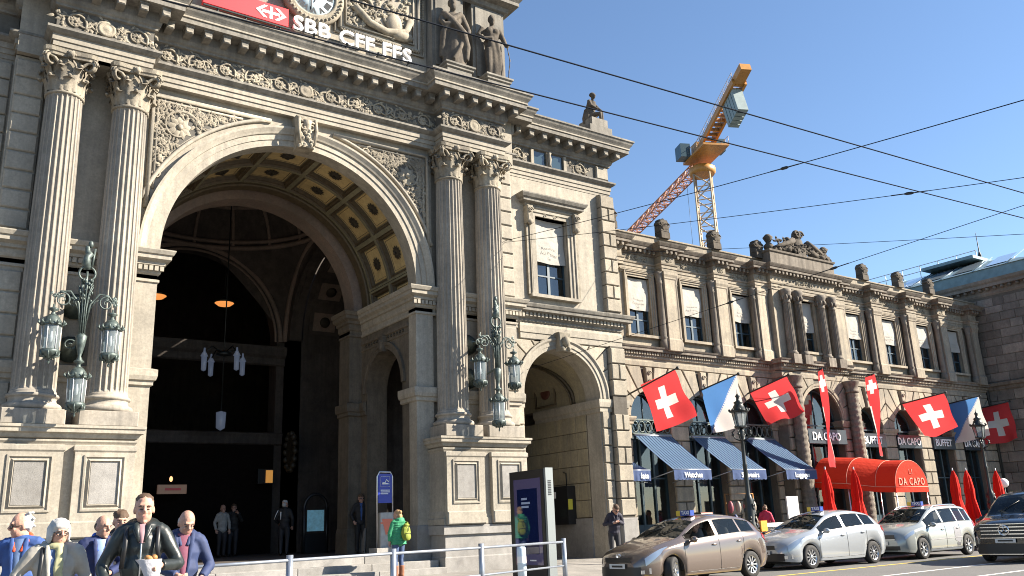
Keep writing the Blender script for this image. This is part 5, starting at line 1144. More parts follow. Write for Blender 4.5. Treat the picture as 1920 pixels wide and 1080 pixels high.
# ------------------------------------------------------------------ flags
def flag(pole0, pole1, C, style, label, ph):
    t = thing('flag', label, 'flag', pole0, 'flags on slanting poles along the wing')
    m = MB(); m.tube([pole0, pole1], [.035,.025], 7); m.ell(pole1, .06, None, 8, 6); m.build('flag_pole', M['iron'] if style != 'w' else M['galv'], t)
    A, B, Cc, D = [Vector(c) for c in C]; N = 32
    nrm = ((B-A).cross(Cc-A)).normalized()
    def P(u, v):
        sag = v*(1-v)*0
        p = A.lerp(B, u).lerp(Cc.lerp(D, u), v)
        w = .10*v*sin(5.2*u+2.2*v+ph)+.07*v*sin(9*u-3*v+ph*2)+.05*sin(3*v+6*u*v+ph)
        return p+nrm*w+Vector((0,0,-.05*sin(pi*u)*v))
    V = [P(i/N, j/N) for j in range(N+1) for i in range(N+1)]; k = N+1; m = MB(); fs = []; ms = []
    for j in range(N):
        for i in range(N):
            a = (j*k+i, j*k+i+1, (j+1)*k+i+1, (j+1)*k+i)
            if style == 'ch':
                x, y = (i+.5)/N-.5, (j+.5)/N-.5; w, l = .098, .3125
                fs.append(a); ms.append(1 if (abs(x) < w and abs(y) < l) or (abs(y) < w and abs(x) < l) else 0)
            else:
                fs += [(a[0],a[1],a[3]), (a[1],a[2],a[3])]; ms += [1 if i+j+.33 > N-1+.5 else 0, 1 if i+j+1.66 > N-1+.5 else 0]
    m.v = [tuple(p) for p in V]; m.f = fs; m.m = ms; m.s = [True]*len(fs)
    m.build('flag_cloth', [M['flagred'], M['flagwhite']] if style == 'ch' else [M['flagblue'], M['flagwhite']], t)
FL = [((22.7,25,6.19),(22.7,22.1,6.81),[(22.7,24.12,6.49),(22.7,22.25,6.75),(23.39,24.12,4.78),(23.52,22.25,5.08)],'ch','red flag with white cross nearest the corner, above the first blue awning'),
 ((26.79,25.2,6.57),(26.79,22.82,6.98),[(26.79,24.9,6.62),(26.79,22.92,6.94),(27.33,24.9,4.92),(27.04,22.92,4.98)],'zh','blue and white diagonal flag behind the nearer street lamp'),
 ((29.75,25.1,6.62),(29.75,22.72,7.12),[(29.75,24.79,6.68),(29.75,22.79,7.07),(30.73,24.79,5.34),(30.61,22.79,5.65)],'ch','folded red flag with white cross left of the entrance arch'),
 ((41.17,25,6.7),(41.17,22.5,6.95),[(41.17,24.8,6.71),(41.17,22.57,6.93),(42.59,24.8,5.02),(41.9,22.57,5.33)],'ch','red flag with white cross just right of the red canopy'),
 ((45.66,25,6.92),(45.66,23.17,7.1),[(45.66,24.93,6.92),(45.66,23.26,7.07),(45.83,24.93,4.85),(46.03,23.26,5.1)],'zh','blue and white diagonal flag behind the farther street lamp'),
 ((49.17,25,6.86),(49.17,23.4,7.02),[(49.17,24.97,6.86),(49.17,23.5,6.99),(48.86,24.97,4.83),(49.64,23.5,5.05)],'ch','red flag with white cross at the shaded far end')]
for i, f in enumerate(FL): flag(*f, i*1.7+.5)
def banner(p, z0, z1, w, ang, label, tw):
    t = thing('hanging_banner', label, 'banner', (p[0], 24.4, 7.4), 'long hanging banners beside the entrance'); N = 40; K = 8
    m = MB(); v = []; fs = []; ms = []
    for j in range(N+1):
        s = j/N; a = ang+tw*(s-.2)+.25*sin(5*s); ww = w*(1-.35*sin(pi*s)**2)*(1 if s < .93 else 1-(s-.93)*4)
        for i in range(K+1): u = i/K-.5; v.append((p[0]+cos(a)*ww*u+.05*sin(7*s+3*u), p[1]+sin(a)*ww*u+.05*sin(6*u+4*s), z1+(z0-z1)*s))
    for j in range(N):
        for i in range(K):
            fs.append((j*(K+1)+i, j*(K+1)+i+1, (j+1)*(K+1)+i+1, (j+1)*(K+1)+i)); x, y = (i+.5)/K-.5, (j+.5-5.5)/9
            ms.append(1 if (abs(x) < .13 and abs(y) < .36) or (abs(y) < .12 and abs(x) < .36) or (i >= 6 and j > 14) else 0)
    m.v, m.f, m.m, m.s = v, fs, ms, [True]*len(fs); m.build('banner_cloth', [M['flagred'], M['flagwhite']], t)
    m = MB(); m.tube([(p[0]+.1, 24.5, z1+.25), (p[0], p[1]-.3, z1+.05)], .025, 6); m.tube([(p[0]-cos(ang)*w/2, p[1]-sin(ang)*w/2, z1+.02), (p[0]+cos(ang)*w/2, p[1]+sin(ang)*w/2, z1+.02)], .02, 5); m.tube([(p[0]-.4,24.5,z1+.3),(p[0]+.05,p[1],z1+.05)], .015, 5); m.build('banner_rod', M['iron'], t)
banner((31.6, 22.5), 3.35, 7.38, .78, radians(50), 'long twisted red banner hanging before the entrance arch', -.35)
banner((35.9, 23.0), 3.9, 7.5, .9, radians(60), 'long red and white banner hanging right of the entrance arch', -.3)
# ------------------------------------------------------------------ blue awnings
def awning(x0, x1, word, label, y1=23.0, z0=4.7, z1=3.27, y0=24.9):
    t = thing('shop_awning', label, 'awning', ((x0+x1)/2, 25, 4.6), 'blue shop awnings'); n = 12
    m = MB()
    def F(u, v): return (x0+(x1-x0)*u, y0+(y1-y0)*v, z0+(z1-z0)*v-.05*sin(pi*v)-.012*abs(sin(n*pi*u)))
    m.grid(F, n*2, 8); m.build('awning_cloth', M['awning'], t)
    m = MB()
    for i in range(n+1): m.tube([Vector(F(i/n, v/6))+Vector((0,0,.006)) for v in range(7)], .007, 4)
    m.build('awning_seam_row', M['navy'], t, kind='stuff')
    m = MB(); m.grid(lambda u, v: (x0+(x1-x0)*u, y1-.02+.02*sin(u*25)*v, z1-.35*v+(-.025*abs(sin(u*pi*10))*v)), 60, 3); m.build('valance', M['valance'], t)
    m = MB(); m.tube([(x0,y1,z1),(x1,y1,z1)], .025, 6); m.build('front_rail', M['galv'], t); m = MB(); m.tube([(x0,y0,z0),(x1,y0,z0)], .05, 6); m.build('wall_roller', M['galv'], t)
    for xx in (x0+.1, x1-.1): m = MB(); m.tube([(xx,y1+.02,z1-.02),(xx,24.95,2.9)], .018, 5); m.build('awning_arm', M['galv'], t)
    if word: text('valance_lettering', word, M['white'], t, ((x0+x1)/2+(.25 if word == 'late' else 0), y1-.05, z1-.2), (pi/2,0,0), .27, .002, .006, .95)
for x0, w, l in ((22.96,'Watches','blue sloping awning lettered Watches over the first shop arch'),(26.05,'Souvenirs','blue sloping awning lettered Souvenirs behind the street lamp'),(29.2,'Luggages','blue sloping awning lettered Luggages next to the red canopy')): awning(x0, x0+1.93, w, l)
awning(20.75, 21.85, 'late', 'short blue awning lettered late half hidden by the corner quoins', 23.05, 3.75, 3.24, 24.2)
# ------------------------------------------------------------------ restaurant boards and red canopy
for x0, x1, s, y, l in ((32.55,35.3,'DA CAPO',24.2,'dark board lettered DA CAPO in the entrance arch, half behind the banner'),(37.4,39.4,'BUFFET',24.85,'dark board lettered BUFFET just right of the entrance arch'),(40.45,42.45,'DA CAPO',24.85,'dark board lettered DA CAPO under the red flag right of the canopy'),(43.55,45.6,'BUFFET',24.85,'dark board lettered BUFFET between the two right-hand DA CAPO boards'),(46.6,48.6,'DA CAPO',24.85,'dark board lettered DA CAPO at the shaded far end')):
    t = thing('restaurant_board', l, 'sign', ((x0+x1)/2, y+.1, 4.6), 'dark restaurant name boards')
    m = MB(); m.slab([(x0,4.5),(x1,4.5),(x1,5.16),(x0,5.16)], y, y+.16, .02, back=True); m.build('sign_board', plain('slate board', (.02,.03,.04), .35), t)
    text('board_lettering', s, M['white'], t, ((x0+x1)/2-.12, y-.02, 4.82), (pi/2,0,0), .5, .01, .006, .92)
t = thing('entrance_canopy', 'red fabric tunnel canopy lettered DA CAPO with a half-round front', 'canopy', (34, 24, .3))
path = [(33.9,24.35,2.85),(33.9,22.75,2.7),(34.62,21.9,2.52),(34.62,21.0,2.46)]; RW = 1.18; n = 18; m = MB(); rows = []
for (x, y, z) in path:
    rows.append([(x-RW*cos(a), y, z+1.08*sin(a)) for a in [pi*i/n for i in range(n+1)]])
for a, b in zip(rows, rows[1:]): m.add(a+b, [(i, i+1, n+2+i, n+1+i) for i in range(n)])
m.build('canopy_cloth', M['canopy'], t)
m = MB()
for s in (-1, 1):
    for (a, b) in zip(path, path[1:]): m.add([(a[0]+s*RW,a[1],a[2]),(b[0]+s*RW,b[1],b[2]),(b[0]+s*RW,b[1],b[2]-.22),(a[0]+s*RW,a[1],a[2]-.22)], [(0,1,2,3)])
x, y, z = path[-1]
m.add([(x-RW,y,z-.22),(x+RW,y,z-.22),(x+RW,y,z),(x-RW,y,z)], [(0,1,2,3)]); m.build('canopy_valance', M['canopy'], t)
m = MB(); m.add([(x-RW*cos(a), y-.004, z+1.08*sin(a)) for a in [pi*i/n for i in range(n+1)]], [tuple(range(n+1))[::-1]]); m.build('canopy_front', M['canopy'], t)
text('canopy_lettering', 'DA CAPO', M['piping'], t, (x, y-.03, z+.2), (pi/2,0,0), .42, .003, .002, .9, space=1.2)
m = MB(); m.tube([(x-.1,y-.02,z+.72),(x-.1,y-.02,z+.52),(x+.1,y-.02,z+.52),(x+.1,y-.02,z+.72)], .012, 4)
for r in rows[1:]: m.tube(r, .014, 4)
m.tube([(x-RW,y-.01,z),(x+RW,y-.01,z)], .012, 4); m.tube([(p[0]-RW-.005,p[1],p[2]) for p in path], .014, 4); m.build('canopy_piping', M['piping'], t)
m = MB()
for px_, py_ in ((x-RW+.06,y+.06),(x+RW-.06,y+.06),(33.9-RW+.06,22.75),(33.9+RW-.06,22.75)): m.tube([(px_,py_,gz(px_,py_)),(px_,py_,2.5)], .028, 6)
m.build('canopy_post', M['steel'], t)
# folded parasols
def parasol(x, y, seed, label):
    t = thing('folded_parasol', label, 'parasol', (x, y, gz(x,y)), 'folded red parasols'); rnd = random.Random(seed); z0 = gz(x,y); m = MB(); K = 28; Z = [(3.02,.02),(2.95,.05),(2.7,.12),(2.2,.17),(1.9,.15),(1.6,.2),(1.2,.26),(1.0,.28)]; v = []
    ph = [rnd.uniform(0,6) for _ in range(4)]
    for i, (z, r) in enumerate(Z):
        for k in range(K):
            a = 2*pi*k/K; q = 1+.22*sin(8*a+ph[0]+.3*i)*(i > 1)+.1*sin(3*a+ph[1]+i*.6); v.append((x+.02*sin(i+ph[2])+r*q*cos(a), y+r*q*sin(a), z+(.12*sin(8*a+ph[0]) if i == len(Z)-1 else 0)))
    m.add(v, [(i*K+k, i*K+(k+1) % K, (i+1)*K+(k+1) % K, (i+1)*K+k) for i in range(len(Z)-1) for k in range(K)], 0, True); m.build('parasol_cloth', M['brolly'], t)
    m = MB(); m.tube([(x,y,z0+.1),(x,y,3.1)], .025, 6); m.build('pole', M['steel'], t)
    m = MB(); m.lathe([(.3,z0),(.3,z0+.08),(.06,z0+.12),(.05,z0+.4)], (x,y,0), 16); m.build('base', M['iron'], t)
for i, (x, l) in enumerate(((26.55,'folded red parasol behind the silver taxi, left of the entrance'),(28.2,'folded red parasol beside the entrance, second from the left'),(34.75,'folded red parasol right of the canopy, behind the estate taxi'),(35.75,'folded red parasol with flared hem, middle of the right three'),(38.1,'folded red parasol next to the black van'))): parasol(x, 19.25, i, l)
# ------------------------------------------------------------------ street lamps
def street_lamp(label):
    t = thing('street_lamp', label, 'street lamp', (0,0,0), 'cast iron lantern posts along the kerb')
    m = MB(); m.lathe([(.3,0),(.3,.12),(.24,.16),(.25,.5),(.2,.62),(.17,.9),(.2,1.1),(.15,1.2),(.17,1.6),(.13,1.75),(.15,1.85),(.1,2.0),(.07,2.1),(.065,2.9),(.08,2.95),(.06,3.0),(.055,3.75),(.09,3.82),(.06,3.9),(.1,4.0),(.05,4.08)], n=16)
    for k in range(70): a = random.uniform(0,6.3); z = random.uniform(.2,1.9); r = .25-.06*z; m.ell((r*cos(a), r*sin(a), z), (.04,.04,.07), None, 5, 3)
    for k in range(4):
        a = k*pi/2+.4; m.tube([(.05*cos(a),.05*sin(a),3.7),(.22*cos(a),.22*sin(a),3.78),(.3*cos(a),.3*sin(a),3.98),(.2*cos(a),.2*sin(a),4.06)], .022, 5); m.ell((.28*cos(a),.28*sin(a),3.9), .045, None, 5, 4)
    m.build('post', M['iron'], t)
    m = MB(); m.lathe([(.12,4.08),(.2,4.12),(.2,4.16)], n=8, sm=False)
    for k in range(6): a = 2*pi*k/6; m.tube([(.16*cos(a),.16*sin(a),4.14),(.24*cos(a),.24*sin(a),4.6)], .013, 4)
    m.lathe([(.25,4.58),(.3,4.6),(.31,4.64),(.2,4.7),(.16,4.8),(.12,4.86),(.16,4.9),(.06,4.96),(.05,5.05),(.08,5.1),(.02,5.18),(0,5.34)], n=14); 
    for k in range(8): a = 2*pi*k/8; m.ell((.3*cos(a),.3*sin(a),4.66), (.04,.04,.05), None, 5, 3)
    o = m.build('lamp_head', M['iron'], t); g = MB(); g.lathe([(.155,4.15),(.235,4.58)], n=6, sm=False, cap=False); g.build('lamp_glass', M['lampglass'], o)
    return t
sl = street_lamp('cast iron street lamp before the blue and white flag near the first taxi'); sl.location = (21.62, 18.55, .12)
dup(sl, (36.0, 18.55, .12), label='cast iron street lamp farther along, beside the right parasols')
# ------------------------------------------------------------------ wires
def wire(pts, r, label, sag=0, marks=()):
    P = [Vector(p) for p in pts]; Q = []
    for a, b in zip(P, P[1:]):
        for i in range(24): s = i/24; Q.append(a.lerp(b, s)-Vector((0,0,sag*4*s*(1-s))))
    Q.append(P[-1]); t = thing('overhead_wire', label, 'overhead wire', tuple(P[0]), 'tram wires over the square'); m = MB(); m.tube(Q, r, 6); m.build('cable', M['wire'], t)
    for s in marks:
        i = int(s*(len(Q)-1)); d = (Q[i+1]-Q[i-1]).normalized(); c = MB(); c.tube([Q[i]-d*.12, Q[i]-d*.05, Q[i]+d*.05, Q[i]+d*.12], [.012,.035,.035,.012], 8); c.tube([Q[i]-d*.4,Q[i]-d*.12],.014,5); c.tube([Q[i]+d*.12,Q[i]+d*.4],.014,5); c.build('insulator', M['iron'], t)
def ext(a, b, k): a, b = Vector(a), Vector(b); return tuple(a+(b-a)*k)
W1a, W1b = (4.79,6.78,6.5), (14.78,6.18,6.5); wire([ext(W1b,W1a,1.6), ext(W1a,W1b,1.5)], .0085, 'upper of the two thick tram wires crossing the sky')
W2a, W2b = (5.34,7.55,6.5), (16.05,6.83,6.5); wire([ext(W2b,W2a,1.6), ext(W2a,W2b,1.5)], .0085, 'lower of the two thick tram wires, passing the seated statue')
wire([(15.5,22.38,10.6), ext((15.5,22.38,10.6),(14.48,5.75,8.0),1.2)], .009, 'thin span wire with insulator rising to the upper right', .12, (.62,))
wire([(15.5,22.38,10.55), ext((15.5,22.38,10.55),(18.12,7.5,8.0),1.2)], .008, 'thin span wire crossing the crane mast', .1, (.72,))
wire([(16.35,22.6,6.4), ext((16.35,22.6,6.4),(20.03,8.42,8.0),1.2)], .0075, 'dark span wire rising from the corner bay past the attic sculpture', 0, (.6,.42))
wire([(20.62,22.6,11.0), ext((20.62,22.6,11.0),(25.56,10.9,9.0),1.2)], .008, 'faint lowest span wire above the wing roof', .05)
# ------------------------------------------------------------------ tower crane
def crane():
    B = Vector((79.5, 70.0, 0)); t = thing('tower_crane', 'yellow tower crane with lattice mast and grey counterweights behind the wing', 'crane', B)
    def lattice(m, a, b, w, h, seg, r, up=Vector((0,0,1)), tri=False):
        a, b = Vector(a), Vector(b); d = (b-a).normalized(); s = d.cross(up).normalized(); u = s.cross(d).normalized(); L = (b-a).length
        cs = [(-w/2,-h/2),(w/2,-h/2),(w/2,h/2),(-w/2,h/2)] if not tri else [(-w/2,-h/2),(w/2,-h/2),(0,h/2)]
        P = lambda i, k: a+d*(L*i/seg)+s*cs[k][0]+u*cs[k][1]
        for k in range(len(cs)): m.tube([P(0,k),P(seg,k)], r*1.6, 4)
        for i in range(seg):
            for k in range(len(cs)):
                k2 = (k+1) % len(cs); m.tube([P(i,k),P(i+1,k2)] if i % 2 else [P(i,k2),P(i+1,k)], r, 4, cap=False); m.tube([P(i,k),P(i,k2)], r*.8, 4, cap=False)
    top = 43.6; m = MB(); ca = radians(35); Mz = Vector((cos(ca), sin(ca), 0))
    lattice(m, B+Vector((0,0,8)), B+Vector((0,0,top)), 2.0, 2.0, 20, .09, Mz); m.build('mast', M['cranegrey'], t)
    c = B+Vector((0,0,top)); m = MB(); m.lathe([(1.5,0),(1.7,.3),(1.7,.9),(1.2,1.2)], c, 16); jd = Vector((10.7,24.85,0)).normalized(); sd = Vector((-jd.y, jd.x, 0)); up = Vector((0,0,1))
    R = Matrix((jd, sd, up)).transposed().to_4x4()
    m.obox(c+up*2.2-jd*1.5, (6.5,3.4,.25), M=R); m.obox(c+up*3.2, (1.6,1.6,2.2), M=R); m.build('slewing_platform', M['crane'], t)
    m = MB(); m.obox(c+up*3.2+sd*2.2+jd*.4, (1.8,1.3,1.8), M=R); m.build('cab', M['cabin'], t); m = MB(); m.obox(c+up*3.1-sd*1.6-jd*2, (1.5,1.2,1.6), M=R); m.build('switch_cabinet', M['cabin'], t)
    m = MB()
    for q in range(8): p = c+up*2.35-jd*1.5+jd*(q-3.5)*.9+sd*1.7; m.tube([p,p+up*1.0],.04,4); p2 = p-sd*3.4; m.tube([p2,p2+up*1.0],.04,4)
    for s in (1.7,-1.7): m.tube([c+up*3.35-jd*4.7+sd*s, c+up*3.35+jd*1.7+sd*s], .04, 4)
    m.build('platform_railing', M['cranegrey'], t)
    m = MB(); j0, j1 = c+up*2.0+jd*1.5, c+up*2.0+jd*42; lattice(m, j0, j1, 1.5, 1.6, 34, .07, up, True); m.build('jib', M['cranered'], t)
    m = MB(); k0, k1 = c+up*3.0-jd*1.0, c+up*6.6-jd*12.2; dd = (k1-k0).normalized(); R2 = Matrix((dd, sd, dd.cross(sd))).transposed().to_4x4()
    for s in (-.75, .75): m.obox((k0+k1)/2+sd*s, ((k1-k0).length, .3, .75), M=R2)
    for q in range(14): m.obox(k0.lerp(k1, (q+.5)/14), (.14,1.5,.5), M=R2)
    m.build('counter_jib', M['crane'], t)
    m = MB()
    for q in range(5): m.obox(k1-dd*(.6+q*.62)-up*1.9, (.5,1.3,3.4), M=R2)
    m.build('counterweight', M['ballast'], t)
    m = MB(); m.obox(k1+dd*.6+up*.3, (2.7,1.3,.9), M=R2); m.build('winch_housing', M['crane'], t); m = MB(); m.obox(k0.lerp(k1,.28)-sd*1.0+up*1.0, (4.6,.12,1.3), M=R2); m.build('side_board', M['crane'], t)
    m = MB(); m.obox(k0.lerp(k1,.3)-sd*1.08+up*1.0, (3.4,.06,.8), M=R2); m.obox(k1-dd*3+up*.75, (7,.1,.1), M=R2); m.build('name_panel', M['white'], t)
    m = MB()
    for s in (-.9,.9):
        for z in (.6,1.1): m.tube([k0+sd*s+up*z, k1+sd*s+up*z], .035, 4)
        for q in range(10): p = k0.lerp(k1,q/9)+sd*s; m.tube([p,p+up*1.1], .035, 4)
    m.build('catwalk_railing', M['cranegrey'], t)
    m = MB(); h = c+up*1.2+jd*5; m.tube([h, h-up*14], .03, 4); m.obox(h-up*14.3, (.4,.4,1.2)); m.ell(h-up*15.2, (.25,.25,.5)); m.build('hook_block', M['iron'], t)
crane()
# ------------------------------------------------------------------ railing, bollard, kiosk, totem and small street furniture
t = thing('guard_rail', 'low steel guard rail on square posts in front of the steps', 'railing', (8, 14.5, .2))
RP = [(3.3,12.95),(5.16,13.66),(7.29,14.32),(9.51,14.93),(12.45,16.1)]
for i, (x, y) in enumerate(RP):
    m = MB(); m.tube([(x,y,gz(x,y)-.02),(x,y,1.21)], .055, 12); m.tube([(x,y,gz(x,y)),(x,y,gz(x,y)+.02)], .1, 12); m.build('post', M['galv'], t)
m = MB(); m.tube([(x,y,1.13) for x, y in RP], .026, 8); m.build('top_rail', M['galv'], t)
m = MB(); m.tube([(x,y,.62) for x, y in RP], .02, 8); m.build('lower_rail', M['galv'], t)
t = thing('bollard', 'pale blue-white round bollard in front of the advertising kiosk', 'bollard', (11.6, 16.55, .3))
m = MB(); m.lathe([(.1,.25),(.1,1.02),(.085,1.06),(0,1.07)], (11.6,16.55,0), 18); m.build('bollard_tube', plain('pale blue enamel', (.5,.60,.68), .4), t); m = MB(); m.lathe([(.102,.72),(.102,.86)], (11.6,16.55,0), 18, cap=False); m.build('reflective_band', M['white'], t)
t = thing('advertising_kiosk', 'tall black framed advertising display reflecting a green jacket', 'display', (12.8, 17.8, .3))
kx = 12.7; gk = .25
m = MB(); m.box(kx, kx+.24, 17.1, 18.52, gk, 2.82); m.build('kiosk_case', M['black'], t)
m = MB(); m.box(kx+.02, kx+.24, 17.02, 17.1, gk, 2.84); m.build('kiosk_edge', plain('brushed kiosk edge', (.24,.26,.26), .4, .4), t)
for i in range(9): m = MB(); m.box(kx+.08, kx+.17, 17.012, 17.022, 2.2+i*.04, 2.222+i*.04); m.build('vent_slot', M['black'], t)
M['screenlilac'] = plain('lilac screen border', (.11,.09,.17), .04, 0, 1); M['screennavy'] = plain('navy screen picture', (.008,.014,.06), .03, 0, 1)
m = MB(); m.box(kx-.008, kx, 17.22, 18.34, gk+.35, 2.62); m.build('screen_border', M['screenlilac'], t)
m = MB(); m.box(kx-.013, kx-.008, 17.36, 18.2, gk+.6, 2.38); m.build('screen', M['screennavy'], t)
for i, (l, z) in enumerate(((.24,2.12),(.36,2.02),(.3,1.93))): m = MB(); m.box(kx-.016, kx-.0135, 18.02-l, 18.02, z, z+.05); m.build('screen_text', plain('faint screen text', (.3,.36,.5), .5), t)
m = MB(); m.box(kx-.012, kx-.008, 17.5, 17.75, gk+.44, gk+.47); m.build('screen_text', M['white'], t)
t = thing('information_totem', 'slim steel framed stand with a blue panel beside the steps', 'sign', (11.25, 22.6, .88))
x0, x1, y, zb = 11.02, 11.5, 22.62, .88
m = MB(); m.tube([(x0,y,zb+.2),(x0,y,3.0),(x0+.07,y,3.13),(x1-.07,y,3.13),(x1,y,3.0),(x1,y,zb+.2)], .022, 8); m.build('frame_tube', M['steel'], t)
m = MB(); m.box(x0+.03,x1-.03,y-.02,y+.02,2.28,3.08); m.build('blue_panel', plain('ultramarine panel', (.012,.03,.30), .35), t)
m = MB(); m.tube([(x0+.1,y-.03,2.72),(x1-.1,y-.03,2.72),(x1-.1,y-.03,3.0),(x0+.1,y-.03,3.0)], .005, 4, closed=True); m.tube([(x0+.14,y-.03,2.82),(x0+.24,y-.03,2.84),(x0+.27,y-.03,2.92),(x1-.14,y-.03,2.86)], .018, 5); m.box(x0+.14,x1-.14,y-.03,y-.022,2.79,2.82)
for i in range(3): m.box(x0+.1,x1-.1-.05*(i == 2),y-.03,y-.022,2.62-.05*i,2.64-.05*i)
m.build('panel_print', M['white'], t)
m = MB(); m.box(x0+.06,x1-.02,y-.1,y+.1,zb+.2,2.02); m.build('leaflet_box', plain('grey leaflet box', (.34,.33,.31), .5, var=.2), t)
m = MB(); m.slab([(x0+.1,1.85),(x1-.06,1.85),(x1-.06,1.5),(x0+.22,1.42)][::-1], y-.11, y-.1); m.box(x0+.06,x1-.02,y-.108,y-.102,1.72,1.76); m.build('orange_print', plain('orange print', (.62,.16,.09), .5), t)
m = MB(); m.box(x0-.12,x1+.05,y-.25,y+.25,zb,zb+.2); m.build('stone_foot', M['granite'], t)
t = thing('wall_machine', 'black wall-mounted box with a yellow notice inside the side passage', 'machine', (19.35, 24.8, 1.5))
m = MB(); m.box(19.1,19.46,24.35,25.25,1.5,2.8); m.build('box', M['black'], t); m = MB(); m.box(19.12,19.3,24.33,24.35,2.0,2.35); m.build('yellow_notice', plain('yellow notice', (.55,.5,.06), .5), t)
m = MB(); m.box(19.09,19.1,25.0,25.14,2.4,2.62); m.build('white_label', M['white'], t); m = MB(); m.box(19.09,19.1,24.45,24.8,1.75,2.1); m.build('display', M['iron'], t); m = MB(); m.tube([(19.44,24.8,2.8),(19.44,24.8,3.25),(19.44,24.95,3.3)], .02, 5); m.build('conduit', M['iron'], t)
t = thing('poster_case', 'arched black poster stand with a blue picture in the dark hall', 'poster', (11.95, 29.3, .9))
m = MB(); m.tube([(11.53,29.3,.9),(11.53,29.3,2.35)]+[(11.95-.42*cos(a),29.3,2.35+.5*sin(a)) for a in [pi*i/12 for i in range(13)]]+[(12.37,29.3,2.35),(12.37,29.3,.9)], .06, 6); m.box(11.57,12.33,29.27,29.35,.9,1.55); m.build('stand', M['black'], t)
m = MB(); m.box(11.64,12.24,29.25,29.29,1.62,2.32); m.build('picture', plain('backlit blue picture', (.12,.3,.4), .4, var=.7, sc=6, emit=(.3,.65,.85), es=.05), t)
# things under the awnings
t = thing('newspaper_rack', 'orange and white news stand under the Watches awning', 'stand', (24.9, 23.6, .2))
m = MB(); m.box(24.55,25.2,23.4,23.9,.2,1.75); m.build('rack_body', M['iron'], t)
for i, c in enumerate(((.6,.1,.04),(.6,.6,.58),(.2,.3,.42),(.5,.42,.4))):
    m = MB(); m.obox((24.87,23.36-.02*i,1.6-i*.34), (.6,.02,.26), M=Matrix.Rotation(-.25,4,'X')); m.build('magazine', plain('magazine %d' % i, c, .5, var=.5, sc=16), t)
t = thing('display_rack', 'rack of hanging bags under the Souvenirs awning', 'rack', (27.2, 23.7, .2))
m = MB(); m.tube([(26.4,23.8,.2),(26.4,23.8,2.4),(28.0,23.8,2.4),(28.0,23.8,.2)], .03, 6); m.build('rack_frame', plain('copper pipe', (.45,.22,.08), .35, .6), t)
for i in range(7): m = MB(); m.ell((26.55+i*.22,23.7,1.9-.5*(i % 2)), (.1,.12,.24), None, 8, 6); m.build('hanging_bag', plain('bag %d' % i, [(.25,.06,.08),(.05,.07,.16),(.3,.25,.2),(.05,.05,.05)][i % 4], .6), t)
t = thing('street_barrier', 'white and black barrier with an orange tag behind the taxis', 'barrier', (24, 19.2, .2))
m = MB(); m.box(22.0,25.6,19.2,19.26,1.18,1.3); m.build('barrier_board', M['white'], t); m = MB(); m.box(22.0,25.6,19.2,19.26,1.0,1.17); m.build('lower_board', M['black'], t)
m = MB(); m.box(22.75,23.05,19.12,19.19,1.05,1.38); m.build('orange_tag', plain('orange tag', (.75,.3,.03), .5), t); m = MB(); 
for x in (22.3,25.3): m.tube([(x,19.23,.14),(x,19.23,1.2)], .03, 6)
m.build('barrier_leg', M['iron'], t)
for i, (x, z) in enumerate(((39.3,2.35),(41.6,2.35))):
    t = thing('globe_lamp', 'white globe lamp above the planter, ' + ('nearer the right parasol' if i == 0 else 'at the picture edge'), 'lamp', (x,19.6,.2), 'white globe lamps by the planter')
    m = MB(); m.ell((x,19.6,z+.15),.2, None, 16, 10); m.build('globe', plain('opal globe', (.85,.83,.78), .3), t); m = MB(); m.tube([(x,19.6,.2),(x,19.6,z)], .03, 6); m.build('pole', M['iron'], t)
t = thing('planter_bush', 'bushy green plant in a planter between the globe lamps', 'plant', (40.5,19.8,.2))
m = MB(); m.box(39.7,41.4,19.5,20.1,.2,1.2); m.build('planter', M['iron'], t)
m = MB(); rl = random.Random(4)
for k in range(900):
    a, b, r = rl.uniform(0,6.28), rl.uniform(-.3,1.5), rl.uniform(.3,1)**.5; c = Vector((40.5+.8*r*cos(a)*cos(b), 19.8+.4*r*sin(a)*cos(b), 1.35+.75*r*sin(b))); d = Vector((rl.uniform(-1,1),rl.uniform(-1,1),rl.uniform(-.2,1))).normalized(); s = d.orthogonal().normalized()*.03
    m.add([c-s, c+d*.16, c+s], [(0,1,2)])
m.build('leaves', plain('bush leaves', (.09,.13,.035), .6, var=.5, sc=9), t, kind='stuff')
t = thing('menu_board', 'pale grey menu board on a stand left of the entrance', 'sign', (29.6,23.2,.2))
m = MB(); m.box(29.3,30.0,23.2,23.26,1.2,2.25); m.build('board', plain('pale board', (.5,.5,.5), .5, var=.1), t); m = MB(); m.tube([(29.65,23.25,.2),(29.65,23.25,1.2)], .03, 6); m.build('stand', M['iron'], t)
# ------------------------------------------------------------------ vehicles: lofted shells with real window openings
def curve(pts):
    xs = [p[0] for p in pts]; ys = [p[1] for p in pts]; n = len(xs); h = [xs[i+1]-xs[i] for i in range(n-1)]; d = [(ys[i+1]-ys[i])/h[i] for i in range(n-1)]
    m = [d[0]]+[0 if d[i-1]*d[i] <= 0 else 2*d[i-1]*d[i]/(d[i-1]+d[i]) for i in range(1, n-1)]+[d[-1]]
    def f(x):
        if x <= xs[0]: return ys[0]
        if x >= xs[-1]: return ys[-1]
        i = max(k for k in range(n-1) if xs[k] <= x); t = (x-xs[i])/h[i]
        return (2*t**3-3*t*t+1)*ys[i]+(t**3-2*t*t+t)*h[i]*m[i]+(-2*t**3+3*t*t)*ys[i+1]+(t**3-t*t)*h[i]*m[i+1]
    return f
def paint(name, col, metal=.35, rough=.24):
    m = plain(name, col, rough, metal, .5, coat=1); return m
M['carint'] = plain('car interior', (.03,.03,.032), .8); M['seat'] = plain('car seat', (.10,.095,.09), .85)
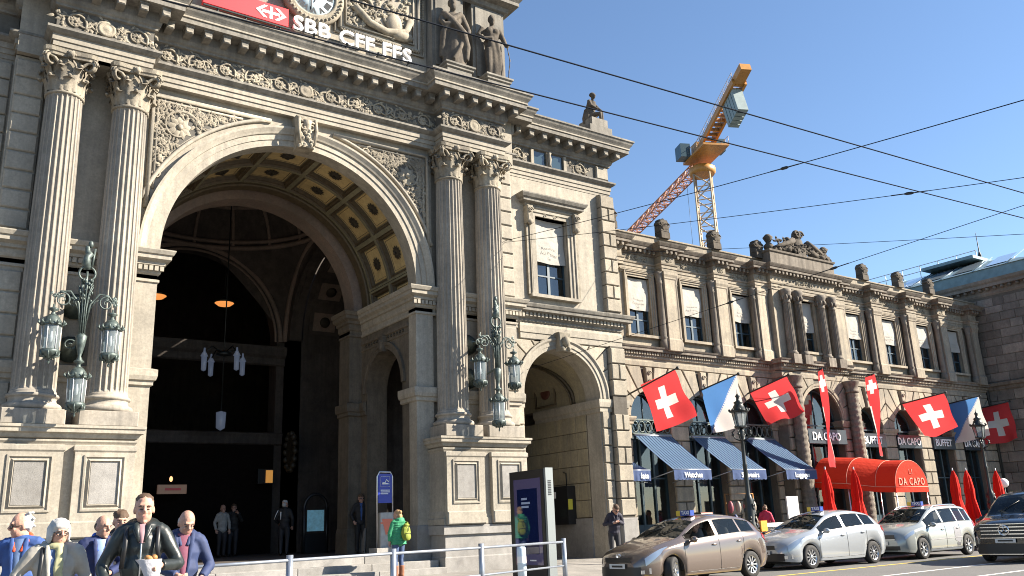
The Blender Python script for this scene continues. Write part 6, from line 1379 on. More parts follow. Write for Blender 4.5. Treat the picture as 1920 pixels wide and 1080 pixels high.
M['chrome'] = plain('chrome', (.7,.7,.72), .12, 1); M['alloy'] = plain('alloy wheel', (.55,.56,.58), .3, .8); M['headlight'] = plain('headlight glass', (.16,.21,.29), .05, .1, 1); M['tail'] = plain('tail light', (.35,.015,.012), .15, 0, .8)
M['plate'] = plain('number plate', (.62,.62,.60), .5); M['amberlens'] = plain('yellow taxi lens', (.75,.52,.06), .35)
def rowpt(C, s, k):
    """row k of the section at station s (left half): 0 sill .. 10 roof centre"""
    zt, zb, zr, wb, wr = C['zt'](s), C['zb'](s), C['zr'](s), C['wb'](s), C['wr'](s)
    zs = C['sill'](s)
    for w in C['wheels']:
        d = C['ra']**2-(s-w)**2
        if d > 0: zs = max(zs, C['wz']+sqrt(d))
    zb = max(zb, zs+.06); zr = max(zr, zb+.01); zt = max(zt, zr+.004)
    L = lambda a, b, t: a+(b-a)*t
    R = [(wb-.05, zs), (wb-.005, L(zs,zb,.16)), (wb+.012, L(zs,zb,.5)), (wb+.004, L(zs,zb,.82)), (wb-.03, zb)]
    R += [(L(wb-.03,wr,.10), L(zb,zr,.10)), (L(wb-.03,wr,.88), L(zb,zr,.88)), (wr, zr), (wr*.93, L(zr,zt,.25)), (wr*.5, L(zr,zt,.82)), (0, zt)]
    return R[k]
def car(name, label, C, pm, loc, rz, group=None, cat='car', taxi=None, driver=False, steer=0, rails=False, plate=True, emblem=None, decal=False, front='prius', strip=False):
    t = thing(name, label, cat, (0,0,0), group); Lh = C['L']/2
    X = lambda s: Lh-s
    st = sorted(set([round(C['L']*i/46, 4) for i in range(47)]+[q for w in C['side'] for q in w]+list(C['ws'])+list(C['rw'])+[w+C['ra']*cos(a) for w in C['wheels'] for a in [pi*i/14 for i in range(15)]]))
    st = [s for i, s in enumerate(st) if i == 0 or s-st[i-1] > .004]
    def is_glass(s0, s1, k):
        c = (s0+s1)/2
        if k == 5: return any(a < c < b for a, b in C['side'])
        if k in (8, 9): return C['ws'][0] < c < C['ws'][1] or C['rw'][0] < c < C['rw'][1]
        return False
    body = MB(); gl = {}; N = 11
    for sg in (1, -1):
        V = [(X(s), sg*rowpt(C, s, k)[0], rowpt(C, s, k)[1]) for s in st for k in range(N)]; fs = []
        for i in range(len(st)-1):
            for k in range(N-1):
                q = (i*N+k, i*N+k+1, (i+1)*N+k+1, (i+1)*N+k); q = q if sg < 0 else q[::-1]
                if is_glass(st[i], st[i+1], k):
                    key = 'windscreen' if k in (8,9) and (st[i]+st[i+1])/2 < C['L']/2 else 'rear_window' if k in (8,9) else 'side_window'
                    j = next((n_ for n_, (a, b) in enumerate(C['side']) if a <= (st[i]+st[i+1])/2 <= b), 0) if key == 'side_window' else 0
                    g = gl.setdefault((key, sg if key == 'side_window' else 0, j), MB()); b = len(g.v); g.add([V[x] for x in q], [(0,1,2,3)], 0, True)
                else: fs.append(q)
        body.add(V, fs, 0, True)
    for s in (st[0], st[-1]):
        P = [(X(s), rowpt(C,s,k)[0], rowpt(C,s,k)[1]) for k in range(N)]+[(X(s), -rowpt(C,s,k)[0], rowpt(C,s,k)[1]) for k in range(N-2,-1,-1)]; body.add(P, [tuple(range(len(P)))])
    bo = body.build('body', pm, t)
    for (key, sg, j), g in gl.items():
        if driver and key == 'side_window' and j == 0 and sg > 0: continue
        g.build(key, M['cglass'], t)
    # dark under-body, wheel wells and cabin
    m = MB(); m.box(X(C['L']-.35), X(.35), -.62, .62, .16, .5); m.box(X(C['rw'][1]-.2), X(C['ws'][0]+.15), -.72, .72, .3, C['zb'](C['ws'][0])-.12)
    for w in C['wheels']:
        for sg in (1, -1):
            A = [(X(w)+(C['ra']+.0)*cos(a), C['wz']+(C['ra'])*sin(a)) for a in [pi*i/12 for i in range(13)]]; y0 = C['wb'](w)-.045
            for p, q in zip(A, A[1:]): m.add([(p[0],sg*y0,p[1]),(q[0],sg*y0,q[1]),(q[0],sg*.45,q[1]),(p[0],sg*.45,p[1])], [(0,1,2,3)])
            m.add([(x, sg*.45, z) for x, z in A], [tuple(range(13))])
    m.build('underbody', M['carint'], t)
    m = MB(); zb0 = C['zb'](C['ws'][1])
    for xx in (C['seat'], C['seat']+.95):
        for y in (-.36, .36):
            m.ell((X(xx+.18), y, zb0-.12), (.1,.25,.42), Matrix.Rotation(-.18,4,'Y')); m.ell((X(xx+.3), y, zb0+.33), (.06,.13,.1)); m.ell((X(xx-.15),y,zb0-.42),(.28,.25,.1))
    m.build('seat_row', M['seat'], t, kind='stuff')
    m = MB(); m.obox((X(C['ws'][0]+.42),0,C['zb'](C['ws'][0]+.4)-.03), (.5,1.35,.16)); m.build('dashboard', M['carint'], t)
    m = MB(); c = Vector((X(C['seat']-.42), .36, zb0+.02)); m.tube([c+Vector((.08*sin(a), .18*cos(a), .17*sin(a))) for a in [2*pi*i/16 for i in range(16)]], .014, 5, closed=True); m.build('steering_wheel', M['black'], t)
    # wheels
    for i, w in enumerate(C['wheels']):
        for sg in (1, -1):
            r = C['wz']+.005; W = MB(); W.lathe([(r*.66,-.1),(r*.9,-.11),(r*.985,-.085),(r,-.04),(r,.04),(r*.985,.085),(r*.9,.11),(r*.66,.1)], n=32, cap=False)
            ro = (pi/2, 0, (steer if i == 0 else 0)); p = (X(w), sg*(C['wb'](w)-.11), r)
            wo = put('wheel', W.mesh('tyre', M['rubber']), t, p, ro)
            R = MB(); zf = -.085*sg; R.lathe([(r*.67,-.1),(r*.67,.1)], n=28, cap=False); R.lathe([(r*.67,zf),(r*.62,zf),(r*.6,zf*.5)], n=28, cap=False); nsp = C.get('spokes', 10)
            for k in range(nsp):
                a = 2*pi*k/nsp; b_ = a+.1; Q = lambda rr, aa: (rr*cos(aa), rr*sin(aa))
                hw = .16 if nsp > 6 else .30
                p0, p1 = Q(r*.14, a-hw*1.6), Q(r*.14, a+hw*1.6); p2, p3 = Q(r*.64, a+hw*.62), Q(r*.64, a-hw*.62)
                R.add([(*p0,zf*.8),(*p1,zf*.8),(*p2,zf),(*p3,zf),(*p0,zf*.3),(*p1,zf*.3),(*p2,zf*.5),(*p3,zf*.5)], [(0,1,2,3),(0,3,7,4),(1,5,6,2)])
            R.lathe([(r*.2,zf*.95),(r*.1,zf*1.05),(0,zf*1.05)], n=12); R.lathe([(r*.65,zf*.15),(0,zf*.1)], n=24, mi=1)
            rim = put('rim', R.mesh('rim', [M['alloy'], M['iron']]), wo, (0,0,0)); rim.matrix_parent_inverse = Matrix(); rim.location = (0,0,0)
    # seams, handles, mirrors
    S_ = lambda s, u, o=.004: (lambda k, f: (lambda a, b: (X(s), (a[0]+(b[0]-a[0])*f+o), a[1]+(b[1]-a[1])*f))(rowpt(C,s,k), rowpt(C,s,min(10,k+1))))(int(u), u-int(u))
    m = MB()
    for sg in (1, -1):
        for s in C['seams']: m.tube([(lambda p: (p[0], sg*p[1], p[2]))(S_(s, .6+3.4*i/10, .001)) for i in range(11)], .006, 4)
        m.tube([(lambda p: (p[0], sg*p[1], p[2]))(S_(C['seams'][0]+(C['seams'][-1]-C['seams'][0])*i/12, .62, .001)) for i in range(13)], .006, 4)
    m.build('door_seam', M['black'], t); m = MB()
    for sg in (1, -1):
        for u_ in (5.02, 5.98):
            a_, b_ = C['side'][0][0], C['side'][-1][1]; m.tube([(lambda p: (p[0], sg*p[1], p[2]))(S_(a_+(b_-a_)*i/16, u_, .003)) for i in range(17)], .011, 4)
    m.build('window_trim', M['black'], t)
    if C.get('handle'):
        for sg in (1, -1):
            for s in C['handle']: m = MB(); p = S_(s, 3.05, .018); m.ell((p[0], sg*p[1], p[2]), (.095,.018,.022), None, 10, 6); m.build('door_handle', pm, t)
    for sg in (1, -1):
        m = MB(); s = C['mirror']; p = S_(s, 4.6, .12); m.ell((p[0], sg*(p[1]+.02), p[2]+.03), (.075,.11,.075), None, 12, 8); m.tube([(p[0], sg*(p[1]-.14), p[2]-.03), (p[0], sg*p[1], p[2])], .025, 6); m.build('wing_mirror', pm if front != 'van' else M['black'], t)
    # patches that lie on the skin
    def patch(nm, mat, s0, s1, u0, u1, o=.006, sides=(1,-1), n=8, shape=None):
        for sg in sides:
            m = MB(); 
            def F(a, b):
                s = s0+(s1-s0)*a; lo, hi = (u0, u1) if not shape else shape(a)
                p = S_(s, lo+(hi-lo)*b, o); return (p[0]+(o if s < .8 else -o if s > C['L']-.6 else 0), sg*p[1], p[2])
            m.grid(F, n, 4); m.build(nm, mat, t)
    def fbox(nm, mat, y0, y1, z0, z1, d=.03, s=None):
        # panel on the curved nose, following the body width curve
        m = MB(); n = 10; inv = lambda y: next((q/200*.9 for q in range(200) if C['wb'](q/200*.9) > abs(y)), .9)
        def F(a, b): y = y0+(y1-y0)*a; return (X((s if s is not None else 0)+max(0, inv(y)-.0)*.93)+d, y, z0+(z1-z0)*b)
        m.grid(F, n, 2); m.build(nm, mat, t)
    if front == 'prius':
        patch('headlight', M['headlight'], .16, .78, 3.3, 4.1, .01, shape=lambda a: (2.15+1.5*a, 3.6+.65*a)); patch('tail_light', M['tail'], 4.28, 4.56, 3.2, 4.4, .008)
        fbox('grille', M['black'], -.42, .42, .55, .66, .02); fbox('lower_intake', M['black'], -.66, .66, .24, .45, .018)
        for sg in (1,-1): fbox('fog_lamp', M['chrome'], sg*.66, sg*.72, .30, .38, .03); fbox('marker_lamp', M['chrome'], sg*.77, sg*.79, .3, .42, .03)
        if plate: fbox('number_plate', M['plate'], -.26, .26, .415, .52, .045); fbox('plate_print', M['black'], -.18, .18, .445, .49, .048)
        m = MB(); c = (X(0)-.045, 0, .70); m.tube([(c[0]+.035, .07*cos(a), c[2]+.05*sin(a)) for a in [2*pi*i/20 for i in range(20)]], .009, 5, closed=True); m.tube([(c[0]+.038, .028*cos(a), c[2]+.045*sin(a)) for a in [2*pi*i/16 for i in range(16)]], .007, 5, closed=True); m.tube([(c[0]+.038, .05*cos(a), c[2]+.022+.022*sin(a)) for a in [2*pi*i/16 for i in range(16)]], .007, 5, closed=True); m.build('badge', M['chrome'], t)
    elif front == 'mpv':
        patch('headlight', M['headlight'], .12, .52, 3.2, 4.1, .01, shape=lambda a: (2.75+.5*a, 3.75+.3*a)); patch('tail_light', M['tail'], 4.08, 4.34, 3.0, 4.9, .008)
        fbox('grille', M['black'], -.5, .5, .62, .75, .02); fbox('lower_intake', M['black'], -.62, .62, .30, .42, .02); fbox('bumper_trim', M['chrome'], -.5, .5, .605, .62, .025)
        if plate: fbox('number_plate', M['plate'], -.26, .26, .46, .56, .04)
        m = MB(); m.tube([(X(0)-.02, .06*cos(a), .69+.06*sin(a)) for a in [2*pi*i/20 for i in range(20)]], .01, 5, closed=True); m.build('badge', M['chrome'], t)
    elif front == 'van':
        patch('headlight', M['headlight'], .10, .62, 2.9, 4.0, .012, shape=lambda a: (2.6+.7*a, 3.8+.25*a))
        fbox('grille', M['black'], -.62, .62, .66, 1.0, .02)
        for z in (.75, .84, .93): fbox('grille_bar', M['chrome'], -.6, .6, z-.014, z+.014, .035)
        fbox('grille_trim', M['chrome'], -.64, .64, .64, .665, .035); fbox('grille_trim', M['chrome'], -.6, .6, 1.0, 1.02, .03); fbox('lower_intake', M['black'], -.75, .75, .24, .5, .02); fbox('lip', M['chrome'], -.7, .7, .22, .245, .035)
        fbox('number_plate', M['plate'], -.26, .26, .53, .63, .05); fbox('plate_print', M['black'], -.19, .19, .56, .605, .054)
        m = MB(); c = (X(0)+.05, 0, .85); m.tube([(c[0], .13*cos(a), c[2]+.13*sin(a)) for a in [2*pi*i/24 for i in range(24)]], .016, 6, closed=True)
        for k in range(3): a = pi/2+k*2*pi/3; m.tube([(c[0],0,c[2]),(c[0],.13*cos(a),c[2]+.13*sin(a))], [.02,.006], 5)
        m.build('badge', M['chrome'], t)
    if strip:
        patch('rubbing_strip', M['chrome'], 1.35, 3.2, 1.86, 1.95, .012)
        patch('sill_cladding', M['galv'], 1.3, 3.2, .15, .5, .01)
    if decal: patch('door_emblem', plain('grey door emblem', (.22,.22,.24), .5), 2.75, 3.15, 1.4, 3.7, .006, (1,), shape=lambda a: (1.35+.5*abs(a-.5), 3.6-.9*abs(a-.5))); patch('door_emblem', plain('dark door emblem', (.08,.08,.09), .5), 2.85, 3.05, .9, 1.3, .006, (1,))
    if rails:
        for sg in (1,-1):
            m = MB(); m.tube([(X(s), sg*(C['wr'](s)-.03), C['zr'](s)+.05+(.0 if .1 < a < .9 else -.05)) for a, s in [(i/14, 1.9+1.9*i/14) for i in range(15)]], .018, 6); m.build('roof_rail', M['chrome'], t)
    m = MB(); p = (X(C['ws'][0]+.1), 0, C['zt'](C['ws'][0]+.1)+.02)
    for y in (-.45,.12): m.tube([(p[0]+.03,y,p[2]-.02),(p[0]-.35,y+.42,C['zt'](C['ws'][0]+.45)+.015)], .01, 4)
    m.build('wiper', M['black'], t)
    if taxi:
        zt = C['zt'](C['taxi'])+.01; x = X(C['taxi']); m = MB(); m.box(x-.07,x+.07,-.06,.28,zt,zt+.13); m.build('taxi_sign', plain('blue taxi sign', (.02,.06,.30), .35), t)
        m = MB(); m.box(x-.065,x+.065,-.20,-.06,zt,zt+.125); m.build('taxi_lens', M['amberlens'], t); text('taxi_lettering', 'TAXI', M['white'], t, (x+.073, .11, zt+.07), (pi/2, 0, pi/2), .12, .002, .004)
    if driver:
        d = MB(); x = X(C['seat']+.22); z = zb0-.13; d.ell((x+.0,.36,z-.05),(.15,.23,.3)); d.tube([(x,.36,z+.2),(x+.02,.37,z+.33)],.055,8); d.tube([(x+.02,.55,z+.1),(x+.1,.66,z-.12),(x+.32,.5,z-.02)],.05,8)
        put('driver_clothes', fuse(d, .025, 'driver_clothes', M['carint'], 2), t)
        d = MB(); headshape(d, (x+.04,.37,z+.44), 1.0, Matrix.Rotation(radians(70),4,'Z')); put('driver_head', fuse(d, .012, 'driver_head', M['skin'], 2), t)
        d = MB(); d.ell((x-.03,.37,z+.5),(.1,.085,.085)); d.build('driver_hair', M['eye'], t)
    t.location = (loc[0], loc[1], .05); t.rotation_euler = (0, 0, rz)
    return t
PRI = dict(L=4.6, wheels=(.95,3.73), ra=.365, wz=.315, sill=curve([(0,.24),(.5,.2),(1.4,.2),(3.2,.2),(4.2,.24),(4.6,.36)]),
 zt=curve([(0,.60),(.06,.70),(.35,.86),(.8,.99),(1.15,1.06),(1.6,1.27),(2.05,1.47),(2.6,1.565),(3.1,1.575),(3.8,1.51),(4.2,1.39),(4.42,1.12),(4.56,.84),(4.6,.62)]),
 zb=curve([(0,.50),(.1,.62),(.4,.78),(1.0,.91),(1.3,.94),(2.5,1.0),(3.7,1.07),(4.2,1.08),(4.5,.9),(4.6,.56)]),
 zr=curve([(0,.54),(.1,.68),(.4,.83),(1.0,.98),(1.25,1.03),(1.6,1.2),(2.05,1.39),(2.6,1.49),(3.1,1.505),(3.8,1.44),(4.2,1.31),(4.42,1.08),(4.6,.6)]),
 wb=curve([(0,.50),(.06,.62),(.2,.74),(.5,.84),(1.0,.885),(3.4,.89),(4.0,.86),(4.4,.79),(4.6,.66)]), wr=curve([(0,.42),(.4,.62),(1.0,.72),(1.25,.75),(2.05,.62),(3.1,.6),(3.9,.57),(4.3,.58),(4.6,.55)]),
 side=((1.42,2.50),(2.60,3.42),(3.48,4.0)), ws=(1.22,2.02), rw=(3.95,4.4), seat=2.15, taxi=2.35, seams=(1.32,2.55,3.45), handle=(2.36,3.28), mirror=1.55)
MPV = dict(L=4.39, wheels=(.9,3.58), ra=.36, wz=.315, spokes=7, sill=curve([(0,.26),(.5,.21),(3.2,.21),(4.1,.26),(4.39,.36)]),
 zt=curve([(0,.66),(.05,.78),(.3,.93),(.8,1.05),(1.05,1.09),(1.5,1.34),(1.9,1.53),(2.4,1.61),(3.2,1.63),(3.9,1.58),(4.15,1.48),(4.3,1.1),(4.38,.8),(4.39,.6)]),
 zb=curve([(0,.56),(.1,.7),(.4,.84),(1.0,.95),(2.5,.99),(3.8,1.02),(4.2,1.02),(4.36,.85),(4.39,.56)]),
 zr=curve([(0,.6),(.1,.76),(.4,.9),(.95,1.03),(1.1,1.08),(1.5,1.29),(1.9,1.46),(2.4,1.54),(3.2,1.56),(3.9,1.51),(4.15,1.42),(4.3,1.06),(4.39,.58)]),
 wb=curve([(0,.56),(.06,.68),(.2,.79),(.5,.86),(1.0,.895),(3.4,.895),(4.1,.86),(4.39,.74)]), wr=curve([(0,.46),(.4,.66),(1.0,.74),(1.9,.66),(3.1,.64),(4.1,.62),(4.39,.6)]),
 side=((1.25,2.2),(2.3,3.1),(3.17,3.62),(3.68,4.02)), ws=(1.08,1.86), rw=(4.12,4.3), seat=2.0, taxi=2.2, seams=(1.2,2.25,3.12), handle=(2.08,2.98), mirror=1.38)
VAN = dict(L=5.14, wheels=(.95,4.15), ra=.39, wz=.34, spokes=8, sill=curve([(0,.24),(.5,.22),(4.8,.24),(5.14,.36)]),
 zt=curve([(0,.78),(.05,.98),(.3,1.1),(.8,1.2),(1.0,1.25),(1.5,1.6),(1.85,1.8),(2.3,1.89),(4.7,1.9),(4.95,1.8),(5.1,1.2),(5.14,.7)]),
 zb=curve([(0,.66),(.1,.86),(.4,.98),(1.0,1.08),(2.5,1.12),(4.6,1.14),(5.05,1.1),(5.14,.66)]),
 zr=curve([(0,.7),(.1,.92),(.4,1.06),(.95,1.18),(1.1,1.24),(1.5,1.53),(1.85,1.72),(2.3,1.81),(4.7,1.82),(4.95,1.72),(5.1,1.16),(5.14,.68)]),
 wb=curve([(0,.66),(.06,.78),(.2,.88),(.5,.93),(1.0,.965),(4.6,.965),(5.14,.88)]), wr=curve([(0,.56),(.4,.76),(1.0,.84),(1.85,.74),(3.1,.72),(5.14,.7)]),
 side=((1.3,2.25),(2.4,3.5),(3.6,4.75)), ws=(1.04,1.82), rw=(4.95,5.06), seat=2.0, taxi=2.2, seams=(1.25,2.32,3.55), handle=(2.1,3.3), mirror=1.42)
car('taxi_car', 'bronze brown hybrid taxi with open driver window, front wheels turned', PRI, paint('bronze brown paint', (.175,.138,.118), .5, .22), (16.3,16.15), radians(182), 'taxis queuing at the kerb', 'taxi', True, True, radians(26))
car('taxi_car', 'silver hybrid taxi parked second in the queue', PRI, paint('silver paint', (.36,.385,.41), .3), (22.55,16.95), radians(178), 'taxis queuing at the kerb', 'taxi', True)
car('taxi_car', 'pale silver people carrier taxi with emblem on its door, third in the queue', MPV, paint('pale silver paint', (.30,.325,.32), .25), (27.55,16.75), radians(181), 'taxis queuing at the kerb', 'taxi', True, rails=True, decal=True, front='mpv', strip=True)
car('parked_car', 'dark blue car half hidden behind the black van', PRI, paint('dark blue paint', (.02,.025,.045)), (34.4,17.0), radians(181))
car('black_van', 'glossy black van with chrome grille driving past at the right edge', VAN, paint('black paint', (.006,.007,.010), .1, .2), (27.15,12.75), radians(186), None, 'van', front='van')
# ------------------------------------------------------------------ people
def person(label, loc, rz, H, c):
    """c: pose and clothing. Local frame: facing -Y, +x is the viewer's right. Heights are for 1.75 m, then scaled."""
    t = thing('person', label, 'person', (0,0,0)); k = H/1.75
    lean = c.get('lean', 0); yaw, pit, tilt = c.get('head', (0,0,0)); Rl = Matrix.Rotation(lean, 4, 'X'); hip = Vector((0,0,.92))
    U = lambda x, y, z: hip+Rl @ (Vector((x, y, z))-hip)         # upper body points
    nb = U(0,.01,1.5); Rh = Matrix.Rotation(yaw,4,'Z') @ Matrix.Rotation(pit,4,'X') @ Matrix.Rotation(tilt,4,'Y')
    hc = nb+Rh @ Vector((0,-.02,.135)); Hp = lambda x, y, z: hc+Rh @ Vector((x, y, z))
    arms = c['arms']; f = c.get('fat', 1)
    sh = [U(-.165*f,0,1.43), U(.165*f,0,1.43)]
    feet = c.get('feet', ((-.1,0),(.1,.0)))
    # legs
    if c.get('legs', True):
        m = MB(); m.ell((0,0,.93), (.175*f,.125*f,.13))
        for s, (fx, fy) in zip((-1,1), feet): m.tube([(s*.09,0,.9),(s*.1,fy*.3-.02,.66),(s*.5*.1+fx*.5,fy*.6-.03,.48),(fx,fy,.28),(fx,fy+.01,.07)], [.105,.088,.068,.062,.058], 10)
        for v_ in range(0): pass
        put('trousers', fuse(m, .018, 'trousers', c['trousers'], 3), t)
        m = MB()
        for fx, fy in feet: m.ell((fx,fy-.06,.05), (.05,.135,.05)); m.ell((fx,fy+.02,.07), (.05,.06,.07)); 
        if c.get('boots'):
            for fx, fy in feet: m.tube([(fx,fy,.05),(fx,fy+.01,.32)], [.07,.075], 10)
        put('shoe_pair', fuse(m, .014, 'shoe_pair', c.get('shoes', M['black']), 2), t)
    # top
    m = MB(); m.ell(U(0,0,1.28), (.195*f,.13*f,.21), Rl); m.ell(U(0,-.01*f,1.1), (.18*f,.135*f,.2), Rl); m.ell(U(0,0,c.get('hem',.93)), (.185*f,.145*f,.14), Rl); m.tube([sh[0]+Vector((.03,0,0)), U(0,0,1.47), sh[1]-Vector((.03,0,0))], [.085,.085,.085], 10)
    m.tube([U(0,.01,1.42),U(0,.01,1.53)], [.1,.065], 10)
    for s_, (e, w) in zip(sh, arms): e, w = Vector(e), Vector(w); w2 = e.lerp(w, .94); m.tube([U(0,0,1.40).lerp(s_,.45), s_.lerp(U(0,0,1.40),.12)+Vector((0,0,.012)), s_.lerp(e,.16), s_.lerp(e,.5), e, e.lerp(w2,.5), w2], [.07*f,.076*f,.076*f,.067*f,.06,.055,.05], 12); m.ell(s_.lerp(e,.06), (.072*f,.075*f,.077*f))
    rnd = random.Random(int(H*1000)+int(loc[0]*100))
    for q in range(0):                                             # cloth folds
        z = rnd.uniform(.95,1.35); x = rnd.uniform(-.15,.15); m.tube([U(x,-.115*f-.02*rnd.random(),z), U(x+rnd.uniform(-.1,.1),-.125*f,z+rnd.uniform(-.12,.12))], [.016,.008], 6)
    for s_, (e, w) in zip(sh, arms):
        e, w = Vector(e), Vector(w)
        for q in range(3): p = e.lerp(w, -.02+.11*q); d = (w-e).normalized(); o = d.orthogonal().normalized(); m.tube([p+(o*cos(a_)+d.cross(o)*sin(a_))*.056+d*.02*sin(a_+q) for a_ in [pi*2*i/10 for i in range(10)]], .009, 5, closed=True)
    if c.get('puffer'):
        for q in range(10): z = .88+q*.062; m.tube([U(.205*cos(a_)*f, .15*sin(a_)*f, z) for a_ in [2*pi*i/20 for i in range(20)]], .024, 6, closed=True)
    if c.get('hood'): m.ell(U(0,.1,1.46), (.13,.09,.1), Rl); m.tube([U(.11*cos(a_),.03+.1*sin(a_),1.5+.03*sin(a_)) for a_ in [2*pi*i/16 for i in range(16)]], .04, 8, closed=True)
    put('jacket', fuse(m, .0135, 'jacket', c['top'], 2), t)
    # collar and shirt front
    col = c.get('collar', c['top']); m = MB()
    for s in (-1, 1): m.tube([U(s*.07,.06,1.53), U(s*.085,-.02,1.51), U(s*.06,-.10,1.45), U(s*.035,-.145,1.36)], [.03,.034,.032,.02], 7, flat=.6)
    m.tube([U(-.07,.06,1.53),U(0,.085,1.54),U(.07,.06,1.53)], .032, 7); put('collar', fuse(m, .012, 'collar', col, 2), t)
    if c.get('shirt'):
        w_ = c.get('open', .055); m = MB(); m.grid(lambda a_, b_: U((a_-.5)*2*w_*(1.15-.7*b_), -.128*f-.018*sin(pi*a_)-.012*b_*(1-b_)*4+.055*(1-b_)**3, 1.50-.52*b_*c.get('sdepth',1)), 8, 10); m.build('shirt', c['shirt'], t)
        m = MB()
        for s in (-1, 1): m.tube([U(s*w_*(1.15-.7*b_)*.98, -.137*f-.012*b_*(1-b_)*4+.055*(1-b_)**3, 1.51-.53*b_*c.get('sdepth',1)) for b_ in [q/8 for q in range(9)]], [.02,.03,.03,.026,.022,.02,.018,.018,.016], 8, flat=.45)
        put('lapel_pair', fuse(m, .009, 'lapel_pair', c['top'], 1), t)
    if c.get('zip'): m = MB(); m.tube([U(0,-.115-.0*q,1.40-.045*q) + Vector((0,-.03*sin(pi*q/10),0)) for q in range(11)], .008, 5); m.build('zip', M['steel'], t)
    # skin: head, neck, hands on one body
    m = MB(); headshape(m, hc, 1.08, Rh); m.tube([U(0,.02,1.36), nb, Hp(0,.02,-.06)], [.06,.055,.055], 10); m.tube([U(0,0,1.0),U(0,0,1.36)], .05, 8)
    for s in (-1, 1): m.tube([Hp(s*.03,-.075,-.045), Hp(s*.045,-.06,-.075)], .014, 6)
    for i, (s_, (e, w)) in enumerate(zip(sh, arms)):
        e, w = Vector(e), Vector(w); m.tube([U(0,0,1.36), s_, e, w], .03, 7)
        d = (w-e).normalized(); sd = Vector((1 if i == 0 else -1, 0, 0)); sd = (sd-d*sd.dot(d)).normalized(); n_ = d.cross(sd)
        cu = c.get('curl', (.6,.6))[i]; R3 = Matrix((sd, d, n_)).transposed().to_4x4(); m.ell(w+d*.05, (.042,.055,.02), R3, 10, 6); m.tube([w-d*.03, w+d*.03], [.03,.033], 8)
        for q in range(4):
            L = (.062,.07,.066,.052)[q]; b0 = w+d*.09+sd*(.03-.02*q); b1 = b0+(d*cos(cu*.6)+n_*sin(cu*.6))*L*.55; b2 = b1+(d*cos(cu*1.7)+n_*sin(cu*1.7))*L*.6; m.tube([b0-d*.02, b0, b1, b2], [.011,.0115,.0105,.009], 7)
        b0 = w+d*.03+sd*.036; m.tube([b0, b0+d*.03+sd*.025, b0+d*.06+sd*.025+n_*.02], [.014,.0125,.010], 7)
    put('body', fuse(m, .0075, 'body', c.get('skin', M['skin']), 2), t)
    # face details
    m = MB()
    for s in (-1, 1): m.ell(Hp(s*.033,-.091,.0), (.014,.006,.0065), Rh, 8, 5); m.tube([Hp(s*.014,-.1,.026), Hp(s*.035,-.1,.033), Hp(s*.056,-.085,.026)], [.005,.0065,.004], 5)
    m.build('eyes_and_brows', c.get('browmat', M['eye']), t)
    m = MB(); m.tube([Hp(-.024,-.086,-.066), Hp(0,-.097,-.064), Hp(.024,-.086,-.066)], [.005,.0085,.005], 6); m.build('mouth', M['lip'], t)
    # hair
    hs = c.get('hair'); 
    if hs:
        m = MB(); hr = random.Random(3)
        if hs in ('short','wavy','crop'):
            m.ell(Hp(0,.006,.062), (.089,.108,.092), Rh); m.ell(Hp(0,.055,.0), (.083,.072,.09), Rh)
            for q in range(46 if hs == 'wavy' else 26): a_, b_ = hr.uniform(-.6,3.7), hr.uniform(.25,1.4); r_ = .09; m.ell(Hp(r_*cos(a_)*cos(b_), .02+.105*sin(a_)*cos(b_), .05+.095*sin(b_)), hr.uniform(.014,.026) if hs == 'wavy' else .014, None, 6, 4)
        elif hs == 'bald':
            for s in (-1, 1): m.ell(Hp(s*.072,.035,.01), (.018,.05,.05), Rh)
            m.ell(Hp(0,.078,.0), (.076,.034,.062), Rh)
            if c.get('tuft'): 
                m.ell(Hp(0,.05,.07), (.086,.07,.07), Rh); m.ell(Hp(0,.075,.01), (.09,.05,.09), Rh)
                for q in range(30): m.ell(Hp(hr.uniform(-.08,.08), hr.uniform(.02,.125), hr.uniform(-.03,.135)), (.022,.022,.018), Rh, 6, 4)
        elif hs == 'receding':
            m.ell(Hp(0,.016,.075), (.086,.097,.08), Rh); m.ell(Hp(0,.06,.0), (.085,.066,.088), Rh)
            for q in range(26): a_, b_ = hr.uniform(-.5,3.7), hr.uniform(.35,1.4); m.ell(Hp(.086*cos(a_)*cos(b_), .02+.098*sin(a_)*cos(b_), .062+.086*sin(b_)), .012, None, 6, 4)
            for s in (-1, 1): m.ell(Hp(s*.074,.01,.03), (.014,.04,.05), Rh)
        elif hs == 'bob':
            m.ell(Hp(0,.008,.052), (.1,.115,.1), Rh); m.ell(Hp(0,.05,-.03), (.103,.085,.115), Rh)
            for s in (-1, 1): m.ell(Hp(s*.088,.0,-.02), (.026,.06,.105), Rh)
            m.ell(Hp(.0,-.072,.072), (.085,.04,.042), Rh)
            for q in range(40): a_ = hr.uniform(-.4,3.5); m.tube([Hp(.07*cos(a_), .02+.08*sin(a_), .12), Hp(.104*cos(a_), .03+.11*sin(a_), .03), Hp(.1*cos(a_), .03+.1*sin(a_), -.11)], [.012,.014,.008], 5)
        elif hs == 'long':
            m.ell(Hp(0,.03,.05), (.094,.108,.095), Rh); m.ell(Hp(0,.08,-.04), (.085,.06,.12), Rh); m.ell(Hp(.02,.12,.06),(.05,.05,.05),Rh)
        put('hair', fuse(m, .009, 'hair', c['hairmat'], 1), t)
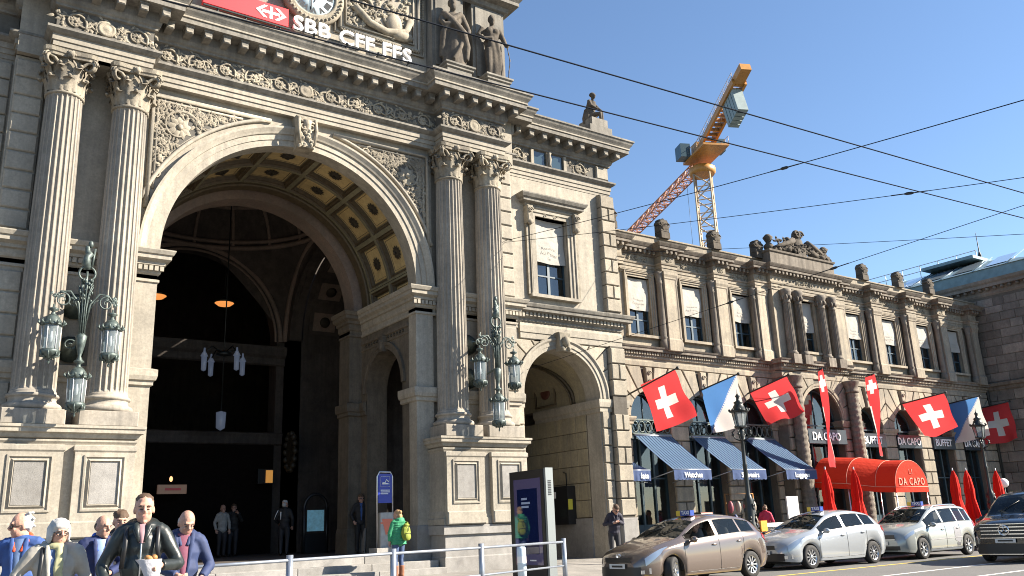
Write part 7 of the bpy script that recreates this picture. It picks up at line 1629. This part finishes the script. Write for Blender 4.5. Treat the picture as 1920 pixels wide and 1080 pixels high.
    if c.get('glasses'):
        m = MB()
        for s in (-1, 1): m.tube([Hp(s*.034+.024*cos(a_), -.103, .0+.017*sin(a_)) for a_ in [2*pi*i/12 for i in range(12)]], .004, 5, closed=True); m.tube([Hp(s*.058,-.1,.004), Hp(s*.082,-.02,.006), Hp(s*.082,.03,.0)], .004, 5)
        if c['glasses'] == 'sun':
            for s in (-1, 1): m.ell(Hp(s*.034,-.103,.0), (.024,.006,.018), Rh, 8, 5)
        m.build('glasses', M['black'], t)
    for e_ in c.get('extra', ()): e_(t, U, Hp, sh)
    t.location = loc; t.rotation_euler = (0,0,rz); t.scale = (k,k,k)
    return t
def cl(n, *c): return cloth(n, c)
def tubes(name, mat, *paths):
    def f(t, U, Hp, sh):
        m = MB()
        for r, pts in paths: m.tube([U(*p) for p in pts], r, 7, flat=.5)
        m.build(name, mat, t)
    return f
def lumps(name, mat, vox, *els):
    def f(t, U, Hp, sh):
        m = MB()
        for p, r in els: m.ell(U(*p), r)
        put(name, fuse(m, vox, name, mat, 2), t)
    return f
dark, jeans, white_hair = cl('dark trousers', .02,.02,.025), cl('blue jeans', .045,.075,.16), cl('white hair', .42,.42,.41)
brown_hair = cl('brown hair', .07,.04,.022); grey_hair = cl('grey hair', .3,.29,.27)
down = ((-.27,.03,1.16),(-.25,-.06,.92)); down2 = ((.27,.03,1.16),(.25,-.06,.92))
A = lambda px_, py_: (px_, py_, gz(px_, py_))
bluej = cl('blue outdoor jacket', .03,.075,.24)
person('elderly man in a blue jacket with bright orange collar and sunglasses, looking left', A(1.16,10.87), radians(-22), 1.64, dict(top=bluej, collar=cl('orange collar', .62,.07,.02), trousers=dark, arms=(((-.3,.02,1.15),(-.2,-.12,.95)),((.28,.04,1.16),(.2,-.14,.98))), head=(radians(-62),radians(6),0), hair='bald', tuft=1, hairmat=white_hair, glasses='sun', shirt=cl('pale blue shirt', .10,.16,.30), open=.07, skin=M['skin2'], fat=1.08, lean=.05))
cream = cl('cream puffer jacket', .36,.335,.29)
person('white-haired woman in a cream jacket and pale green scarf, leaning forward', A(1.3,9.5), radians(-8), 1.545, dict(top=cream, trousers=jeans, arms=(((-.36,-.02,1.2),(-.28,-.16,1.0)),((.3,0,1.16),(.22,-.15,.98))), head=(radians(18),radians(10),0), hair='bob', hairmat=white_hair, glasses='thin', skin=M['skin2'], fat=1.16, lean=.08, shirt=cl('blue denim top', .05,.09,.2), open=.075, hood=1, browmat=grey_hair,
  extra=(lumps('scarf', cl('pale green scarf', .36,.35,.20), .011, ((0,-.08,1.49),(.095,.06,.045)), ((.03,-.14,1.42),(.04,.03,.08)), ((.05,-.165,1.3),(.032,.022,.12)), ((.015,-.165,1.28),(.03,.022,.12)), ((.06,-.17,1.16),(.03,.02,.1))), tubes('bag_strap', M['black'], (.022, [(-.12,.06,1.53),(-.13,-.09,1.47),(-.13,-.16,1.35),(-.14,-.17,1.15),(-.16,-.15,1.0)])))))
person('bald man in a dark navy suit and pale blue shirt, hand held out', A(2.06,11.76), radians(0), 1.62, dict(top=cl('navy suit', .012,.022,.085), trousers=cl('navy suit trousers', .012,.02,.07), arms=(((-.33,0,1.14),(-.22,-.2,.98)),((.3,-.02,1.14),(.1,-.27,1.06))), curl=(.7,.25), head=(radians(28),radians(8),0), hair='bald', hairmat=brown_hair, shirt=cl('bright shirt', .22,.31,.5), open=.07, fat=1.12, lean=.16, collar=cl('blue collar', .05,.12,.5)))
person('person with wavy brown hair smiling behind the suited man', A(2.36,12.17), radians(-10), 1.685, dict(top=cl('dark coat', .02,.022,.03), trousers=dark, arms=(down, down2), head=(radians(10),radians(6),0), hair='wavy', hairmat=brown_hair, skin=M['skin2']))
leather = plain('dark green leather jacket', (.014,.019,.019), .42, 0, .5, var=.3, sc=10, bump=.35)
def bag(t, U, Hp, sh):
    m = MB(); c_ = U(.1,-.34,1.13); rr = random.Random(2); ring = []
    for j in range(7):
        for i in range(14): a_ = 2*pi*i/14; r_ = (.025+.011*j)*(1+rr.uniform(-.12,.12)); ring.append(tuple(c_+Vector((r_*cos(a_)*1.15+.045-.012*j, r_*sin(a_)*.55-.02, -.24+.048*j))))
    m.add(ring, [(j*14+i, j*14+(i+1) % 14, (j+1)*14+(i+1) % 14, (j+1)*14+i) for j in range(6) for i in range(14)]+[tuple(range(14))[::-1]], 0, True); m.build('paper_bag', plain('white paper bag', (.45,.45,.48), .7, var=.15, sc=20, bump=.4), t)
    m = MB(); m.ell(c_+Vector((-.02,-.02,.05)), (.05,.03,.03), Matrix.Rotation(.5,4,'Y')); m.ell(c_+Vector((.02,-.01,.06)), (.03,.03,.03)); m.build('pastry', plain('golden pastry', (.33,.16,.05), .6, var=.4, sc=40), t)
person('man in a dark shiny jacket eating from a white paper bag, nearest the archway', A(1.95,9.0), radians(-13), 1.73, dict(top=leather, trousers=dark, arms=(((-.33,.0,1.12),(-.27,-.16,.92)),((.34,-.04,1.12),(.17,-.29,1.12))), curl=(.7,1.1), head=(radians(4),radians(2),0), hair='receding', hairmat=brown_hair, shirt=cl('pink checked shirt', .34,.20,.22), open=.05, sdepth=.34, zip=1, fat=1.04, hood=1, skin=M['skin2'],
  extra=(bag, tubes('rucksack_strap', M['black'], (.022, [(-.12,.05,1.52),(-.14,-.08,1.46),(-.14,-.135,1.3),(-.16,-.12,1.1)]), (.022, [(.12,.05,1.52),(.14,-.08,1.46),(.14,-.135,1.3),(.17,-.12,1.1)])))))
person('bald man looking down in a maroon shirt and open navy jacket', A(2.62,10.12), radians(-10), 1.62, dict(top=cl('dark navy anorak', .02,.035,.10), trousers=dark, arms=(((-.28,0,1.14),(-.06,-.24,1.04)),((.31,0,1.13),(.2,-.2,1.0))), curl=(1.1,1.0), head=(radians(14),radians(26),0), hair='bald', hairmat=grey_hair, shirt=cl('maroon shirt', .20,.06,.10), open=.085, fat=1.05, hood=1))
# at the archway and beyond
person('man in dark clothes and sunglasses standing at the arch jamb', (12.1,26.0,.885), radians(-16), 1.78, dict(top=cl('black jacket', .012,.012,.014), trousers=cl('black trousers', .01,.01,.011), shirt=cl('blue shirt', .03,.08,.25), open=.06, arms=(((-.29,.02,1.15),(-.22,-.13,.95)),((.27,.03,1.16),(.25,-.03,.92))), head=(radians(10),radians(4),0), hair='short', hairmat=brown_hair, glasses='sun'))
green = cl('green quilted jacket', .035,.26,.12)
def rucksack(t, U, Hp, sh):
    m = MB(); m.ell(U(-.06,.24,1.16), (.15,.1,.22)); m.ell(U(-.06,.32,1.06), (.11,.05,.11)); m.ell(U(-.06,.26,1.36),(.1,.07,.05)); m.tube([U(-.14,.1,1.44),U(-.13,.24,1.42)], .025, 6)
    put('rucksack', fuse(m, .014, 'rucksack', cl('olive green rucksack', .20,.24,.025), 2), t)
    m = MB(); m.tube([U(-.17,.32,1.13),U(-.06,.36,1.15),U(.05,.32,1.13)], .008, 5); m.tube([U(-.06,.34,1.33),U(-.06,.36,1.2)], .008, 5); m.build('rucksack_seam', M['black'], t)
person('woman seen from behind in a green quilted jacket with olive rucksack', (10.77,20.85,.36), radians(-168), 1.66, dict(top=green, trousers=jeans, arms=(((-.28,-.05,1.16),(-.2,-.22,1.02)),((.28,-.03,1.16),(.26,-.06,.94))), head=(radians(20),radians(10),0), hair='long', hairmat=cl('light brown hair', .30,.19,.09), puffer=1, hood=1, boots=1, shoes=cl('tan boots', .22,.09,.045), fat=1.05, extra=(rucksack,)))
person('man bending over his phone beside the corner quoins', (17.6,20.3,.33), radians(-25), 1.72, dict(top=cl('dark jacket', .014,.013,.028), trousers=dark, arms=(((-.29,0,1.15),(-.06,-.28,1.18)),((.29,0,1.15),(.08,-.26,1.22))), head=(radians(18),radians(38),0), hair='short', hairmat=brown_hair, lean=.3, glasses='sun', curl=(1.2,1.2)))
person('white-haired figure in a dark striped jacket walking in the dark hall', (10.7,28.9,.885), radians(150), 1.74, dict(top=cl('black tracksuit', .012,.012,.014), trousers=dark, arms=(down, ((.3,-.02,1.15),(.24,-.2,1.05))), head=(radians(-30),0,0), hair='crop', hairmat=white_hair, extra=(tubes('sleeve_stripe', M['white'], (.012, [(.2,.1,1.45),(.27,.1,1.3),(.33,.06,1.16)]), (.02, [(.1,.15,1.4),(.1,.17,1.15)])),)))
person('person in a white top far inside the dark hall', (9.25,30.9,.885), radians(10), 1.7, dict(top=cl('white top', .3,.295,.28), trousers=dark, arms=(down, down2), hair='long', hairmat=brown_hair))
person('person in black beside the one in a white top', (9.75,31.3,.885), radians(-20), 1.74, dict(top=cl('black coat', .012,.012,.012), trousers=dark, arms=(down, ((.28,-.05,1.2),(.15,-.25,1.45))), hair='short', hairmat=brown_hair))
person('woman in a red coat under the Souvenirs awning', (27.2,22.6,.25), radians(120), 1.66, dict(top=cl('red coat', .42,.02,.06), trousers=dark, arms=(down, down2), hair='short', hairmat=brown_hair, hem=.8))
person('shopper in a pale coat beside the red-coated woman', (26.4,22.7,.25), radians(150), 1.68, dict(top=cl('beige coat', .30,.24,.17), trousers=dark, arms=(down, down2), hair='short', hairmat=brown_hair, hem=.8))
